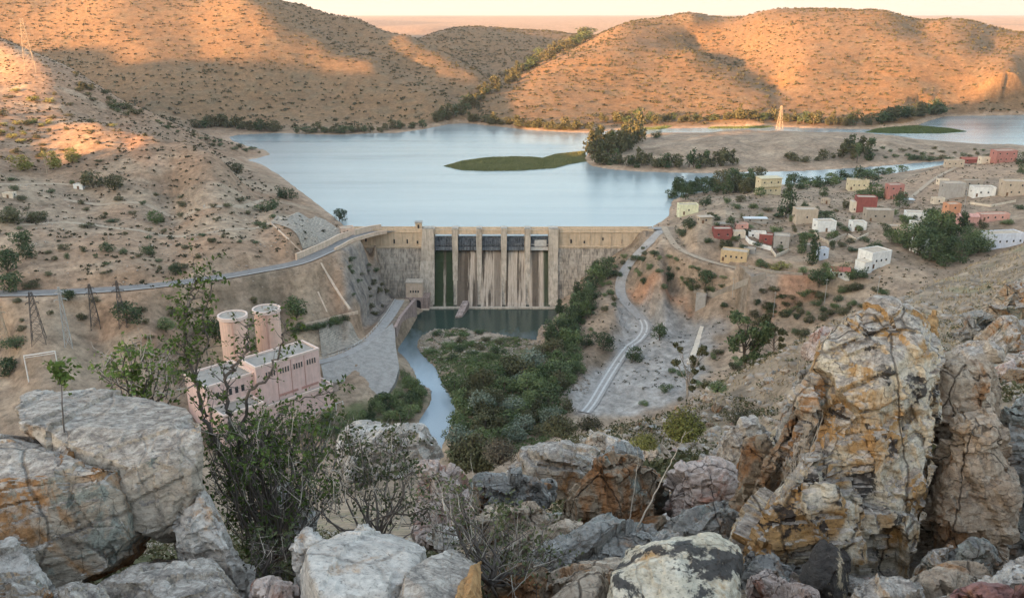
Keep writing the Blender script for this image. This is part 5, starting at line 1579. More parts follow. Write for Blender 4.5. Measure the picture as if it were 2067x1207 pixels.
stand([(1125,655),(1165,600),(1200,560),(1225,545),(1230,575),(1200,600),(1195,640),(1160,680),(1120,700),(1095,730)], 20, 15, ['rd', 'rd', 'rg', 'td'], (34, 50), (30, 44),
      'dark green tree on the steep right bank just below the dam', 'tree', 'trees on the right bank below the dam')
stand([(1090,715),(1170,690),(1175,730),(1150,790),(1120,800),(1160,840),(1110,880),(1050,900),(1000,930),(915,940),(915,880),(930,830),(910,790),(960,765),(1040,750)], 74, 17, ['rd', 'rg', 'rg', 'sg', 'rs', 'ro', 'ro', 'so'], (36, 62), (26, 46),
      'leafy tree packed among others on the gorge floor right of the river', 'tree', 'trees crowding the gorge floor')
stand([(860,672),(950,668),(1050,690),(1080,700),(960,735),(890,740),(862,712)], 22, 13, ['sg', 'so', 'sd'], (14, 28), (7, 14),
      'low shrub on the rocky island of the gorge floor', 'shrub', 'shrubs on the gravel island below the dam')
stand([(712,860),(735,830),(790,800),(812,760),(830,770),(862,800),(850,830),(820,860)], 26, 13, ['rg', 'rd', 'sg', 'sd'], (24, 40), (18, 30),
      'green shrub between the concrete apron and the river', 'shrub', 'shrubs on the left river bank')
along([(582, 672), (620, 668), (660, 660), (700, 648)], 11, ['sg', 'sd'], (20, 28), (14, 20), 'green shrub in the hedge row behind the surge towers', 'shrub', 'hedge row behind the power station', 2, True)
stand([(640,835),(720,835),(760,870),(700,900),(620,890)], 10, 16, ['sd', 'sg'], (26, 44), (20, 30), 'dark shrub below the terrace of the power station', 'shrub', 'shrubs below the power station')
stand([(1820,500),(1850,478),(1880,465),(1940,470),(1975,488),(1990,505),(1960,525),(1900,545),(1870,540),(1845,520)], 26, 14, ['rd', 'rd', 'td', 'rg'], (40, 60), (34, 52),
      'dense dark tree in the grove between the white houses', 'tree', 'grove of trees in the village')
stand([(1350,400),(1370,385),(1440,378),(1450,392),(1400,402),(1360,410)], 12, 11, ['rd', 'td'], (26, 38), (24, 34), 'dark tree on the near lake shore left of the yellow balcony house', 'tree', 'lakeside trees at the village')
stand([(1452,385),(1530,372),(1530,388),(1470,396)], 12, 10, ['rd', 'td', 'ro'], (28, 40), (30, 44), 'dark tree on the shore between the lake and the yellow balcony house', 'tree', 'lakeside trees at the village')
stand([(1600,372),(1690,366),(1690,376),(1610,384)], 12, 9, ['rd', 'rg'], (20, 32), (16, 24), 'dark tree along the channel behind the village', 'tree', 'trees along the channel')
along([(1690, 366), (1720, 362), (1800, 350), (1830, 345)], 8, ['rd', 'rg'], (18, 30), (14, 24), 'dark tree along the channel behind the village', 'tree', 'trees along the channel', 3)
along([(1830, 322), (1870, 325), (1920, 322)], 7, ['sd', 'ro'], (20, 28), (10, 16), 'dark bush on the far bank of the channel', 'shrub', 'bushes on the far bank of the channel', 3)
stand([(1185,322),(1200,300),(1240,285),(1290,282),(1280,300),(1230,318)], 22, 10, ['to', 'ro', 'to', 'td'], (30, 42), (34, 48), 'tall olive tree at the tip of the wooded peninsula', 'tree', 'trees on the peninsula tip', False)
along([(1195, 330), (1240, 334), (1300, 336), (1400, 338), (1480, 336)], 26, ['to', 'ro', 'td'], (26, 36), (24, 36), 'olive tree in the strip along the peninsula shore', 'tree', 'trees along the peninsula shore', 5)
stand([(1690,325),(1715,305),(1755,305),(1758,325),(1730,332)], 9, 10, ['to', 'td'], (28, 38), (26, 38), 'dark tree in the tight clump on the peninsula', 'tree', 'tree clump on the peninsula', False)
along([(1580, 322), (1640, 330), (1690, 318)], 6, ['ro', 'so'], (20, 30), (14, 22), 'scattered bush left of the tight clump on the peninsula', 'shrub', 'bushes on the peninsula', 4)
stand([(1740,300),(1860,300),(2000,305),(2050,312),(1900,325),(1780,322)], 26, 14, ['so', 'sd'], (8, 16), (5, 9), 'tiny bush on the bare peninsula right of the tree clump', 'shrub', 'bushes on the bare peninsula', False)
# far shores and the tree-filled valley
along([(392, 258), (440, 256), (500, 262), (560, 266)], 24, ['ro', 'to', 'rd'], (18, 30), (16, 26), 'dark tree in the row on the far shore below the big left hill', 'tree', 'trees on the far left shore', 4)
along([(600, 268), (680, 269), (760, 266), (850, 258)], 22, ['ro', 'rd', 'so'], (14, 24), (10, 20), 'tree scattered along the far shore left of the valley mouth', 'tree', 'trees on the far middle shore', 5)
along([(880, 250), (925, 232), (960, 205), (1000, 180), (1050, 152), (1100, 118), (1150, 96), (1190, 78)], 60, ['ro', 'rd', 'to'], (20, 34), (16, 28), 'dark tree filling the gully that climbs between the far hills', 'tree', 'trees in the far valley', 9)
along([(945, 245), (1000, 250), (1060, 256), (1120, 262), (1190, 262)], 30, ['ro', 'to', 'so'], (18, 30), (14, 24), 'olive tree on the far shore right of the valley mouth', 'tree', 'trees on the far right shore', 4)
along([(1215, 248), (1300, 248), (1400, 246), (1500, 240), (1600, 246), (1680, 252), (1760, 252)], 54, ['ro', 'to', 'ro', 'so', 'rd'], (16, 30), (14, 26), 'tree in the long row at the foot of the sunlit hill', 'tree', 'trees at the foot of the sunlit hill', 5)
along([(1770, 250), (1820, 238), (1870, 232), (1905, 230)], 20, ['ro', 'rd', 'to'], (24, 36), (18, 30), 'dark tree in the thicket where the sunlit hill meets the right water', 'tree', 'trees at the far right water', 5)
# bushes on the left hillside
stand([(0,360),(120,350),(240,390),(420,400),(520,400),(560,440),(520,500),(400,540),(250,560),(60,570),(0,480)], 62, 22, ['so', 'sd', 'so'], (10, 24), (7, 14), 'brown green bush dotted over the left slope above the road', 'shrub', 'bushes on the left slope')
stand([(150,150),(230,200),(290,235),(260,240),(200,215),(160,190)], 18, 10, ['ro', 'so', 'sd'], (14, 26), (9, 16), 'dark scrub bush in the shaded crease near the left crest', 'shrub', 'scrub in the shaded crease', False)
stand([(300,240),(380,265),(520,305),(530,315),(440,300),(340,262)], 22, 10, ['so', 'sd'], (8, 16), (6, 10), 'dark bush on the spit running down to the lake', 'shrub', 'bushes on the spit', False)
stand([(0,180),(120,190),(230,250),(200,330),(60,320),(0,300)], 34, 16, ['so', 'sy', 'so'], (12, 24), (6, 12), 'dry bush on the sunlit face of the left hill', 'shrub', 'bushes on the sunlit left hill', False)
stand([(0,600),(120,610),(300,600),(420,600),(560,580),(560,640),(380,690),(200,690),(0,690)], 16, 24, ['so', 'ro'], (14, 26), (8, 14), 'dry bush on the bank between the road and the pylons', 'shrub', 'bushes on the bank below the road')
stand([(700,510),(760,540),(790,600),(780,640),(740,640),(710,600)], 18, 13, ['so', 'sd'], (10, 22), (7, 12), 'dark bush clinging to the rocks of the left abutment', 'shrub', 'bushes on the left abutment')
stand([(1140,640),(1230,540),(1290,500),(1310,505),(1260,560),(1240,620),(1200,680)], 26, 13, ['so', 'sg', 'sd'], (10, 22), (8, 14), 'bush on the bank between the dam and the gravel road', 'shrub', 'bushes left of the gravel road')
stand([(1275,530),(1330,500),(1400,540),(1480,560),(1450,590),(1380,590),(1290,585)], 30, 12, ['so', 'sd', 'sg'], (10, 24), (7, 14), 'bush on the slope between the gravel road and the village path', 'shrub', 'bushes right of the gravel road')
stand([(1500,600),(1560,580),(1660,580),(1760,570),(1800,590),(1700,640),(1600,690),(1540,700)], 44, 13, ['so', 'sd', 'sg', 'ro'], (16, 30), (10, 18), 'bush in the ravine below the village', 'shrub', 'bushes in the ravine below the village')
stand([(1400,410),(1500,400),(1700,420),(1850,430),(2060,420),(2060,470),(1850,500),(1600,520),(1450,500)], 74, 15, ['sd', 'sg', 'so', 'rd'], (10, 30), (8, 20), 'garden bush between the houses of the village', 'shrub', 'garden bushes in the village')
stand([(1600,550),(1700,545),(1760,555),(1740,575),(1640,580)], 8, 15, ['sd', 'rg'], (22, 38), (14, 24), 'dark bush under the large white house', 'shrub', 'bushes under the large white house')
stand([(1280,830),(1400,700),(1500,720),(1480,760),(1400,800),(1330,830)], 14, 18, ['so', 'sg'], (14, 26), (9, 16), 'low bush on the lower edge of the gravel yard', 'shrub', 'bushes on the edge of the gravel yard')

flush_plants()

# countless scrub: one mesh per stand
def clumps(name, pts, size, per, lm, label, leaf=0.4, flat=0.6):
    rng = np.random.default_rng(len(pts) + per)
    P = np.repeat(np.array(pts), per, 0)
    n = len(P)
    s = np.repeat(rng.uniform(0.5, 1.35, len(pts)) * size, per)
    d = rng.normal(size=(n, 3)); d /= np.linalg.norm(d, axis=1, keepdims=True)
    r = rng.uniform(0.25, 1, n)
    Q = P + d * np.stack([s * r * 1.5, s * r, s * r * flat], 1) * 0.5
    Q[:, 2] = np.maximum(Q[:, 2], P[:, 2] - .1) + s * 0.22
    V, Fq = leaf_quads(Q, d, leaf * s, rng)
    o = mesh_obj(name, V, Fq, lm)
    return tag(o, label, kind='stuff')
rng = np.random.default_rng(5)
def rand_ground(n, u0, u1, y0, y1, cond):
    y = np.sqrt(rng.uniform(y0 * y0, y1 * y1, n)); u = rng.uniform(u0, u1, n)
    x = u * y; z = ground(x, y)
    m = cond(x, y, z)
    return np.stack([x, y, z], 1)[m]
def far_c(x, y, z):
    t = z + fbm(x / 60, y / 60, 4.0, 3) * 5
    row = np.cos(t * 2 * np.pi / 5.5)
    dens = 0.42 + 0.4 * fbm(x / 120, y / 120, 51.0, 3)
    return (z > 1.5) & (rng.uniform(0, 1, len(x)) < dens * np.where(row > 0.1, 1.0, 0.25))
p = rand_ground(90000, -0.62, 0.64, 930, 2350, far_c)
clumps('hill_scrub', p, 4.2, 7, L_SCRUB, 'dark scrub in contour rows all over the far hills', 0.30, 0.5)
p = rand_ground(11000, -0.66, -0.1, 345, 900, lambda x, y, z: (z > 8) & (rng.uniform(0, 1, len(x)) < 0.45 + 0.5 * fbm(x / 30, y / 30, 52.0, 3)))
clumps('slope_scrub', p, 1.7, 11, L_SCRUB, 'small dry scrub scattered on the left slopes', 0.3, 0.6)
p = rand_ground(9000, -0.12, 0.6, 330, 640, lambda x, y, z: (z > ZR + .8) & ((y < 462) | (z > 1)) & (rng.uniform(0, 1, len(x)) < 0.35 + 0.5 * fbm(x / 20, y / 20, 53.0, 3)))
clumps('bank_scrub', p, 1.2, 7, L_SCRUB, 'small scrub on the right bank, the village ground and the peninsula', 0.3, 0.6)
def floor_c(x, y, z):
    d, _, ins = poly_dist(x, y, [hit(*q) for q in [(845,672),(960,665),(1080,690),(1090,740),(1160,760),(1120,880),(1000,960),(905,940),(915,880),(930,830),(900,780),(850,715)]])
    ok = fbm(x / 9, y / 9, 77.0, 3) > np.where(y > 372, 0.12, -0.6)
    return ins & ok & (z > ZR + .1)
p = rand_ground(16000, -0.14, 0.12, 270, 425, floor_c)
clumps('ground_cover', p[:6000], 1.3, 8, L_GREEN, 'tangled green ground cover on the gorge floor', 0.25, 0.5)
# rocks and boulders lying in the gorge, as loose debris
def debris(name, pts, size, mat, label, kind='stuff'):
    rng2 = np.random.default_rng(len(pts))
    bv = np.array([(1,.2,0),(-1,0,.1),(0.1,1,0),(0,-1,0),(.5,.4,.8),(-.5,.3,.7),(.3,-.6,.8),(0,0,-1)], float)
    bm = bmesh.new(); [bm.verts.new(v) for v in bv]
    bmesh.ops.convex_hull(bm, input=bm.verts[:]); bmesh.ops.triangulate(bm, faces=bm.faces[:])
    bm.verts.ensure_lookup_table(); bm.verts.index_update()
    bv = np.array([v.co for v in bm.verts]); bf = np.array([[v.index for v in f.verts] for f in bm.faces]); bm.free()
    n = len(pts)
    s = rng2.uniform(0.35, 1.0, n) ** 2 * 1.3 * size
    ang = rng2.uniform(0, 6.28, n)
    sc = rng2.uniform(0.5, 1.1, (n, 3)) * np.array([1, 1, .65])
    B = bv[None] * (1 + rng2.uniform(-.4, .4, (n, len(bv), 1))) * sc[:, None] * (s if np.ndim(s) else s)[:, None, None] * 0.5
    ca, sa = np.cos(ang)[:, None], np.sin(ang)[:, None]
    X = B[..., 0] * ca - B[..., 1] * sa; Y = B[..., 0] * sa + B[..., 1] * ca
    V = np.stack([X, Y, B[..., 2]], -1) + np.array(pts)[:, None]
    Fq = (bf[None] + (np.arange(n) * len(bv))[:, None, None]).reshape(-1, 3)
    return tag(mesh_obj(name, V.reshape(-1, 3), Fq, mat), label, kind=kind)
M_STONE = leaf_mat('loose_stone', [(0.20, 0.16, 0.12), (0.34, 0.28, 0.22), (0.52, 0.46, 0.39)], scale=0.4)
p = rand_ground(9000, -0.13, 0.1, 330, 440, lambda x, y, z: (z > ZR + .05) & (z < ZR + 4) & (rng.uniform(0, 1, len(x)) < 0.5 + fbm(x / 12, y / 12, 60.0, 3)))
debris('gorge_rubble', p[:3500], 1.5, M_STONE, 'pale rubble on the gorge floor and the river banks')
p = rand_ground(7000, -0.6, -0.09, 345, 470, lambda x, y, z: (z > ZR + 4) & (rng.uniform(0, 1, len(x)) < 0.25 + fbm(x / 14, y / 14, 61.0, 3)))
debris('slope_rubble', p, 1.1, M_STONE, 'loose stones on the left slopes')
# reeds
def reeds(name, outline, n, h, w, label, z0=0.0, lm=None):
    P = [at_z(px, py, z0) for px, py in outline]
    xs = [p[0] for p in P]; ys = [p[1] for p in P]
    x = rng.uniform(min(xs), max(xs), n * 4); y = rng.uniform(min(ys), max(ys), n * 4)
    d, _, ins = poly_dist(x, y, P)
    x, y, d = x[ins][:n], y[ins][:n], d[ins][:n]
    k = len(x)
    hh = h * (0.5 + 0.5 * sstep(0, 4, d)) * (0.75 + 0.5 * (fbm(x / 8, y / 8, 3.0, 3) * .5 + .5)) * rng.uniform(0.75, 1.2, k)
    a = rng.uniform(0, 3.14, k); ww = w * rng.uniform(.6, 1.3, k)
    lx, ly = rng.normal(0, .25, k) * hh, rng.normal(0, .25, k) * hh
    V = np.stack([np.stack([x - np.cos(a) * ww, y - np.sin(a) * ww, np.full(k, z0 - .1)], 1), np.stack([x + np.cos(a) * ww, y + np.sin(a) * ww, np.full(k, z0 - .1)], 1),
                  np.stack([x + np.cos(a) * ww * .3 + lx, y + np.sin(a) * ww * .3 + ly, hh + z0], 1), np.stack([x - np.cos(a) * ww * .3 + lx, y - np.sin(a) * ww * .3 + ly, hh + z0], 1)], 1)
    o = mesh_obj(name, V.reshape(-1, 3), np.arange(4 * k).reshape(-1, 4), lm or L_REED)
    return tag(o, label, kind='stuff')
reeds('reed_bed', [(896,336),(930,326),(980,319),(1040,317),(1075,318),(1095,320),(1120,312),(1180,306),(1186,326),(1150,332),(1120,340),(1050,345),(980,346),(930,344)], 24000, 1.2, 0.5, 'green reed island lying in the reservoir off the peninsula tip')
reeds('reed_bed', [(1428,260),(1450,250),(1500,244),(1540,246),(1562,256),(1540,259),(1480,260)], 9000, 1.0, 0.7, 'bright green reeds on the far shore below the sunlit hill', lm=L_GREEN)
reeds('reed_bed', [(1236,258),(1260,250),(1330,250),(1372,256),(1330,262),(1260,263)], 7000, 1.4, 0.7, 'green reeds on the far shore left of the brighter patch', lm=L_GREEN)
reeds('reed_bed', [(1745,268),(1780,256),(1850,254),(1920,260),(1952,266),(1900,270),(1800,270)], 11000, 1.0, 0.7, 'long green reed spit at the right water', lm=L_GREEN)
# ---------------------------------------------------------------- rocks of the foreground
def rock_mat(name, light, mid, dark, stain=(0.36, 0.17, 0.055), stain_amt=0.5, lichen=(0.30, 0.33, 0.28), lichen_amt=0.3, black_amt=0.15, crack=3.0, crack_amt=0.8, scale=1.0, rot=(0.3, 0.5, 0.2), speckle=0.0, top=False):
    m, nt, b, out = new_mat(name)
    g = NG(nt)
    inf = g.n('ShaderNodeObjectInfo').outputs['Random']
    p0 = g.coord('Object')
    v = g.n('ShaderNodeVectorMath', operation='ADD'); cx = g.n('ShaderNodeCombineXYZ')
    g.l(g.math('MULTIPLY', inf, 37.0), cx.inputs[0]); g.l(g.math('MULTIPLY', inf, 19.0), cx.inputs[1])
    g.l(p0, v.inputs[0]); g.l(cx.outputs[0], v.inputs[1]); p = v.outputs[0]
    S_ = scale
    # bedding direction: stretched noise
    bed = g.noise(g.mapping(p, (1, 1, 4.5), rot), 2.6 * S_, 12, 0.68, 0.6)
    big = g.noise(p, 1.7 * S_, 10, 0.66, 0.4)
    fine = g.noise(p, 22 * S_, 12, 0.75)
    c = g.ramp(bed, [(0.28, dark), (0.45, mid), (0.60, light), (0.78, tuple(min(1, x * 1.12) for x in light))])
    c = g.mix(g.ramp(big, [(0.42, 0.0), (0.62, 0.75)]), c, tuple(0.5 * (a + b_) for a, b_ in zip(mid, light)))
    # iron stains
    sn = g.noise(g.mapping(p, (1.2, 1.2, 0.5), loc=(5, 3, 1)), 2.3 * S_, 10, 0.66, 1.0)
    hi = 0.62 - 0.2 * stain_amt
    sc = g.mix(g.noise(p, 9 * S_, 6, 0.7), tuple(x * 0.45 for x in stain), tuple(min(1, x * 1.35) for x in stain))
    c = g.mix(g.ramp(sn, [(hi, 0.0), (hi + 0.10, 0.85 if stain_amt > 0 else 0)]), c, sc)
    # grey green lichen patches
    ln = g.noise(g.mapping(p, loc=(9, 1, 4)), 3.1 * S_, 12, 0.72, 0.5)
    hl = 0.66 - 0.22 * lichen_amt
    lc = g.mix(g.ramp(g.noise(p, 30 * S_, 8, 0.8), [(0.4, 0.0), (0.6, 1.0)]), tuple(x * 0.42 for x in lichen), lichen)
    c = g.mix(g.ramp(ln, [(hl, 0.0), (hl + 0.05, 0.85 if lichen_amt > 0 else 0)]), c, lc)
    # black crust
    bn = g.noise(g.mapping(p, loc=(2, 7, 8)), 3.4 * S_, 12, 0.70, 0.3)
    hb = 0.68 - 0.22 * black_amt
    c = g.mix(g.ramp(bn, [(hb, 0.0), (hb + 0.03, 0.92 if black_amt > 0 else 0)]), c, (0.028, 0.026, 0.028))
    if speckle:
        sp = g.noise(g.mapping(p, (1, 1, 2)), 14 * S_, 8, 0.8)
        c = g.mix(g.ramp(sp, [(0.50, 0.0), (0.60, speckle)]), c, (0.05, 0.045, 0.045))
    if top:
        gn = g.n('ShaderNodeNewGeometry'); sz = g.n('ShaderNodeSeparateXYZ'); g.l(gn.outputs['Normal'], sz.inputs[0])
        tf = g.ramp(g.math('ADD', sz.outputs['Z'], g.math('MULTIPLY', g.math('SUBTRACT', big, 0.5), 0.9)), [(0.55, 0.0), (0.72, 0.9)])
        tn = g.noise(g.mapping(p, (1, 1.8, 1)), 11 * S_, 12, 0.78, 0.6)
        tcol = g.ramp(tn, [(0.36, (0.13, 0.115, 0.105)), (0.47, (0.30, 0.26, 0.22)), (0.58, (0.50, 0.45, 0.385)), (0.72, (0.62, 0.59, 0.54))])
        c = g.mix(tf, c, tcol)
    # cracks
    dv = g.n('ShaderNodeVectorMath', operation='ADD')
    nz = g.n('ShaderNodeTexNoise'); g.l(p, nz.inputs['Vector']); nz.inputs['Scale'].default_value = 3.0 * S_; nz.inputs['Detail'].default_value = 6
    sv = g.n('ShaderNodeVectorMath', operation='SCALE'); g.l(nz.outputs['Color'], sv.inputs[0]); sv.inputs['Scale'].default_value = 0.16 / S_
    g.l(p, dv.inputs[0]); g.l(sv.outputs[0], dv.inputs[1])
    e1 = g.voro(g.mapping(dv.outputs[0], (1, 1, 0.55), rot), crack * S_ * 0.75, 'DISTANCE_TO_EDGE')
    e2 = g.voro(g.mapping(dv.outputs[0], (1, 1, 0.7), (1, 0.4, 0.8)), crack * 3.2 * S_, 'DISTANCE_TO_EDGE')
    k1 = g.ramp(e1, [(0.0, 1.0), (0.006, 0.8), (0.016, 0.0)])
    k2 = g.ramp(e2, [(0.0, 0.6), (0.012, 0.0)])
    msk = g.ramp(g.noise(p, 1.3 * S_, 4, 0.6), [(0.40, 0.0), (0.55, 1.0)])
    ck = g.math('MULTIPLY', g.math('MAXIMUM', k1, g.math('MULTIPLY', k2, msk)), crack_amt, clamp=True)
    c = g.mix(ck, c, (0.045, 0.03, 0.02))
    c = g.mix(1.0, c, g.ramp(fine, [(0.33, 0.5), (0.48, 0.95), (0.66, 1.3)]), 'MULTIPLY')
    pit = g.noise(g.mapping(p, (1, 1, 1.8), rot), 48 * S_, 6, 0.7)
    c = g.mix(1.0, c, g.ramp(pit, [(0.34, 0.45), (0.44, 1.0)]), 'MULTIPLY')
    g.l(c, b.inputs['Base Color'])
    b.inputs['Roughness'].default_value = 0.85
    b.inputs['Specular IOR Level'].default_value = 0.25
    h = g.math('ADD', g.math('MULTIPLY', bed, 0.9), g.math('MULTIPLY', fine, 0.28))
    h = g.math('SUBTRACT', h, g.math('MULTIPLY', ck, 0.5))
    h = g.math('ADD', h, g.math('MULTIPLY', g.ramp(bn, [(hb, 0.0), (hb + 0.03, 1.0)]), 0.05))
    g.l(g.bump(h, 0.9, 0.045 / S_), b.inputs['Normal'])
    return m
RM = dict(
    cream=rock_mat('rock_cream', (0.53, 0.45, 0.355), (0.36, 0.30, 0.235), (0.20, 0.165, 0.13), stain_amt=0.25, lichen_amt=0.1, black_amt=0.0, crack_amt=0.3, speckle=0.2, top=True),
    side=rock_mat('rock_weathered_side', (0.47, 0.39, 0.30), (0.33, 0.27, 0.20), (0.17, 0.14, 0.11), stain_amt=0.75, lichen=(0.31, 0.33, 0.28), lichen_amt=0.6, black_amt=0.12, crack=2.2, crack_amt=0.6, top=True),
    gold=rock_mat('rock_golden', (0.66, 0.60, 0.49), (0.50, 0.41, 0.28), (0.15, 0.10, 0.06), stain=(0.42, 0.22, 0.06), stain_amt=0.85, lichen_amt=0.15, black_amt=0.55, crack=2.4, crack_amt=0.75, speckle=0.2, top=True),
    tan=rock_mat('rock_tan', (0.50, 0.41, 0.31), (0.37, 0.28, 0.20), (0.18, 0.13, 0.09), stain=(0.38, 0.20, 0.09), stain_amt=0.45, lichen_amt=0.25, black_amt=0.05, crack=2.6, crack_amt=0.8),
    grey=rock_mat('rock_grey', (0.38, 0.36, 0.32), (0.23, 0.215, 0.19), (0.09, 0.09, 0.09), stain_amt=0.3, lichen=(0.36, 0.375, 0.33), lichen_amt=0.6, black_amt=0.1, crack=3.0, crack_amt=0.6),
    brown=rock_mat('rock_brown', (0.34, 0.27, 0.19), (0.19, 0.135, 0.085), (0.07, 0.05, 0.035), stain=(0.28, 0.12, 0.04), stain_amt=0.6, lichen_amt=0.35, black_amt=0.2, crack=3.0, crack_amt=0.8),
    white=rock_mat('rock_white', (0.62, 0.57, 0.50), (0.46, 0.41, 0.355), (0.34, 0.31, 0.28), stain=(0.50, 0.27, 0.11), stain_amt=0.08, lichen_amt=0.05, black_amt=0.0, crack=1.8, crack_amt=0.35, speckle=0.12),
    ochre=rock_mat('rock_ochre_face', (0.48, 0.30, 0.14), (0.38, 0.21, 0.085), (0.20, 0.10, 0.04), stain_amt=0.5, lichen_amt=0.0, black_amt=0.05, crack=2.5, crack_amt=0.7),
    pied=rock_mat('rock_pied', (0.66, 0.60, 0.48), (0.52, 0.45, 0.33), (0.28, 0.23, 0.16), stain=(0.50, 0.27, 0.08), stain_amt=0.3, lichen=(0.42, 0.46, 0.40), lichen_amt=0.3, black_amt=0.66, crack_amt=0.3),
    blackcap=rock_mat('rock_black', (0.58, 0.47, 0.32), (0.40, 0.30, 0.19), (0.18, 0.12, 0.08), stain_amt=0.2, lichen_amt=0.0, black_amt=1.15, crack_amt=0.3),
    pink=rock_mat('rock_pinkish', (0.56, 0.47, 0.41), (0.42, 0.32, 0.265), (0.22, 0.15, 0.12), stain=(0.34, 0.13, 0.07), stain_amt=0.45, lichen_amt=0.2, black_amt=0.05, crack=3.5, crack_amt=0.7),
    maroon=rock_mat('rock_maroon', (0.36, 0.23, 0.20), (0.22, 0.10, 0.085), (0.09, 0.045, 0.04), stain_amt=0.2, lichen_amt=0.15, black_amt=0.3, crack_amt=0.7))

def hull_of(pts):
    bm = bmesh.new()
    vs = [bm.verts.new(p) for p in pts]
    r = bmesh.ops.convex_hull(bm, input=vs)
    junk = [e for e in r['geom_interior'] if isinstance(e, bmesh.types.BMVert)]
    if junk: bmesh.ops.delete(bm, geom=junk, context='VERTS')
    return bm
def chip(pts, n, depth, rr):
    """break flat facets off the edges of a convex block"""
    bm = hull_of(pts)
    c = sum((v.co for v in bm.verts), Vector()) / len(bm.verts)
    size = max((v.co - c).length for v in bm.verts)
    for _ in range(n):
        d = Vector((rr.gauss(0, 1), rr.gauss(-.6, 1), abs(rr.gauss(.2, 1)) - .1)).normalized()
        sup = max(bm.verts, key=lambda v: v.co.dot(d)).co
        co = sup - d * size * rr.uniform(0.15, 1.0) * depth
        bmesh.ops.bisect_plane(bm, geom=bm.verts[:] + bm.edges[:] + bm.faces[:], plane_co=co, plane_no=d, clear_outer=True)
        p2 = [v.co.copy() for v in bm.verts]
        bm.free()
        bm = hull_of(p2)
    out = [tuple(v.co) for v in bm.verts]
    bm.free()
    return out
def hull_mesh(pieces, chips=0, depth=0.1, seed=0):
    rr = random.Random(seed)
    if chips: pieces = [chip(p, chips, depth, rr) for p in pieces]
    bm = bmesh.new()
    for pts in pieces:
        vs = [bm.verts.new(p) for p in pts]
        r = bmesh.ops.convex_hull(bm, input=vs)
        junk = [e for e in r['geom_interior'] if isinstance(e, bmesh.types.BMVert)]
        if junk: bmesh.ops.delete(bm, geom=junk, context='VERTS')
    me = bpy.data.meshes.new('hull')
    bmesh.ops.recalc_face_normals(bm, faces=bm.faces[:])
    bm.to_mesh(me); bm.free()
    return me
def carve(name, pieces, voxel, mat, seed=0, facet=0.05, rough=0.02, strata=0.0, sdir=(0.25, 0.1, 1.0), crack=0.02, freq=3.0, origin=None, parent=None, chips=26, depth=0.085):
    """hull pieces fused, then broken up by facets, bedding and cracks"""
    me = hull_mesh(pieces, chips, depth, seed)
    o = bpy.data.objects.new('tmp', me); COL.objects.link(o)
    md = o.modifiers.new('r', 'REMESH'); md.mode = 'VOXEL'; md.voxel_size = voxel
    dg = bpy.context.evaluated_depsgraph_get()
    m2 = bpy.data.meshes.new_from_object(o.evaluated_get(dg))
    bpy.data.objects.remove(o); bpy.data.meshes.remove(me)
    n = len(m2.vertices)
    co = np.empty(n * 3); m2.vertices.foreach_get('co', co); co = co.reshape(-1, 3)
    no = np.empty(n * 3); m2.vertices.foreach_get('normal', no); no = no.reshape(-1, 3)
    q = co * freq + seed * 7.31
    w = 0.35
    qx, qy, qz = q[:, 0] + w * vnoise(q[:, 0], q[:, 1], q[:, 2] + 9), q[:, 1] + w * vnoise(q[:, 1] + 4, q[:, 2], q[:, 0]), q[:, 2] + w * vnoise(q[:, 2], q[:, 0] + 7, q[:, 1])
    # jointed rock: three sets of near-parallel fractures split it into blocks that stand proud or recede
    r3 = np.random.default_rng(seed * 13 + 1)
    J = np.array([[1, .15, .25], [-.2, 1, .15], [-.3, -.1, 1]]) + r3.normal(0, .22, (3, 3)); J /= np.linalg.norm(J, axis=1, keepdims=True)
    d = np.full(n, -0.75 * facet)
    for lev, (fm, am, cm) in enumerate(((0.62, 1.0, 1.0), (1.7, 0.42, 0.45), (4.6, 0.2, 0.0))):
        ids, edge = [], np.full(n, 9.0)
        for j in range(3):
            t = (co @ J[j]) * freq * fm * (1.0, 1.0, 1.35)[j] + 0.10 * vnoise(q[:, 0] * 1.5 + j, q[:, 1] * 1.5, q[:, 2] * 1.5) + 0.02 * vnoise(q[:, 0] * 9 + j, q[:, 1] * 9, q[:, 2] * 9)
            t = t + 0.33 * np.sin(t * 2.1 + j + seed)
            k_ = np.floor(t).astype(np.int64); fr = t - k_
            ids.append(k_ + 40 * j + seed); edge = np.minimum(edge, np.minimum(fr, 1 - fr) / fm)
        h_ = _hash(ids[0], ids[1], ids[2])
        msk = sstep(-0.1, 0.15, vnoise(q[:, 0] * .9 + 3 + lev * 5, q[:, 1] * .9, q[:, 2] * .9))
        d += facet * am * (h_ - 0.5) * 3.2
        d -= crack * 0.6 * cm * (1 - sstep(0.0, 0.022, edge)) * msk
    f5 = np.abs(fbm(q[:, 0] * 1.8, q[:, 1] * 1.8, q[:, 2] * 2.6, 5, 0.62))
    d += rough * (0.35 - f5) * 1.3
    if strata:
        sd = np.array(sdir) / np.linalg.norm(sdir)
        t = (co @ sd) * 14 + fbm(q[:, 0] * .7, q[:, 1] * .7, q[:, 2] * .7, 3) * 1.6
        fr = t - np.floor(t)
        d += strata * (_hash(np.floor(t).astype(np.int64), np.floor(t).astype(np.int64) * 0 + seed, np.floor(t).astype(np.int64) * 0) - 0.5) - strata * 0.6 * (1 - sstep(0, 0.12, np.minimum(fr, 1 - fr)))
    co = co + no * d[:, None]
    org = np.array(origin) if origin is not None else np.array([co[:, 0].mean(), co[:, 1].mean(), co[:, 2].min()])
    m2.vertices.foreach_set('co', (co - org).ravel().astype(np.float32))
    m2.name = name
    m2.materials.clear(); m2.materials.append(mat)
    m2.polygons.foreach_set('use_smooth', np.ones(len(m2.polygons), dtype=bool))
    m2.update()
    m2.set_sharp_from_angle(angle=math.radians(24))
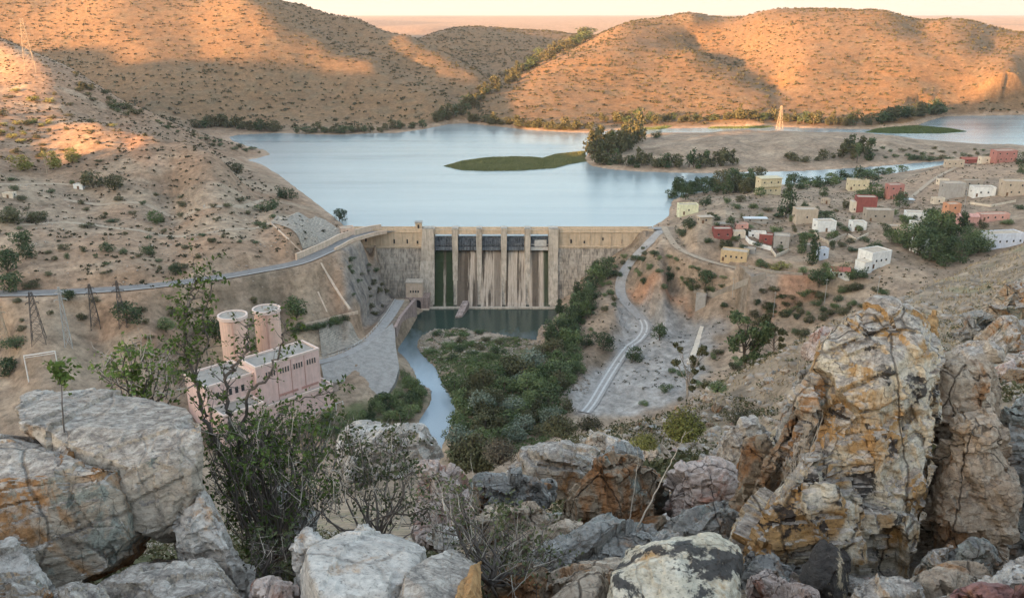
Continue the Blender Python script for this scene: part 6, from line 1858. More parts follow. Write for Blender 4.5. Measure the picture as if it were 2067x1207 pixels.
    ob_ = bpy.data.objects.new(name, m2); COL.objects.link(ob_)
    ob_.location = org
    if parent: ob_.parent = parent
    return ob_
def piece(outline, Y0, lean=0.25, T=0.6, bulge=0.10, extra=(), drop=0.35):
    """outline in photo pixels (foot nearest, top farther by lean per 100 px) -> hull points with real thickness behind"""
    pyb = max(p[1] for p in outline); cx = sum(p[0] for p in outline) / len(outline); cy = sum(p[1] for p in outline) / len(outline)
    pts = []
    for p in outline:
        Y = p[2] if len(p) > 2 else Y0 + lean * (pyb - p[1]) / 100.0
        f = at_y(p[0], p[1], Y); pts.append(f)
        b_ = at_y(cx + (p[0] - cx) * 0.93, max(p[1], cy * .35 + p[1] * .65) + 4, Y + T)
        pts.append((b_[0], b_[1], min(b_[2], f[2])))
        if p[1] > cy: pts.append((f[0], f[1] + T * .4, f[2] - drop)); pts.append((f[0], f[1], f[2] - drop * .5))
    if bulge:
        Yc = Y0 + lean * (pyb - cy) / 100.0
        k = 0.55
        for p in outline:
            pts.append(at_y(cx + (p[0] - cx) * k, cy + (p[1] - cy) * k, (p[2] if len(p) > 2 else Y0 + lean * (pyb - p[1]) / 100) * (1 - k) + Yc * k - bulge))
    for e in extra: pts.append(at_y(*e))
    return pts
def rock(label, pieces, mat, voxel=0.014, seed=0, cat='rock', name='rock', group=None, **k):
    o = carve(name, pieces, voxel, RM[mat], seed, **k)
    return tag(o, label, cat, group)
px3 = lambda l: [at_y(*p) for p in l]
# -- the great block at the lower left: upper slab
up = px3([(36,862,4.02),(132,888,3.92),(254,918,3.72),(262,1000,3.66),(276,1086,3.60),(345,1052,3.66),(343,990,3.72),(414,962,3.74),(411,836,3.95),(372,815,4.30),(300,810,4.5),(215,800,4.6),(180,776,4.75),(40,786,4.9),(34,830,4.3)])
up += [(p[0], p[1] + .35, p[2] - .35) for p in up[:2]] + [(-2.6, 4.8, 117.3), (-2.0, 4.7, 117.2), (-1.72, 4.0, 117.2), (-2.2, 4.1, 117.5)]
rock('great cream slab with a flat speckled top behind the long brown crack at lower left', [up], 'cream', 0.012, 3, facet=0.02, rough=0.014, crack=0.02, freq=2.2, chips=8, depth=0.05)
lo_ = px3([(-60,872,3.98),(30,880,3.92),(126,912,3.80),(236,940,3.62),(246,1008,3.57),(260,1092,3.50),(205,1160,3.42),(120,1200,3.36),(-60,1215,3.3),(-60,965,3.62),(0,962,3.62),(60,968,3.60),(160,948,3.60)])
lo_ += [(p[0], p[1] + .5, p[2] - .3) for p in lo_[:4]] + [(p[0], p[1] + .4, p[2] - .2) for p in lo_[5:9]]
rock('massive block with an orange and grey green lichened face at the left edge', [lo_], 'side', 0.012, 8, facet=0.02, rough=0.014, crack=0.02, freq=2.2, chips=8, depth=0.05)
rock('pale cracked wedge of rock leaning against the right end of the great block', [piece([(345,992),(412,962),(436,1010),(470,1085),(498,1168),(430,1130),(345,1090),(338,1060)], 3.4, 0.22, 0.5, 0.05)], 'white', 0.011, 5, facet=0.03, rough=0.012, freq=3.2, depth=0.05)
rock('white and black speckled slab at the bottom below the great block', [piece([(150,1230),(200,1170),(330,1102),(420,1122),(470,1165),(520,1235)], 2.85, 0.42, 0.5, 0.03)], 'cream', 0.011, 21, facet=0.025, rough=0.014, freq=3.4)
rock('small pale angular boulder at the bottom left corner', [piece([(-30,1100),(20,1092),(62,1122),(74,1150),(30,1165),(-30,1172)], 3.05, 0.3, 0.3, 0.06)], 'white', 0.01, 31, facet=0.02, freq=4)
rock('brown grey stone under the pale boulder in the bottom left corner', [piece([(-30,1165),(60,1150),(100,1180),(90,1240),(-30,1240)], 2.8, 0.3, 0.3, 0.05)], 'side', 0.01, 33, facet=0.02, freq=4)
rock('small stone wedged beside the speckled slab', [piece([(90,1190),(150,1168),(200,1180),(180,1230),(90,1230)], 2.75, 0.3, 0.3, 0.05)], 'cream', 0.01, 34, facet=0.02, freq=4)
# -- the white slab in the middle foreground
rock('smooth white slab with a curved back edge in the bottom middle', [piece([(596,1240,2.55),(604,1150,2.85),(622,1105,3.05),(700,1072,3.3),(800,1066,3.35),(850,1084,3.2),(866,1112,3.1),(880,1160,2.9),(880,1240,2.6)], 2.5, 0.4, 0.5, 0.0)], 'white', 0.011, 41, facet=0.012, rough=0.010, crack=0.006, freq=2.0)
rock('block with a cream top and a bright ochre right face beside the white slab', [piece([(780,1240,2.5),(800,1150,2.85),(868,1112,3.08),(905,1098,3.15),(955,1106,3.15),(972,1120,3.12),(972,1240,2.7)], 2.5, 0.4, 0.45, 0.0)], 'cream', 0.011, 44, facet=0.018, rough=0.012, crack=0.01, freq=2.4)
rock('rusty ochre slab standing against the cream topped block', [piece([(912,1240,2.55),(945,1135,2.93),(974,1120,3.02),(975,1240,2.62)], 2.5, 0.4, 0.25, 0.0, drop=.2)], 'ochre', 0.01, 45, facet=0.012, rough=0.008, freq=3)
rock('small white stone propped on end behind the white slab', [piece([(590,1128),(588,1088),(612,1064),(640,1070),(672,1098),(640,1108),(612,1140)], 3.35, 0.3, 0.2, 0.04)], 'white', 0.009, 47, facet=0.02, freq=5)
rock('brown broken stone at the left foot of the white slab', [piece([(508,1180),(545,1168),(590,1172),(596,1235),(510,1235)], 2.9, 0.3, 0.3, 0.05)], 'pink', 0.009, 48, facet=0.02, freq=5)
rock('little white stone on the white slab edge', [piece([(712,1068),(720,1052),(748,1052),(752,1070)], 3.4, 0.2, 0.15, 0.02, drop=.1)], 'white', 0.008, 49, facet=0.01, freq=6)
# -- pied boulder
rock('cream boulder with big black lichen patches in the bottom right middle', [piece([(1225,1240),(1238,1150),(1262,1112),(1330,1104),(1400,1083),(1440,1080),(1478,1098),(1498,1125),(1492,1158),(1462,1190),(1448,1240)], 2.85, 0.35, 0.6, 0.12)], 'pied', 0.011, 55, facet=0.025, rough=0.014, crack=0.008, freq=2.4)
rock('plain grey brown slab in front of the black patched boulder', [piece([(1070,1240),(1130,1190),(1210,1140),(1245,1130),(1240,1175),(1225,1240)], 3.1, 0.35, 0.5, 0.03)], 'tan', 0.012, 56, facet=0.02, freq=3)
rock('squat boulder with a jet black top standing before the tall monolith', [piece([(1624,1172),(1632,1125),(1652,1088),(1682,1078),(1706,1090),(1722,1130),(1722,1178),(1692,1196),(1645,1192)], 3.75, 0.3, 0.35, 0.10)], 'blackcap', 0.009, 61, facet=0.018, rough=0.012, crack=0.006, freq=3)
# -- the monolith
mono = [piece([(1640,1130),(1740,1150),(1838,1138),(1852,1085),(1880,950),(1897,850),(1895,760),(1886,690),(1872,632),(1835,612),(1790,600),(1722,604),(1702,640),(1682,700),(1652,770),(1640,850),(1620,900),(1610,1000)], 4.5, 0.16, 1.0, 0.16),
        piece([(1500,1105),(1530,1030),(1562,962),(1600,900),(1640,860),(1700,900),(1740,1010),(1730,1140),(1640,1130),(1560,1128)], 4.35, 0.16, 0.8, 0.10)]
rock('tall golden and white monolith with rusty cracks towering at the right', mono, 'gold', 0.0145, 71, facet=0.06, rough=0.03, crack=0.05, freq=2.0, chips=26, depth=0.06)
rock('grey lichen capped shoulder block on the left flank of the monolith', [piece([(1598,905),(1610,820),(1636,742),(1662,690),(1704,648),(1712,700),(1690,790),(1670,880),(1640,905)], 4.95, 0.14, 0.5, 0.06)], 'side', 0.014, 72, facet=0.05, rough=0.02, freq=2.6)
rock('dark brown leaning shard left of the monolith', [piece([(1500,1095),(1510,1010),(1560,900),(1600,830),(1640,742),(1652,765),(1622,860),(1582,950),(1540,1050)], 4.9, 0.12, 0.35, 0.03)], 'brown', 0.014, 73, facet=0.05, rough=0.02, freq=3)
rock('thin upright ochre slab at the left foot of the dark shard', [piece([(1502,1040),(1500,950),(1504,880),(1535,862),(1572,880),(1560,940),(1530,1000)], 5.3, 0.14, 0.3, 0.03)], 'brown', 0.014, 74, facet=0.04, freq=3)
rock('small grey spur standing between the dark shard and the slope', [piece([(1580,850),(1600,770),(1640,715),(1668,700),(1655,760),(1612,840)], 5.6, 0.14, 0.3, 0.03)], 'grey', 0.014, 75, facet=0.03, freq=3.5)
rock('orange knob on the right shoulder of the monolith', [piece([(1862,665),(1872,632),(1890,630),(1897,655),(1890,690)], 5.35, 0.14, 0.2, 0.03, drop=.1)], 'ochre', 0.012, 76, facet=0.02, freq=4)
rock('tan pillar with vertical cracks standing right of the dark gap beside the monolith', [piece([(1888,1120),(1900,1010),(1914,880),(1916,812),(1960,800),(2006,815),(2022,900),(2052,990),(2062,1105),(1960,1135)], 4.9, 0.13, 0.7, 0.10)], 'tan', 0.0145, 77, facet=0.06, rough=0.022, crack=0.035, freq=2.3)
rock('peaked tan block behind and above the cracked pillar', [piece([(1898,830),(1896,760),(1905,712),(1940,694),(1990,708),(2018,735),(2026,800),(2010,850),(1950,860)], 5.6, 0.14, 0.6, 0.08)], 'tan', 0.0145, 78, facet=0.06, rough=0.02, freq=2.6)
rock('dark grey broken face at the right edge behind the tan pillar', [piece([(2012,1110),(2020,960),(2010,850),(2022,780),(2060,750),(2110,760),(2110,1120)], 5.7, 0.14, 0.8, 0.08)], 'grey', 0.016, 79, facet=0.08, rough=0.03, crack=0.04, freq=2.6, strata=0.03)
# -- rocks in the middle distance of the slope
mid_rocks = [
 ('pale grey slab with a white edge just behind the big shrub', [(684,945),(690,870),(722,850),(790,846),(850,850),(858,895),(884,898),(884,930),(800,950)], 7.0, 'white', 81),
 ('pinkish rounded rock right of the slab behind the big shrub', [(845,1050),(850,960),(842,932),(900,926),(952,950),(960,1000),(900,1070)], 6.0, 'pink', 82),
 ('small lichened rock inside the big shrub', [(530,1035),(536,1003),(575,990),(606,995),(612,1030),(570,1050)], 5.4, 'grey', 83),
 ('long pale slab lying below the scree in the middle', [(1002,965),(1012,930),(1042,902),(1130,898),(1205,925),(1232,958),(1180,985),(1110,990),(1040,975)], 9.0, 'cream', 84),
 ('blue grey oblong block in front of the long pale slab', [(955,1012),(958,955),(1030,955),(1118,966),(1122,1000),(1080,1018),(1000,1024)], 7.0, 'grey', 85),
 ('big dark brown boulder with a grey sloping back', [(1122,1018),(1140,975),(1180,930),(1250,894),(1304,915),(1346,948),(1346,1010),(1336,1042),(1290,1062),(1210,1045),(1150,1040)], 6.3, 'brown', 86),
 ('brown rock with a pale top below the blue grey block', [(958,1062),(962,1025),(1005,1012),(1080,1008),(1118,1020),(1110,1050),(1060,1070),(990,1075)], 5.6, 'tan', 87),
 ('small tan rock left of the blue green lichened slab', [(1082,1112),(1092,1066),(1130,1042),(1178,1038),(1188,1060),(1140,1090)], 4.9, 'tan', 88),
 ('wide slab covered in blue green lichen before the dark boulder', [(1080,1128),(1130,1098),(1180,1058),(1216,1036),(1250,1052),(1320,1062),(1372,1090),(1380,1110),(1300,1130),(1220,1138),(1150,1140)], 4.2, 'grey', 89),
 ('layered pinkish ledge between the dark boulder and the monolith', [(1346,1010),(1350,960),(1400,944),(1470,940),(1510,960),(1512,1030),(1440,1042),(1380,1040)], 6.6, 'pink', 90),
 ('grey ribbed boulder at the foot of the pinkish ledge', [(1362,1100),(1366,1060),(1400,1030),(1460,1012),(1505,1035),(1515,1090),(1490,1120),(1400,1112)], 5.0, 'grey', 91),
 ('pale rock on the slope above the pinkish ledge', [(1432,925),(1442,885),(1462,850),(1520,846),(1556,862),(1540,900),(1500,935)], 8.6, 'cream', 92),
 ('rounded grey stone under the right end of the dark boulder', [(1340,1062),(1350,1035),(1390,1025),(1420,1040),(1410,1070),(1370,1080)], 5.5, 'grey', 93),
 ('reddish rock against the left of the monolith foot', [(1482,1200),(1490,1150),(1540,1128),(1600,1140),(1620,1180),(1600,1235),(1490,1235)], 3.6, 'pink', 94),
 ('long pale boulder at the bottom right of the black topped one', [(1700,1240),(1722,1180),(1762,1154),(1830,1160),(1870,1182),(1870,1240)], 3.1, 'cream', 95),
 ('maroon rock with a white vein at the bottom right corner', [(1900,1240),(1925,1190),(1980,1170),(2050,1176),(2110,1190),(2110,1240)], 3.0, 'maroon', 96),
 ('smooth grey and white stone at the right edge above the maroon rock', [(1990,1172),(2005,1140),(2040,1120),(2110,1118),(2110,1185),(2040,1182)], 3.4, 'white', 97),
 ('grey squared block high on the right slope', [(1942,682),(1942,648),(1975,640),(2010,642),(2012,680),(1975,688)], 15, 'grey', 98),
 ('second squared grey block at the right edge of the slope', [(2014,690),(2016,652),(2050,644),(2100,648),(2100,692),(2050,698)], 14.5, 'side', 99),
 ('mossy upright grey rock at the right edge above the squared blocks', [(2024,648),(2030,580),(2044,552),(2080,548),(2100,560),(2100,640)], 15.5, 'side', 100),
 ('low pale rock under the squared blocks', [(1938,712),(1950,690),(1990,688),(2012,700),(2000,722),(1960,724)], 12, 'cream', 101),
 ('pinkish knob on the slope left of the monolith top', [(1640,712),(1650,672),(1690,654),(1712,668),(1700,720)], 12, 'pink', 102),
 ('small dark stone at the foot of the cracked tan pillar', [(1868,1135),(1880,1105),(1915,1100),(1940,1120),(1920,1142)], 4.2, 'side', 103),
 ('small lichened stone right of the one at the foot of the tan pillar', [(1945,1130),(1955,1100),(1985,1092),(2010,1110),(2000,1135)], 4.2, 'grey', 104),
 ('grey stone on the slope above the long pale slab', [(1205,925),(1220,900),(1260,890),(1290,905),(1270,930)], 10, 'grey', 105)]
mid_rocks += [
 ('flat tan ledge under the blue green lichened slab', [(1090,1165),(1150,1138),(1260,1128),(1300,1140),(1250,1175),(1130,1185)], 3.6, 'tan', 110),
 ('dark grey ledge between the black patched boulder and the monolith', [(1492,1140),(1500,1105),(1560,1112),(1620,1128),(1615,1160),(1540,1165)], 4.0, 'grey', 111),
 ('broken pinkish slab at the bottom left of the black topped boulder', [(1545,1235),(1560,1185),(1610,1172),(1650,1190),(1650,1235)], 3.0, 'pink', 112),
 ('tan slab lying in front of the cracked pillar', [(1860,1172),(1872,1150),(1930,1136),(1985,1142),(1990,1165),(1920,1182)], 3.7, 'tan', 113),
 ('pale ledge under the layered pinkish ledge', [(1290,1100),(1330,1068),(1372,1072),(1392,1100),(1380,1122),(1320,1120)], 4.5, 'cream', 114),
 ('rusty ledge behind the blue grey oblong block', [(900,1010),(930,972),(962,965),(968,1010),(940,1035)], 6.4, 'brown', 115),
 ('grey stone slab right of the maroon rock', [(1870,1240),(1880,1200),(1915,1188),(1935,1205),(1930,1240)], 2.95, 'side', 116),
 ('white block beside the middle shrub', [(860,1075),(872,1050),(905,1045),(925,1062),(915,1090)], 4.8, 'white', 117),
 ('brown ledge between the ochre faced block and the twiggy shrub', [(985,1185),(1000,1150),(1060,1135),(1100,1150),(1080,1190),(1010,1205)], 3.5, 'brown', 118)]
for lab, ol, Y0, mt, sd in mid_rocks:
    big = Y0 > 10
    rock(lab, [piece(ol, Y0, 0.32 if Y0 < 10 else 0.6, 0.12 * Y0 + .1, 0.02 * Y0)], mt, 0.0027 * Y0, sd, facet=0.009 * Y0, rough=0.0035 * Y0, crack=0.005 * Y0, freq=13.0 / Y0, strata=0.0028 * Y0 if mt in ('brown', 'pink', 'grey') else 0.0)
# loose stones on the slope: a few dozen shapes copied about
protos = []
for k in range(7):
    r_ = np.random.default_rng(500 + k)
    pts = r_.normal(size=(14, 3)); pts /= np.linalg.norm(pts, axis=1, keepdims=True); pts *= np.array([0.5, 0.42, 0.30]) * r_.uniform(.8, 1.1, (14, 1))
    o = carve('stone', [[tuple(p) for p in pts]], 0.045, RM[['tan', 'cream', 'grey', 'pink', 'white', 'side', 'brown'][k]], 200 + k, facet=0.04, rough=0.03, crack=0.015, freq=3.0, origin=(0, 0, -0.12))
    COL.objects.unlink(o)
    protos.append(o)
SLAB = {}
def stones(poly, n, size, ymin, ymax, where, group):
    k = 0
    for _ in range(n * 30):
        if k >= n: break
        q = scatter_poly(poly, 1, 0)
        if not q: break
        x, y, z = hit(q[0][0], q[0][1], ymin=ymin, water=False)
        if not (ymin < y < ymax): continue
        i = random.randrange(7)
        s = random.uniform(0.4, 1.0) ** 1.5 * size * (y / 10) ** 0.8
        c = protos[i].copy(); c.name = 'stone'; COL.objects.link(c)
        c.location = (x, y, z + 0.02 * s); c.scale = (s, s * random.uniform(.7, 1.2), s * random.uniform(.6, 1.1)); c.rotation_euler = (random.uniform(-.4, .4), random.uniform(-.4, .4), random.uniform(0, 6.28))
        nm = ['tan', 'cream', 'grey lichened', 'pinkish', 'white', 'grey green', 'dark brown'][i]
        tag(c, ('large ' if s > .8 * size * (y / 10) ** .8 else 'small ' if s < .35 * size * (y / 10) ** .8 else '') + nm + ' loose stone ' + where, 'stone', group)
        k += 1
stones([(1000,915),(1250,868),(1420,800),(1500,850),(1440,930),(1350,945),(1200,900),(1100,905)], 46, 0.42, 12, 60, 'on the scree above the big dark boulder', 'loose stones on the scree')
stones([(1500,760),(1640,700),(1700,660),(1640,760),(1600,830),(1520,860)], 20, 0.3, 12, 90, 'on the dry slope left of the monolith', 'loose stones left of the monolith')
stones([(1900,700),(2067,690),(2067,760),(2040,780),(1990,700)], 26, 0.9, 8, 60, 'under the squared blocks at the right', 'loose stones right of the monolith')
stones([(560,1180),(560,1207),(1480,1207),(1490,1150),(1390,1120),(1250,1140),(1080,1140),(980,1100)], 26, 0.22, 2.2, 6, 'among the boulders along the bottom', 'small stones along the bottom')
stones([(980,1000),(1350,1040),(1500,1060),(1500,1130),(1250,1130),(1000,1110)], 30, 0.9, 3.5, 12, 'packed between the middle boulders', 'broken blocks between the middle boulders')
stones([(1500,1207),(1560,1150),(1900,1150),(2067,1130),(2067,1207)], 26, 0.62, 2.2, 7, 'standing in the rubble at the bottom right', 'broken blocks at the bottom right')
stones([(1340,960),(1500,920),(1560,1000),(1500,1120),(1360,1110)], 16, 0.8, 4, 14, 'on the ledge left of the dark shard', 'broken blocks left of the shard')
stones([(960,905),(1100,900),(1340,880),(1350,950),(1100,960),(960,950)], 22, 1.0, 8, 24, 'at the brink above the river', 'broken blocks at the brink')
stones([(1480,1207),(1500,1140),(1640,1130),(1860,1130),(2000,1110),(2067,1100),(2067,1207)], 60, 0.26, 2.2, 7, 'in the rubble at the foot of the monolith', 'rubble stones at the monolith foot')
stones([(960,1000),(1350,1000),(1500,1040),(1500,1110),(1000,1110)], 24, 0.45, 3.5, 10, 'between the middle boulders', 'stones between the middle boulders')
stones([(850,1000),(980,940),(1010,915),(900,960)], 10, 0.6, 5, 20, 'beside the pinkish rounded rock', 'stones by the pinkish rock')
# fine gravel: countless
def near_pts(n, u0, u1, y0, y1, cond=None):
    v = np.exp(rng.uniform(np.log(y0), np.log(y1), n)); u = rng.uniform(u0, u1, n)
    x = u * v; z = ground(x, v)
    m = np.ones(n, bool) if cond is None else cond(x, v, z)
    return x[m], v[m], z[m]
x, y, z = near_pts(17000, -0.75, 0.8, 1.6, 100)
o = debris('gravel', np.stack([x, y, z], 1), 1.0, M_STONE, 'gravel and small stones covering the near hillside')
me = o.data; v = np.empty(len(me.vertices) * 3); me.vertices.foreach_get('co', v); v = v.reshape(-1, 3)
nvp = len(v) // len(x)
c0 = np.repeat(np.stack([x, y, z], 1), nvp, 0); sc = np.repeat(0.028 * y ** 0.85, nvp)[:, None]
me.vertices.foreach_set('co', (c0 + (v - c0) * sc).astype(np.float32).ravel()); me.update()
# ---------------------------------------------------------------- dry grass, shrubs and twigs close by
def grass(name, x, y, z, h, w, lm, label):
    k = len(x)
    a = rng.uniform(0, 6.28, k); hh = h * rng.uniform(.5, 1.3, k); ww = w * rng.uniform(.6, 1.4, k)
    lx, ly = rng.normal(0, .45, k) * hh, rng.normal(0, .45, k) * hh
    ca, sa = np.cos(a) * ww, np.sin(a) * ww
    V = np.stack([np.stack([x - ca, y - sa, z - .01 * hh], 1), np.stack([x + ca, y + sa, z - .01 * hh], 1), np.stack([x + ca * .6 + lx * .4, y + sa * .6 + ly * .4, z + hh * .6], 1), np.stack([x + lx, y + ly, z + hh], 1)], 1)
    return tag(mesh_obj(name, V.reshape(-1, 3), np.arange(4 * k).reshape(-1, 4), lm), label, kind='stuff')
cl = lambda x, y: fbm(x / (0.12 * y), y / (0.25 * y + 1), 71.0, 3)
x, y, z = near_pts(110000, -0.05, 0.8, 5, 170, lambda x, y, z: (rng.uniform(0, 1, len(x)) < 0.45 + 0.7 * fbm(x / 2.5, y / 2.5, 71.0, 3)))
grass('dry_grass', x, y, z, 0.013 * y ** 0.75, 0.0016 * y ** 0.8, L_DRY, 'short dry straw grass over the near hillside')
x, y, z = near_pts(3000, 0.02, 0.75, 14, 150, lambda x, y, z: rng.uniform(0, 1, len(x)) < 0.5 + 0.6 * fbm(x / 6, y / 6, 72.0, 3))
clumps('tussock', np.stack([x, y, z], 1), 0.6, 34, L_OLIVE, 'small grey green tussocks on the near hillside', 0.10, 0.7)
x, y, z = near_pts(2200, -0.7, 0.1, 5, 60)
clumps('undergrowth', np.stack([x, y, z], 1), 0.5, 60, L_OLIVE, 'low undergrowth on the steep drop below the rocks', 0.06, 0.7)

TWIG = simple_mat('twig_bark', (0.12, 0.10, 0.085), 0.9, 0.3, 8)
TWIGP = simple_mat('dead_twig', (0.40, 0.35, 0.29), 0.9, 0.2, 8)
LF = leaf_mat('shrub_leaves', [(0.038, 0.055, 0.014), (0.08, 0.115, 0.026), (0.17, 0.23, 0.055)], scale=4)
LF2 = leaf_mat('shrub_leaves_dull', [(0.03, 0.036, 0.016), (0.06, 0.07, 0.03), (0.11, 0.12, 0.055)], scale=4)
class Shrub:
    """woody shrub: stems follow given lines, side twigs and leaves grow from them"""
    def __init__(s, seed): s.r = random.Random(seed); s.st = MB(); s.tw = MB(); s.dead = MB(); s.lp = []; s.ln = []; s.np = np.random.default_rng(seed)
    def rv(s, k=1.0): return Vector((s.r.gauss(0, 1), s.r.gauss(0, 1), s.r.gauss(0, 1))) * k
    def twig(s, p, d, L, r, leaves, depth=0, leafgap=0.02, bend=0.35, dead=False):
        pts = [p.copy()]; q = p.copy(); n = max(3, int(L / 0.045))
        d = d.normalized()
        for i in range(n):
            d = (d + s.rv(bend * 0.35) + Vector((0, 0, 0.05))).normalized()
            q = q + d * (L / n); pts.append(q.copy())
            if depth < 2 and s.r.random() < 0.34:
                s.twig(q, (d + s.rv(0.75)).normalized(), L * s.r.uniform(.3, .55), r * .55, leaves, depth + 1, leafgap, bend, dead)
            if leaves > 0 and i > n * 0.25:
                for _ in range(int(leaves * L / n / leafgap) + (s.r.random() < (leaves * L / n / leafgap) % 1)):
                    s.lp.append(tuple(q + s.rv(0.012))); s.ln.append(tuple(d + Vector((0, 0, .6))))
        k = len(pts)
        (s.dead if dead else s.tw if depth else s.st).path(pts, [r * (1 - 0.8 * i / (k - 1)) for i in range(k)], 4 if r < .004 else 5)
    def stem(s, pl, r, side=18, L=0.16, leaves=1.0, gap=0.018, jitter=0.008, start=0.15, dead=False):
        P = smooth_line(pl, 6); k = len(P)
        P = [Vector(p) + s.rv(jitter) for p in P]
        (s.dead if dead else s.st).path(P, [r * (1 - 0.75 * i / (k - 1)) for i in range(k)], 6)
        for _ in range(side):
            t = s.r.uniform(start, 1) * (k - 1); i = int(min(t, k - 2))
            p = P[i].lerp(P[i + 1], t - i); d = (P[i + 1] - P[i]).normalized()
            s.twig(p, (d * .6 + s.rv(.7)).normalized(), L * s.r.uniform(.5, 1.2), r * .35 * (1 - .6 * t / k), leaves, 0, gap, dead=dead)
    def fill(s, outline, Y, dY, n, root, L=0.2, leaves=1.0, gap=0.02, r=0.004, deadshare=0.2, upw=0.5):
        """twigs filling a bushy body seen inside the outline, all reaching back towards the root"""
        for q in scatter_poly(outline, n, 0):
            p = Vector(at_y(q[0], q[1], Y + s.r.uniform(-dY, dY)))
            back = (Vector(root) - p)
            d = (-back.normalized() * .6 + s.rv(.55) + Vector((0, 0, upw))).normalized()
            dd = s.r.random() < deadshare
            s.twig(p - d * L * .4, d, L * s.r.uniform(.6, 1.3), r, 0 if dd else leaves, 0, gap, dead=dd)
            if s.r.random() < 0.12:
                m = p + back * .5 + s.rv(.05)
                s.st.path([p, p.lerp(m, .5) + s.rv(.02), m, m.lerp(Vector(root), .6) + s.rv(.03), Vector(root)], [r, r * 1.4, r * 1.8, r * 2.4, r * 3], 5)
    def build(s, name, label, loc, leaf=0.014, lm=None, cat='shrub', group=None, lm_dead=None):
        o = empty(name, loc); tag(o, label, cat, group)
        def off(mb): mb.v = [(v[0] - loc[0], v[1] - loc[1], v[2] - loc[2]) for v in mb.v]; return mb
        s.st.add(s.tw.v, s.tw.f, 0); s.st.add(s.dead.v, s.dead.f, 1); off(s.st).build('branches', [TWIG, lm_dead or TWIGP], o, True)
        if s.lp:
            P = np.array(s.lp) - np.array(loc); N = np.array(s.ln)
            V, Fq = leaf_quads(P, N / np.linalg.norm(N, axis=1, keepdims=True), leaf, s.np, 0.7)
            mesh_obj('leaves', V, Fq, lm or LF, o)
        return o
at = lambda l, Y: [at_y(p[0], p[1], Y if len(p) < 3 else p[2]) for p in l]
# the big shrub behind the great block, with its tall gnarled stems
s = Shrub(1)
root = at_y(560, 1130, 4.3)
s.fill([(420,860),(470,850),(560,840),(640,870),(690,910),(640,960),(690,1010),(600,1060),(590,1110),(520,1165),(480,1100),(440,1000),(418,940)], 4.5, .45, 460, root, 0.17, 1.0, 0.014, 0.0035, 0.25)
s.fill([(425,900),(600,890),(660,930),(600,1000),(560,1100),(500,1120),(450,1000)], 4.75, .25, 130, root, 0.22, 1.5, 0.014, 0.004, 0.1)
s.stem(at([(470,1000),(440,900),(412,840),(400,780),(378,720),(372,650),(385,600),(400,560)], 4.6), 0.016, 60, 0.16, 1.2, 0.016)
s.stem(at([(400,790),(395,740),(420,690),(410,640),(425,590),(412,545)], 4.6), 0.009, 34, 0.12, 1.5, 0.014)
s.stem(at([(395,720),(372,680),(360,640),(352,600)], 4.65), 0.006, 18, 0.12, 1.0, 0.016)
s.stem(at([(500,980),(475,880),(458,810),(460,760),(490,725),(500,690),(502,655)], 4.5), 0.016, 46, 0.12, 0.9, 0.017)
s.stem(at([(485,870),(500,800),(540,760),(560,715),(572,670),(578,650)], 4.5), 0.011, 34, 0.11, 0.9, 0.016)
s.stem(at([(520,920),(560,850),(590,810),(640,800),(672,790)], 4.5), 0.008, 30, 0.13, 1.0, 0.015)
s.build('shrub', 'big dense shrub with tall gnarled leafy stems between the great block and the white slab', root, 0.0135)
# leafy shrub behind the top of the great block
s = Shrub(2); root = at_y(270, 860, 5.6)
s.fill([(215,720),(240,700),(300,705),(340,740),(380,760),(380,812),(300,806),(230,795),(205,760)], 5.5, .35, 110, root, 0.15, 0.7, 0.017, 0.004, 0.6)
s.stem(at([(262,840),(258,780),(250,740),(262,705),(285,690)], 5.5), 0.010, 24, 0.13, 1.4, 0.013)
s.stem(at([(275,845),(290,790),(300,750),(285,720)], 5.5), 0.008, 24, 0.13, 1.4, 0.014)
s.stem(at([(300,850),(330,790),(345,750),(338,715)], 5.6), 0.007, 24, 0.14, 0.4, 0.02)
s.build('shrub', 'open leafy green shrub behind the flat top of the great cream slab', root, 0.017)
# sapling on the slab
s = Shrub(3); root = at_y(132, 893, 3.98)
s.stem([at_y(132, 896, 3.98), at_y(128, 850, 3.98), at_y(125, 800, 3.98), at_y(124, 760, 3.98)], 0.0055, 0, 0.1, 0, jitter=0.001)
s.stem(at([(124,775),(122,750),(130,735)], 3.98), 0.004, 22, 0.085, 1.6, 0.010, start=0.0)
s.build('sapling', 'slim sapling with a tuft of bright leaves growing from the crack of the great slab', root, 0.0145, cat='plant')
# middle shrub
s = Shrub(4); root = at_y(760, 1090, 4.1)
s.fill([(640,940),(690,880),(750,870),(820,880),(850,940),(870,1000),(880,1050),(840,1075),(760,1060),(690,1050),(620,1060),(600,1000)], 4.3, .35, 240, root, 0.15, 0.8, 0.015, 0.003, 0.35)
s.stem(at([(790,1060),(800,980),(815,930),(822,880)], 4.3), 0.007, 26, 0.1, 1.4, 0.012)
s.stem(at([(740,1060),(735,980),(728,920),(722,880)], 4.3), 0.006, 22, 0.1, 1.4, 0.012)
s.build('shrub', 'twiggy grey green shrub in front of the pale slab in the middle', root, 0.0125, LF2)
s = Shrub(5); root = at_y(990, 1180, 3.5)
s.fill([(860,1010),(900,980),(960,1010),(980,1060),(1060,1060),(1110,1100),(1120,1150),(1090,1190),(985,1200),(975,1110),(880,1095)], 3.8, .35, 210, root, 0.16, 0.6, 0.016, 0.003, 0.4)
s.stem(at([(985,1150),(950,1080),(925,1020),(905,980)], 3.8), 0.006, 26, 0.11, 1.2, 0.013)
s.stem(at([(1000,1190),(1020,1120),(1030,1060),(1012,1035)], 3.7), 0.005, 20, 0.1, 1.2, 0.013)
s.stem(at([(1000,1190),(1080,1150),(1140,1120),(1190,1085)], 3.6), 0.004, 14, 0.12, 0.4, 0.02)
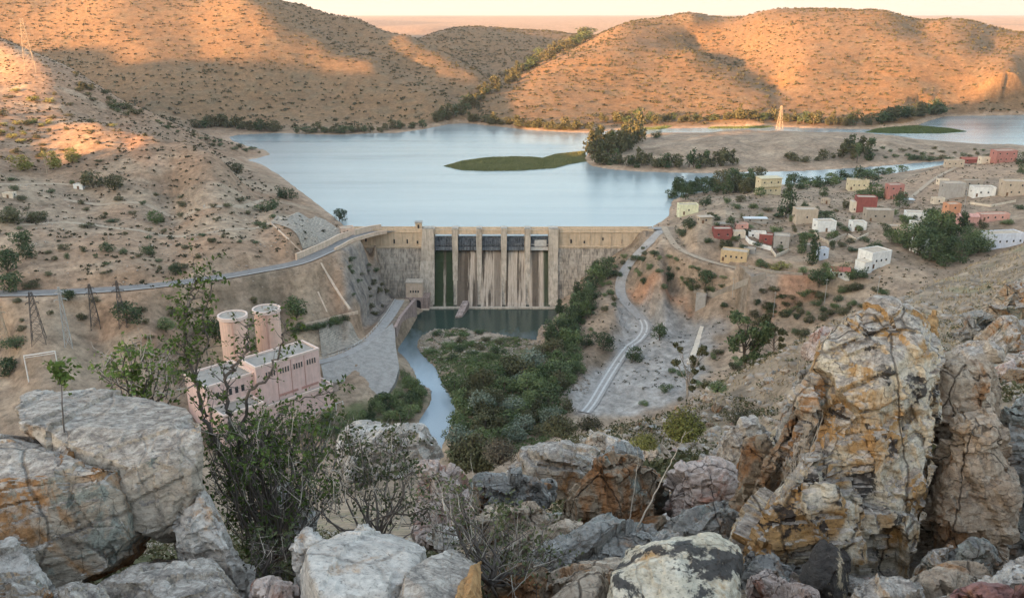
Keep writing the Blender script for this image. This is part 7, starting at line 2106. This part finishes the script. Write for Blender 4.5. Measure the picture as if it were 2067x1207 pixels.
s.build('shrub', 'loose twiggy shrub right of the ochre faced block', root, 0.0125, LF2)
s = Shrub(6); root = at_y(540, 1165, 3.6)
s.fill([(500,1090),(590,1080),(600,1130),(570,1165),(520,1170)], 3.7, .2, 60, root, 0.12, 0.8, 0.016, 0.003, 0.3)
s.build('shrub', 'small tangled bush squeezed between the pale wedge and the white slab', root, 0.012, LF2)
# yellow green bushes on the slope
def broom(px, py, w, h, Y, seed, label, lm=L_YEL, n=420, dens=1.0):
    s = Shrub(seed); base = Vector(hit(px, py, ymin=Y * .5, water=False)) if Y is None else Vector(at_y(px, py, Y))
    sc = base.y / F
    W2, H2 = w * sc / 2, h * sc * 1.05
    for _ in range(n):
        a = s.r.uniform(0, 6.28); r = math.sqrt(s.r.random())
        tip = base + Vector((math.cos(a) * W2 * r, math.sin(a) * W2 * r, H2 * (1 - 0.55 * r * r) * s.r.uniform(.6, 1.05)))
        m = base.lerp(tip, .5) + Vector((math.cos(a), math.sin(a), 0)) * W2 * .18 * r
        s.st.path([base + s.rv(.04 * W2), m, tip], [0.008 * W2, .006 * W2, .002 * W2], 3)
        for k in range(int(9 * dens)):
            q = m.lerp(tip, s.r.uniform(0, 1)) + s.rv(.05 * W2); s.lp.append(tuple(q)); s.ln.append((math.cos(a), math.sin(a), .8))
    return s.build('shrub', label, tuple(base), 0.055 * W2, lm)
broom(1378, 892, 100, 86, 15, 21, 'large yellow green broom bush on the slope above the dark boulder')
broom(1300, 905, 70, 38, 15, 22, 'smaller yellow green broom left of the large one', n=240)
broom(1448, 790, 48, 26, 30, 23, 'flat topped green bush on the slope below the dark tree', L_GREEN, 180)
broom(1492, 860, 76, 56, 20, 24, 'round grey brown bush on the slope left of the ochre slab', L_OLIVE, 200, .6)
broom(960, 950, 130, 100, 26, 25, 'rounded olive green bush at the brink left of the long pale slab', L_OLIVE, 420)
broom(1010, 935, 90, 70, 24, 26, 'thin brownish bush touching the rounded olive one', leaf_mat('brown_scrub', [(0.09, 0.07, 0.045), (0.16, 0.13, 0.085), (0.24, 0.2, 0.14)]), 260, .6)
broom(1130, 880, 90, 50, 34, 27, 'olive scrub at the top of the scree', L_OLIVE, 260)
broom(1190, 870, 70, 36, 36, 28, 'grey scrub right of the olive one at the top of the scree', L_SCRUB, 200, .7)
broom(1240, 930, 60, 22, 14, 29, 'low yellow weed in front of the grey stone on the scree', L_YEL, 90)
broom(2046, 650, 40, 34, 16, 30, 'yellow green tuft growing on the mossy upright rock', L_YEL, 90)
# trees on our slope
def slope_tree(px, py, ptop, w, Y, seed, label, lm, bark, lumps, nleaf, leafsz, trunk_r, stems):
    base = Vector(at_y(px, py, Y)); a0, b0, c0 = ray(px, ptop); H = CZ + c0 / b0 * Y - base.z
    Wd = w * Y / F / .95
    r_ = np.random.default_rng(seed)
    root = empty('tree', tuple(base)); tag(root, label, 'tree')
    mb = MB()
    L = [(l[0] * Wd, l[1] * Wd, l[2] * H, l[3] * Wd, l[3] * Wd, l[3] * Wd * .8) for l in lumps]
    mb.path([(0, 0, -.4), (0.02 * Wd, 0, H * .15), (-.02 * Wd, 0.01, H * .35), (0, 0, H * .7), (0, 0, H * .9)], [trunk_r, trunk_r * .85, trunk_r * .65, trunk_r * .3, trunk_r * .1], 8)
    for l in L:
        z0 = min(l[2] * .8, H * r_.uniform(.15, .5))
        mb.path([(0, 0, z0), (l[0] * .45, l[1] * .45, (z0 + l[2]) / 2 - .03 * H), (l[0], l[1], l[2])], [trunk_r * .4, trunk_r * .25, trunk_r * .08], 5)
        for _ in range(stems):
            d = r_.normal(size=3) * l[3] * .8
            mb.path([(l[0] * .6, l[1] * .6, (z0 + 2 * l[2]) / 3), (l[0] + d[0] * .5, l[1] + d[1] * .5, l[2] + d[2] * .3), (l[0] + d[0], l[1] + d[1], l[2] + d[2])], [trunk_r * .12, trunk_r * .08, trunk_r * .03], 3)
    mb.build('trunk', bark, root, True)
    P, d = crown_points(nleaf, L, r_, 0.15)
    V, Fq = leaf_quads(P, d, leafsz, r_)
    mesh_obj('crown', V, Fq, lm, root)
r9 = random.Random(9)
lm_ = [(r9.uniform(-.42, .42) * (1.1 - z * .5), r9.uniform(-.35, .35), z, r9.uniform(.09, .15)) for z in [.32, .36, .4, .42, .48, .5, .55, .58, .6, .66, .68, .72, .76, .8, .85, .9, .97, .45, .53, .63]]
slope_tree(1500, 762, 628, 120, 58, 31, 'dark bushy tree with bare lower trunk on the edge of the near slope', L_DARK, M_BARK, lm_, 3600, 0.11, 0.14, 4)
lm_ = [(r9.uniform(-.42, .42), r9.uniform(-.3, .3), z, r9.uniform(.07, .12)) for z in [.3, .36, .42, .5, .55, .6, .66, .7, .76, .82, .86, .9, .95, .98]]
slope_tree(1385, 812, 692, 84, 50, 32, 'thin open tree with pale trunk left of the dark bushy tree', L_OLIVE, M_BARKP, lm_, 1500, 0.09, 0.09, 4)
lm_ = [(r9.uniform(-.42, .42), r9.uniform(-.3, .3), z, r9.uniform(.10, .16)) for z in [.3, .4, .5, .6, .7, .8, .9, .55, .65]]
slope_tree(1560, 725, 640, 66, 85, 33, 'grey green tree right behind the dark bushy tree', L_OLIVE, M_BARK, lm_, 1300, 0.16, 0.12, 3)
# dead stalks
def stalks(lines, Y, label, r=0.004, seed=50, side=5):
    s = Shrub(seed)
    for l in lines: s.stem(at(l, Y), r, side, 0.12, 0, jitter=0.002, start=0.6, dead=True)
    return s.build('dead_stalk', label, at_y(lines[0][0][0], lines[0][0][1], Y), cat='stalk')
stalks([[(1288,1062),(1320,1000),(1345,950),(1368,905),(1384,870)]], 4.4, 'long bare pale stalk slanting up in front of the dark boulder', 0.0055)
stalks([[(1270,1050),(1280,990),(1288,930),(1284,900)]], 4.5, 'thin upright brown stalk left of the long pale one', 0.0035, 51)
stalks([[(1072,1130),(1078,1080),(1082,1050)], [(1110,1110),(1090,1070)]], 3.8, 'short pale stalks in front of the small tan rock', 0.003, 52)
s = Shrub(53)
for k in range(26):
    x0 = random.uniform(1560, 1640); y0 = 1080 - (x0 - 1560) * 2.2
    s.stem(at([(x0, y0), (x0 + random.uniform(-10, 30), y0 - random.uniform(40, 80)), (x0 + random.uniform(0, 50), y0 - random.uniform(80, 130))], 4.55), 0.0022, 4, 0.09, 0, jitter=0.003, dead=True)
s.build('dry_twigs', 'tangle of dry grey twigs along the left side of the monolith', at_y(1580, 1060, 4.55), cat='twigs')
# ---------------------------------------------------------------- evening haze
m = bpy.data.materials.new('haze_air'); m.use_nodes = True
nt = m.node_tree; nt.nodes.clear()
out = nt.nodes.new('ShaderNodeOutputMaterial'); vol = nt.nodes.new('ShaderNodeVolumePrincipled')
vol.inputs['Color'].default_value = (0.90, 0.88, 0.86, 1)
vol.inputs['Density'].default_value = 0.00004
vol.inputs['Anisotropy'].default_value = 0.3
nt.links.new(vol.outputs[0], out.inputs['Volume'])
mb = MB(); mb.box((0, 29000, -60), (130000, 66000, 560))
tag(mb.build('haze', m), 'thin warm evening haze over the whole landscape', kind='stuff')
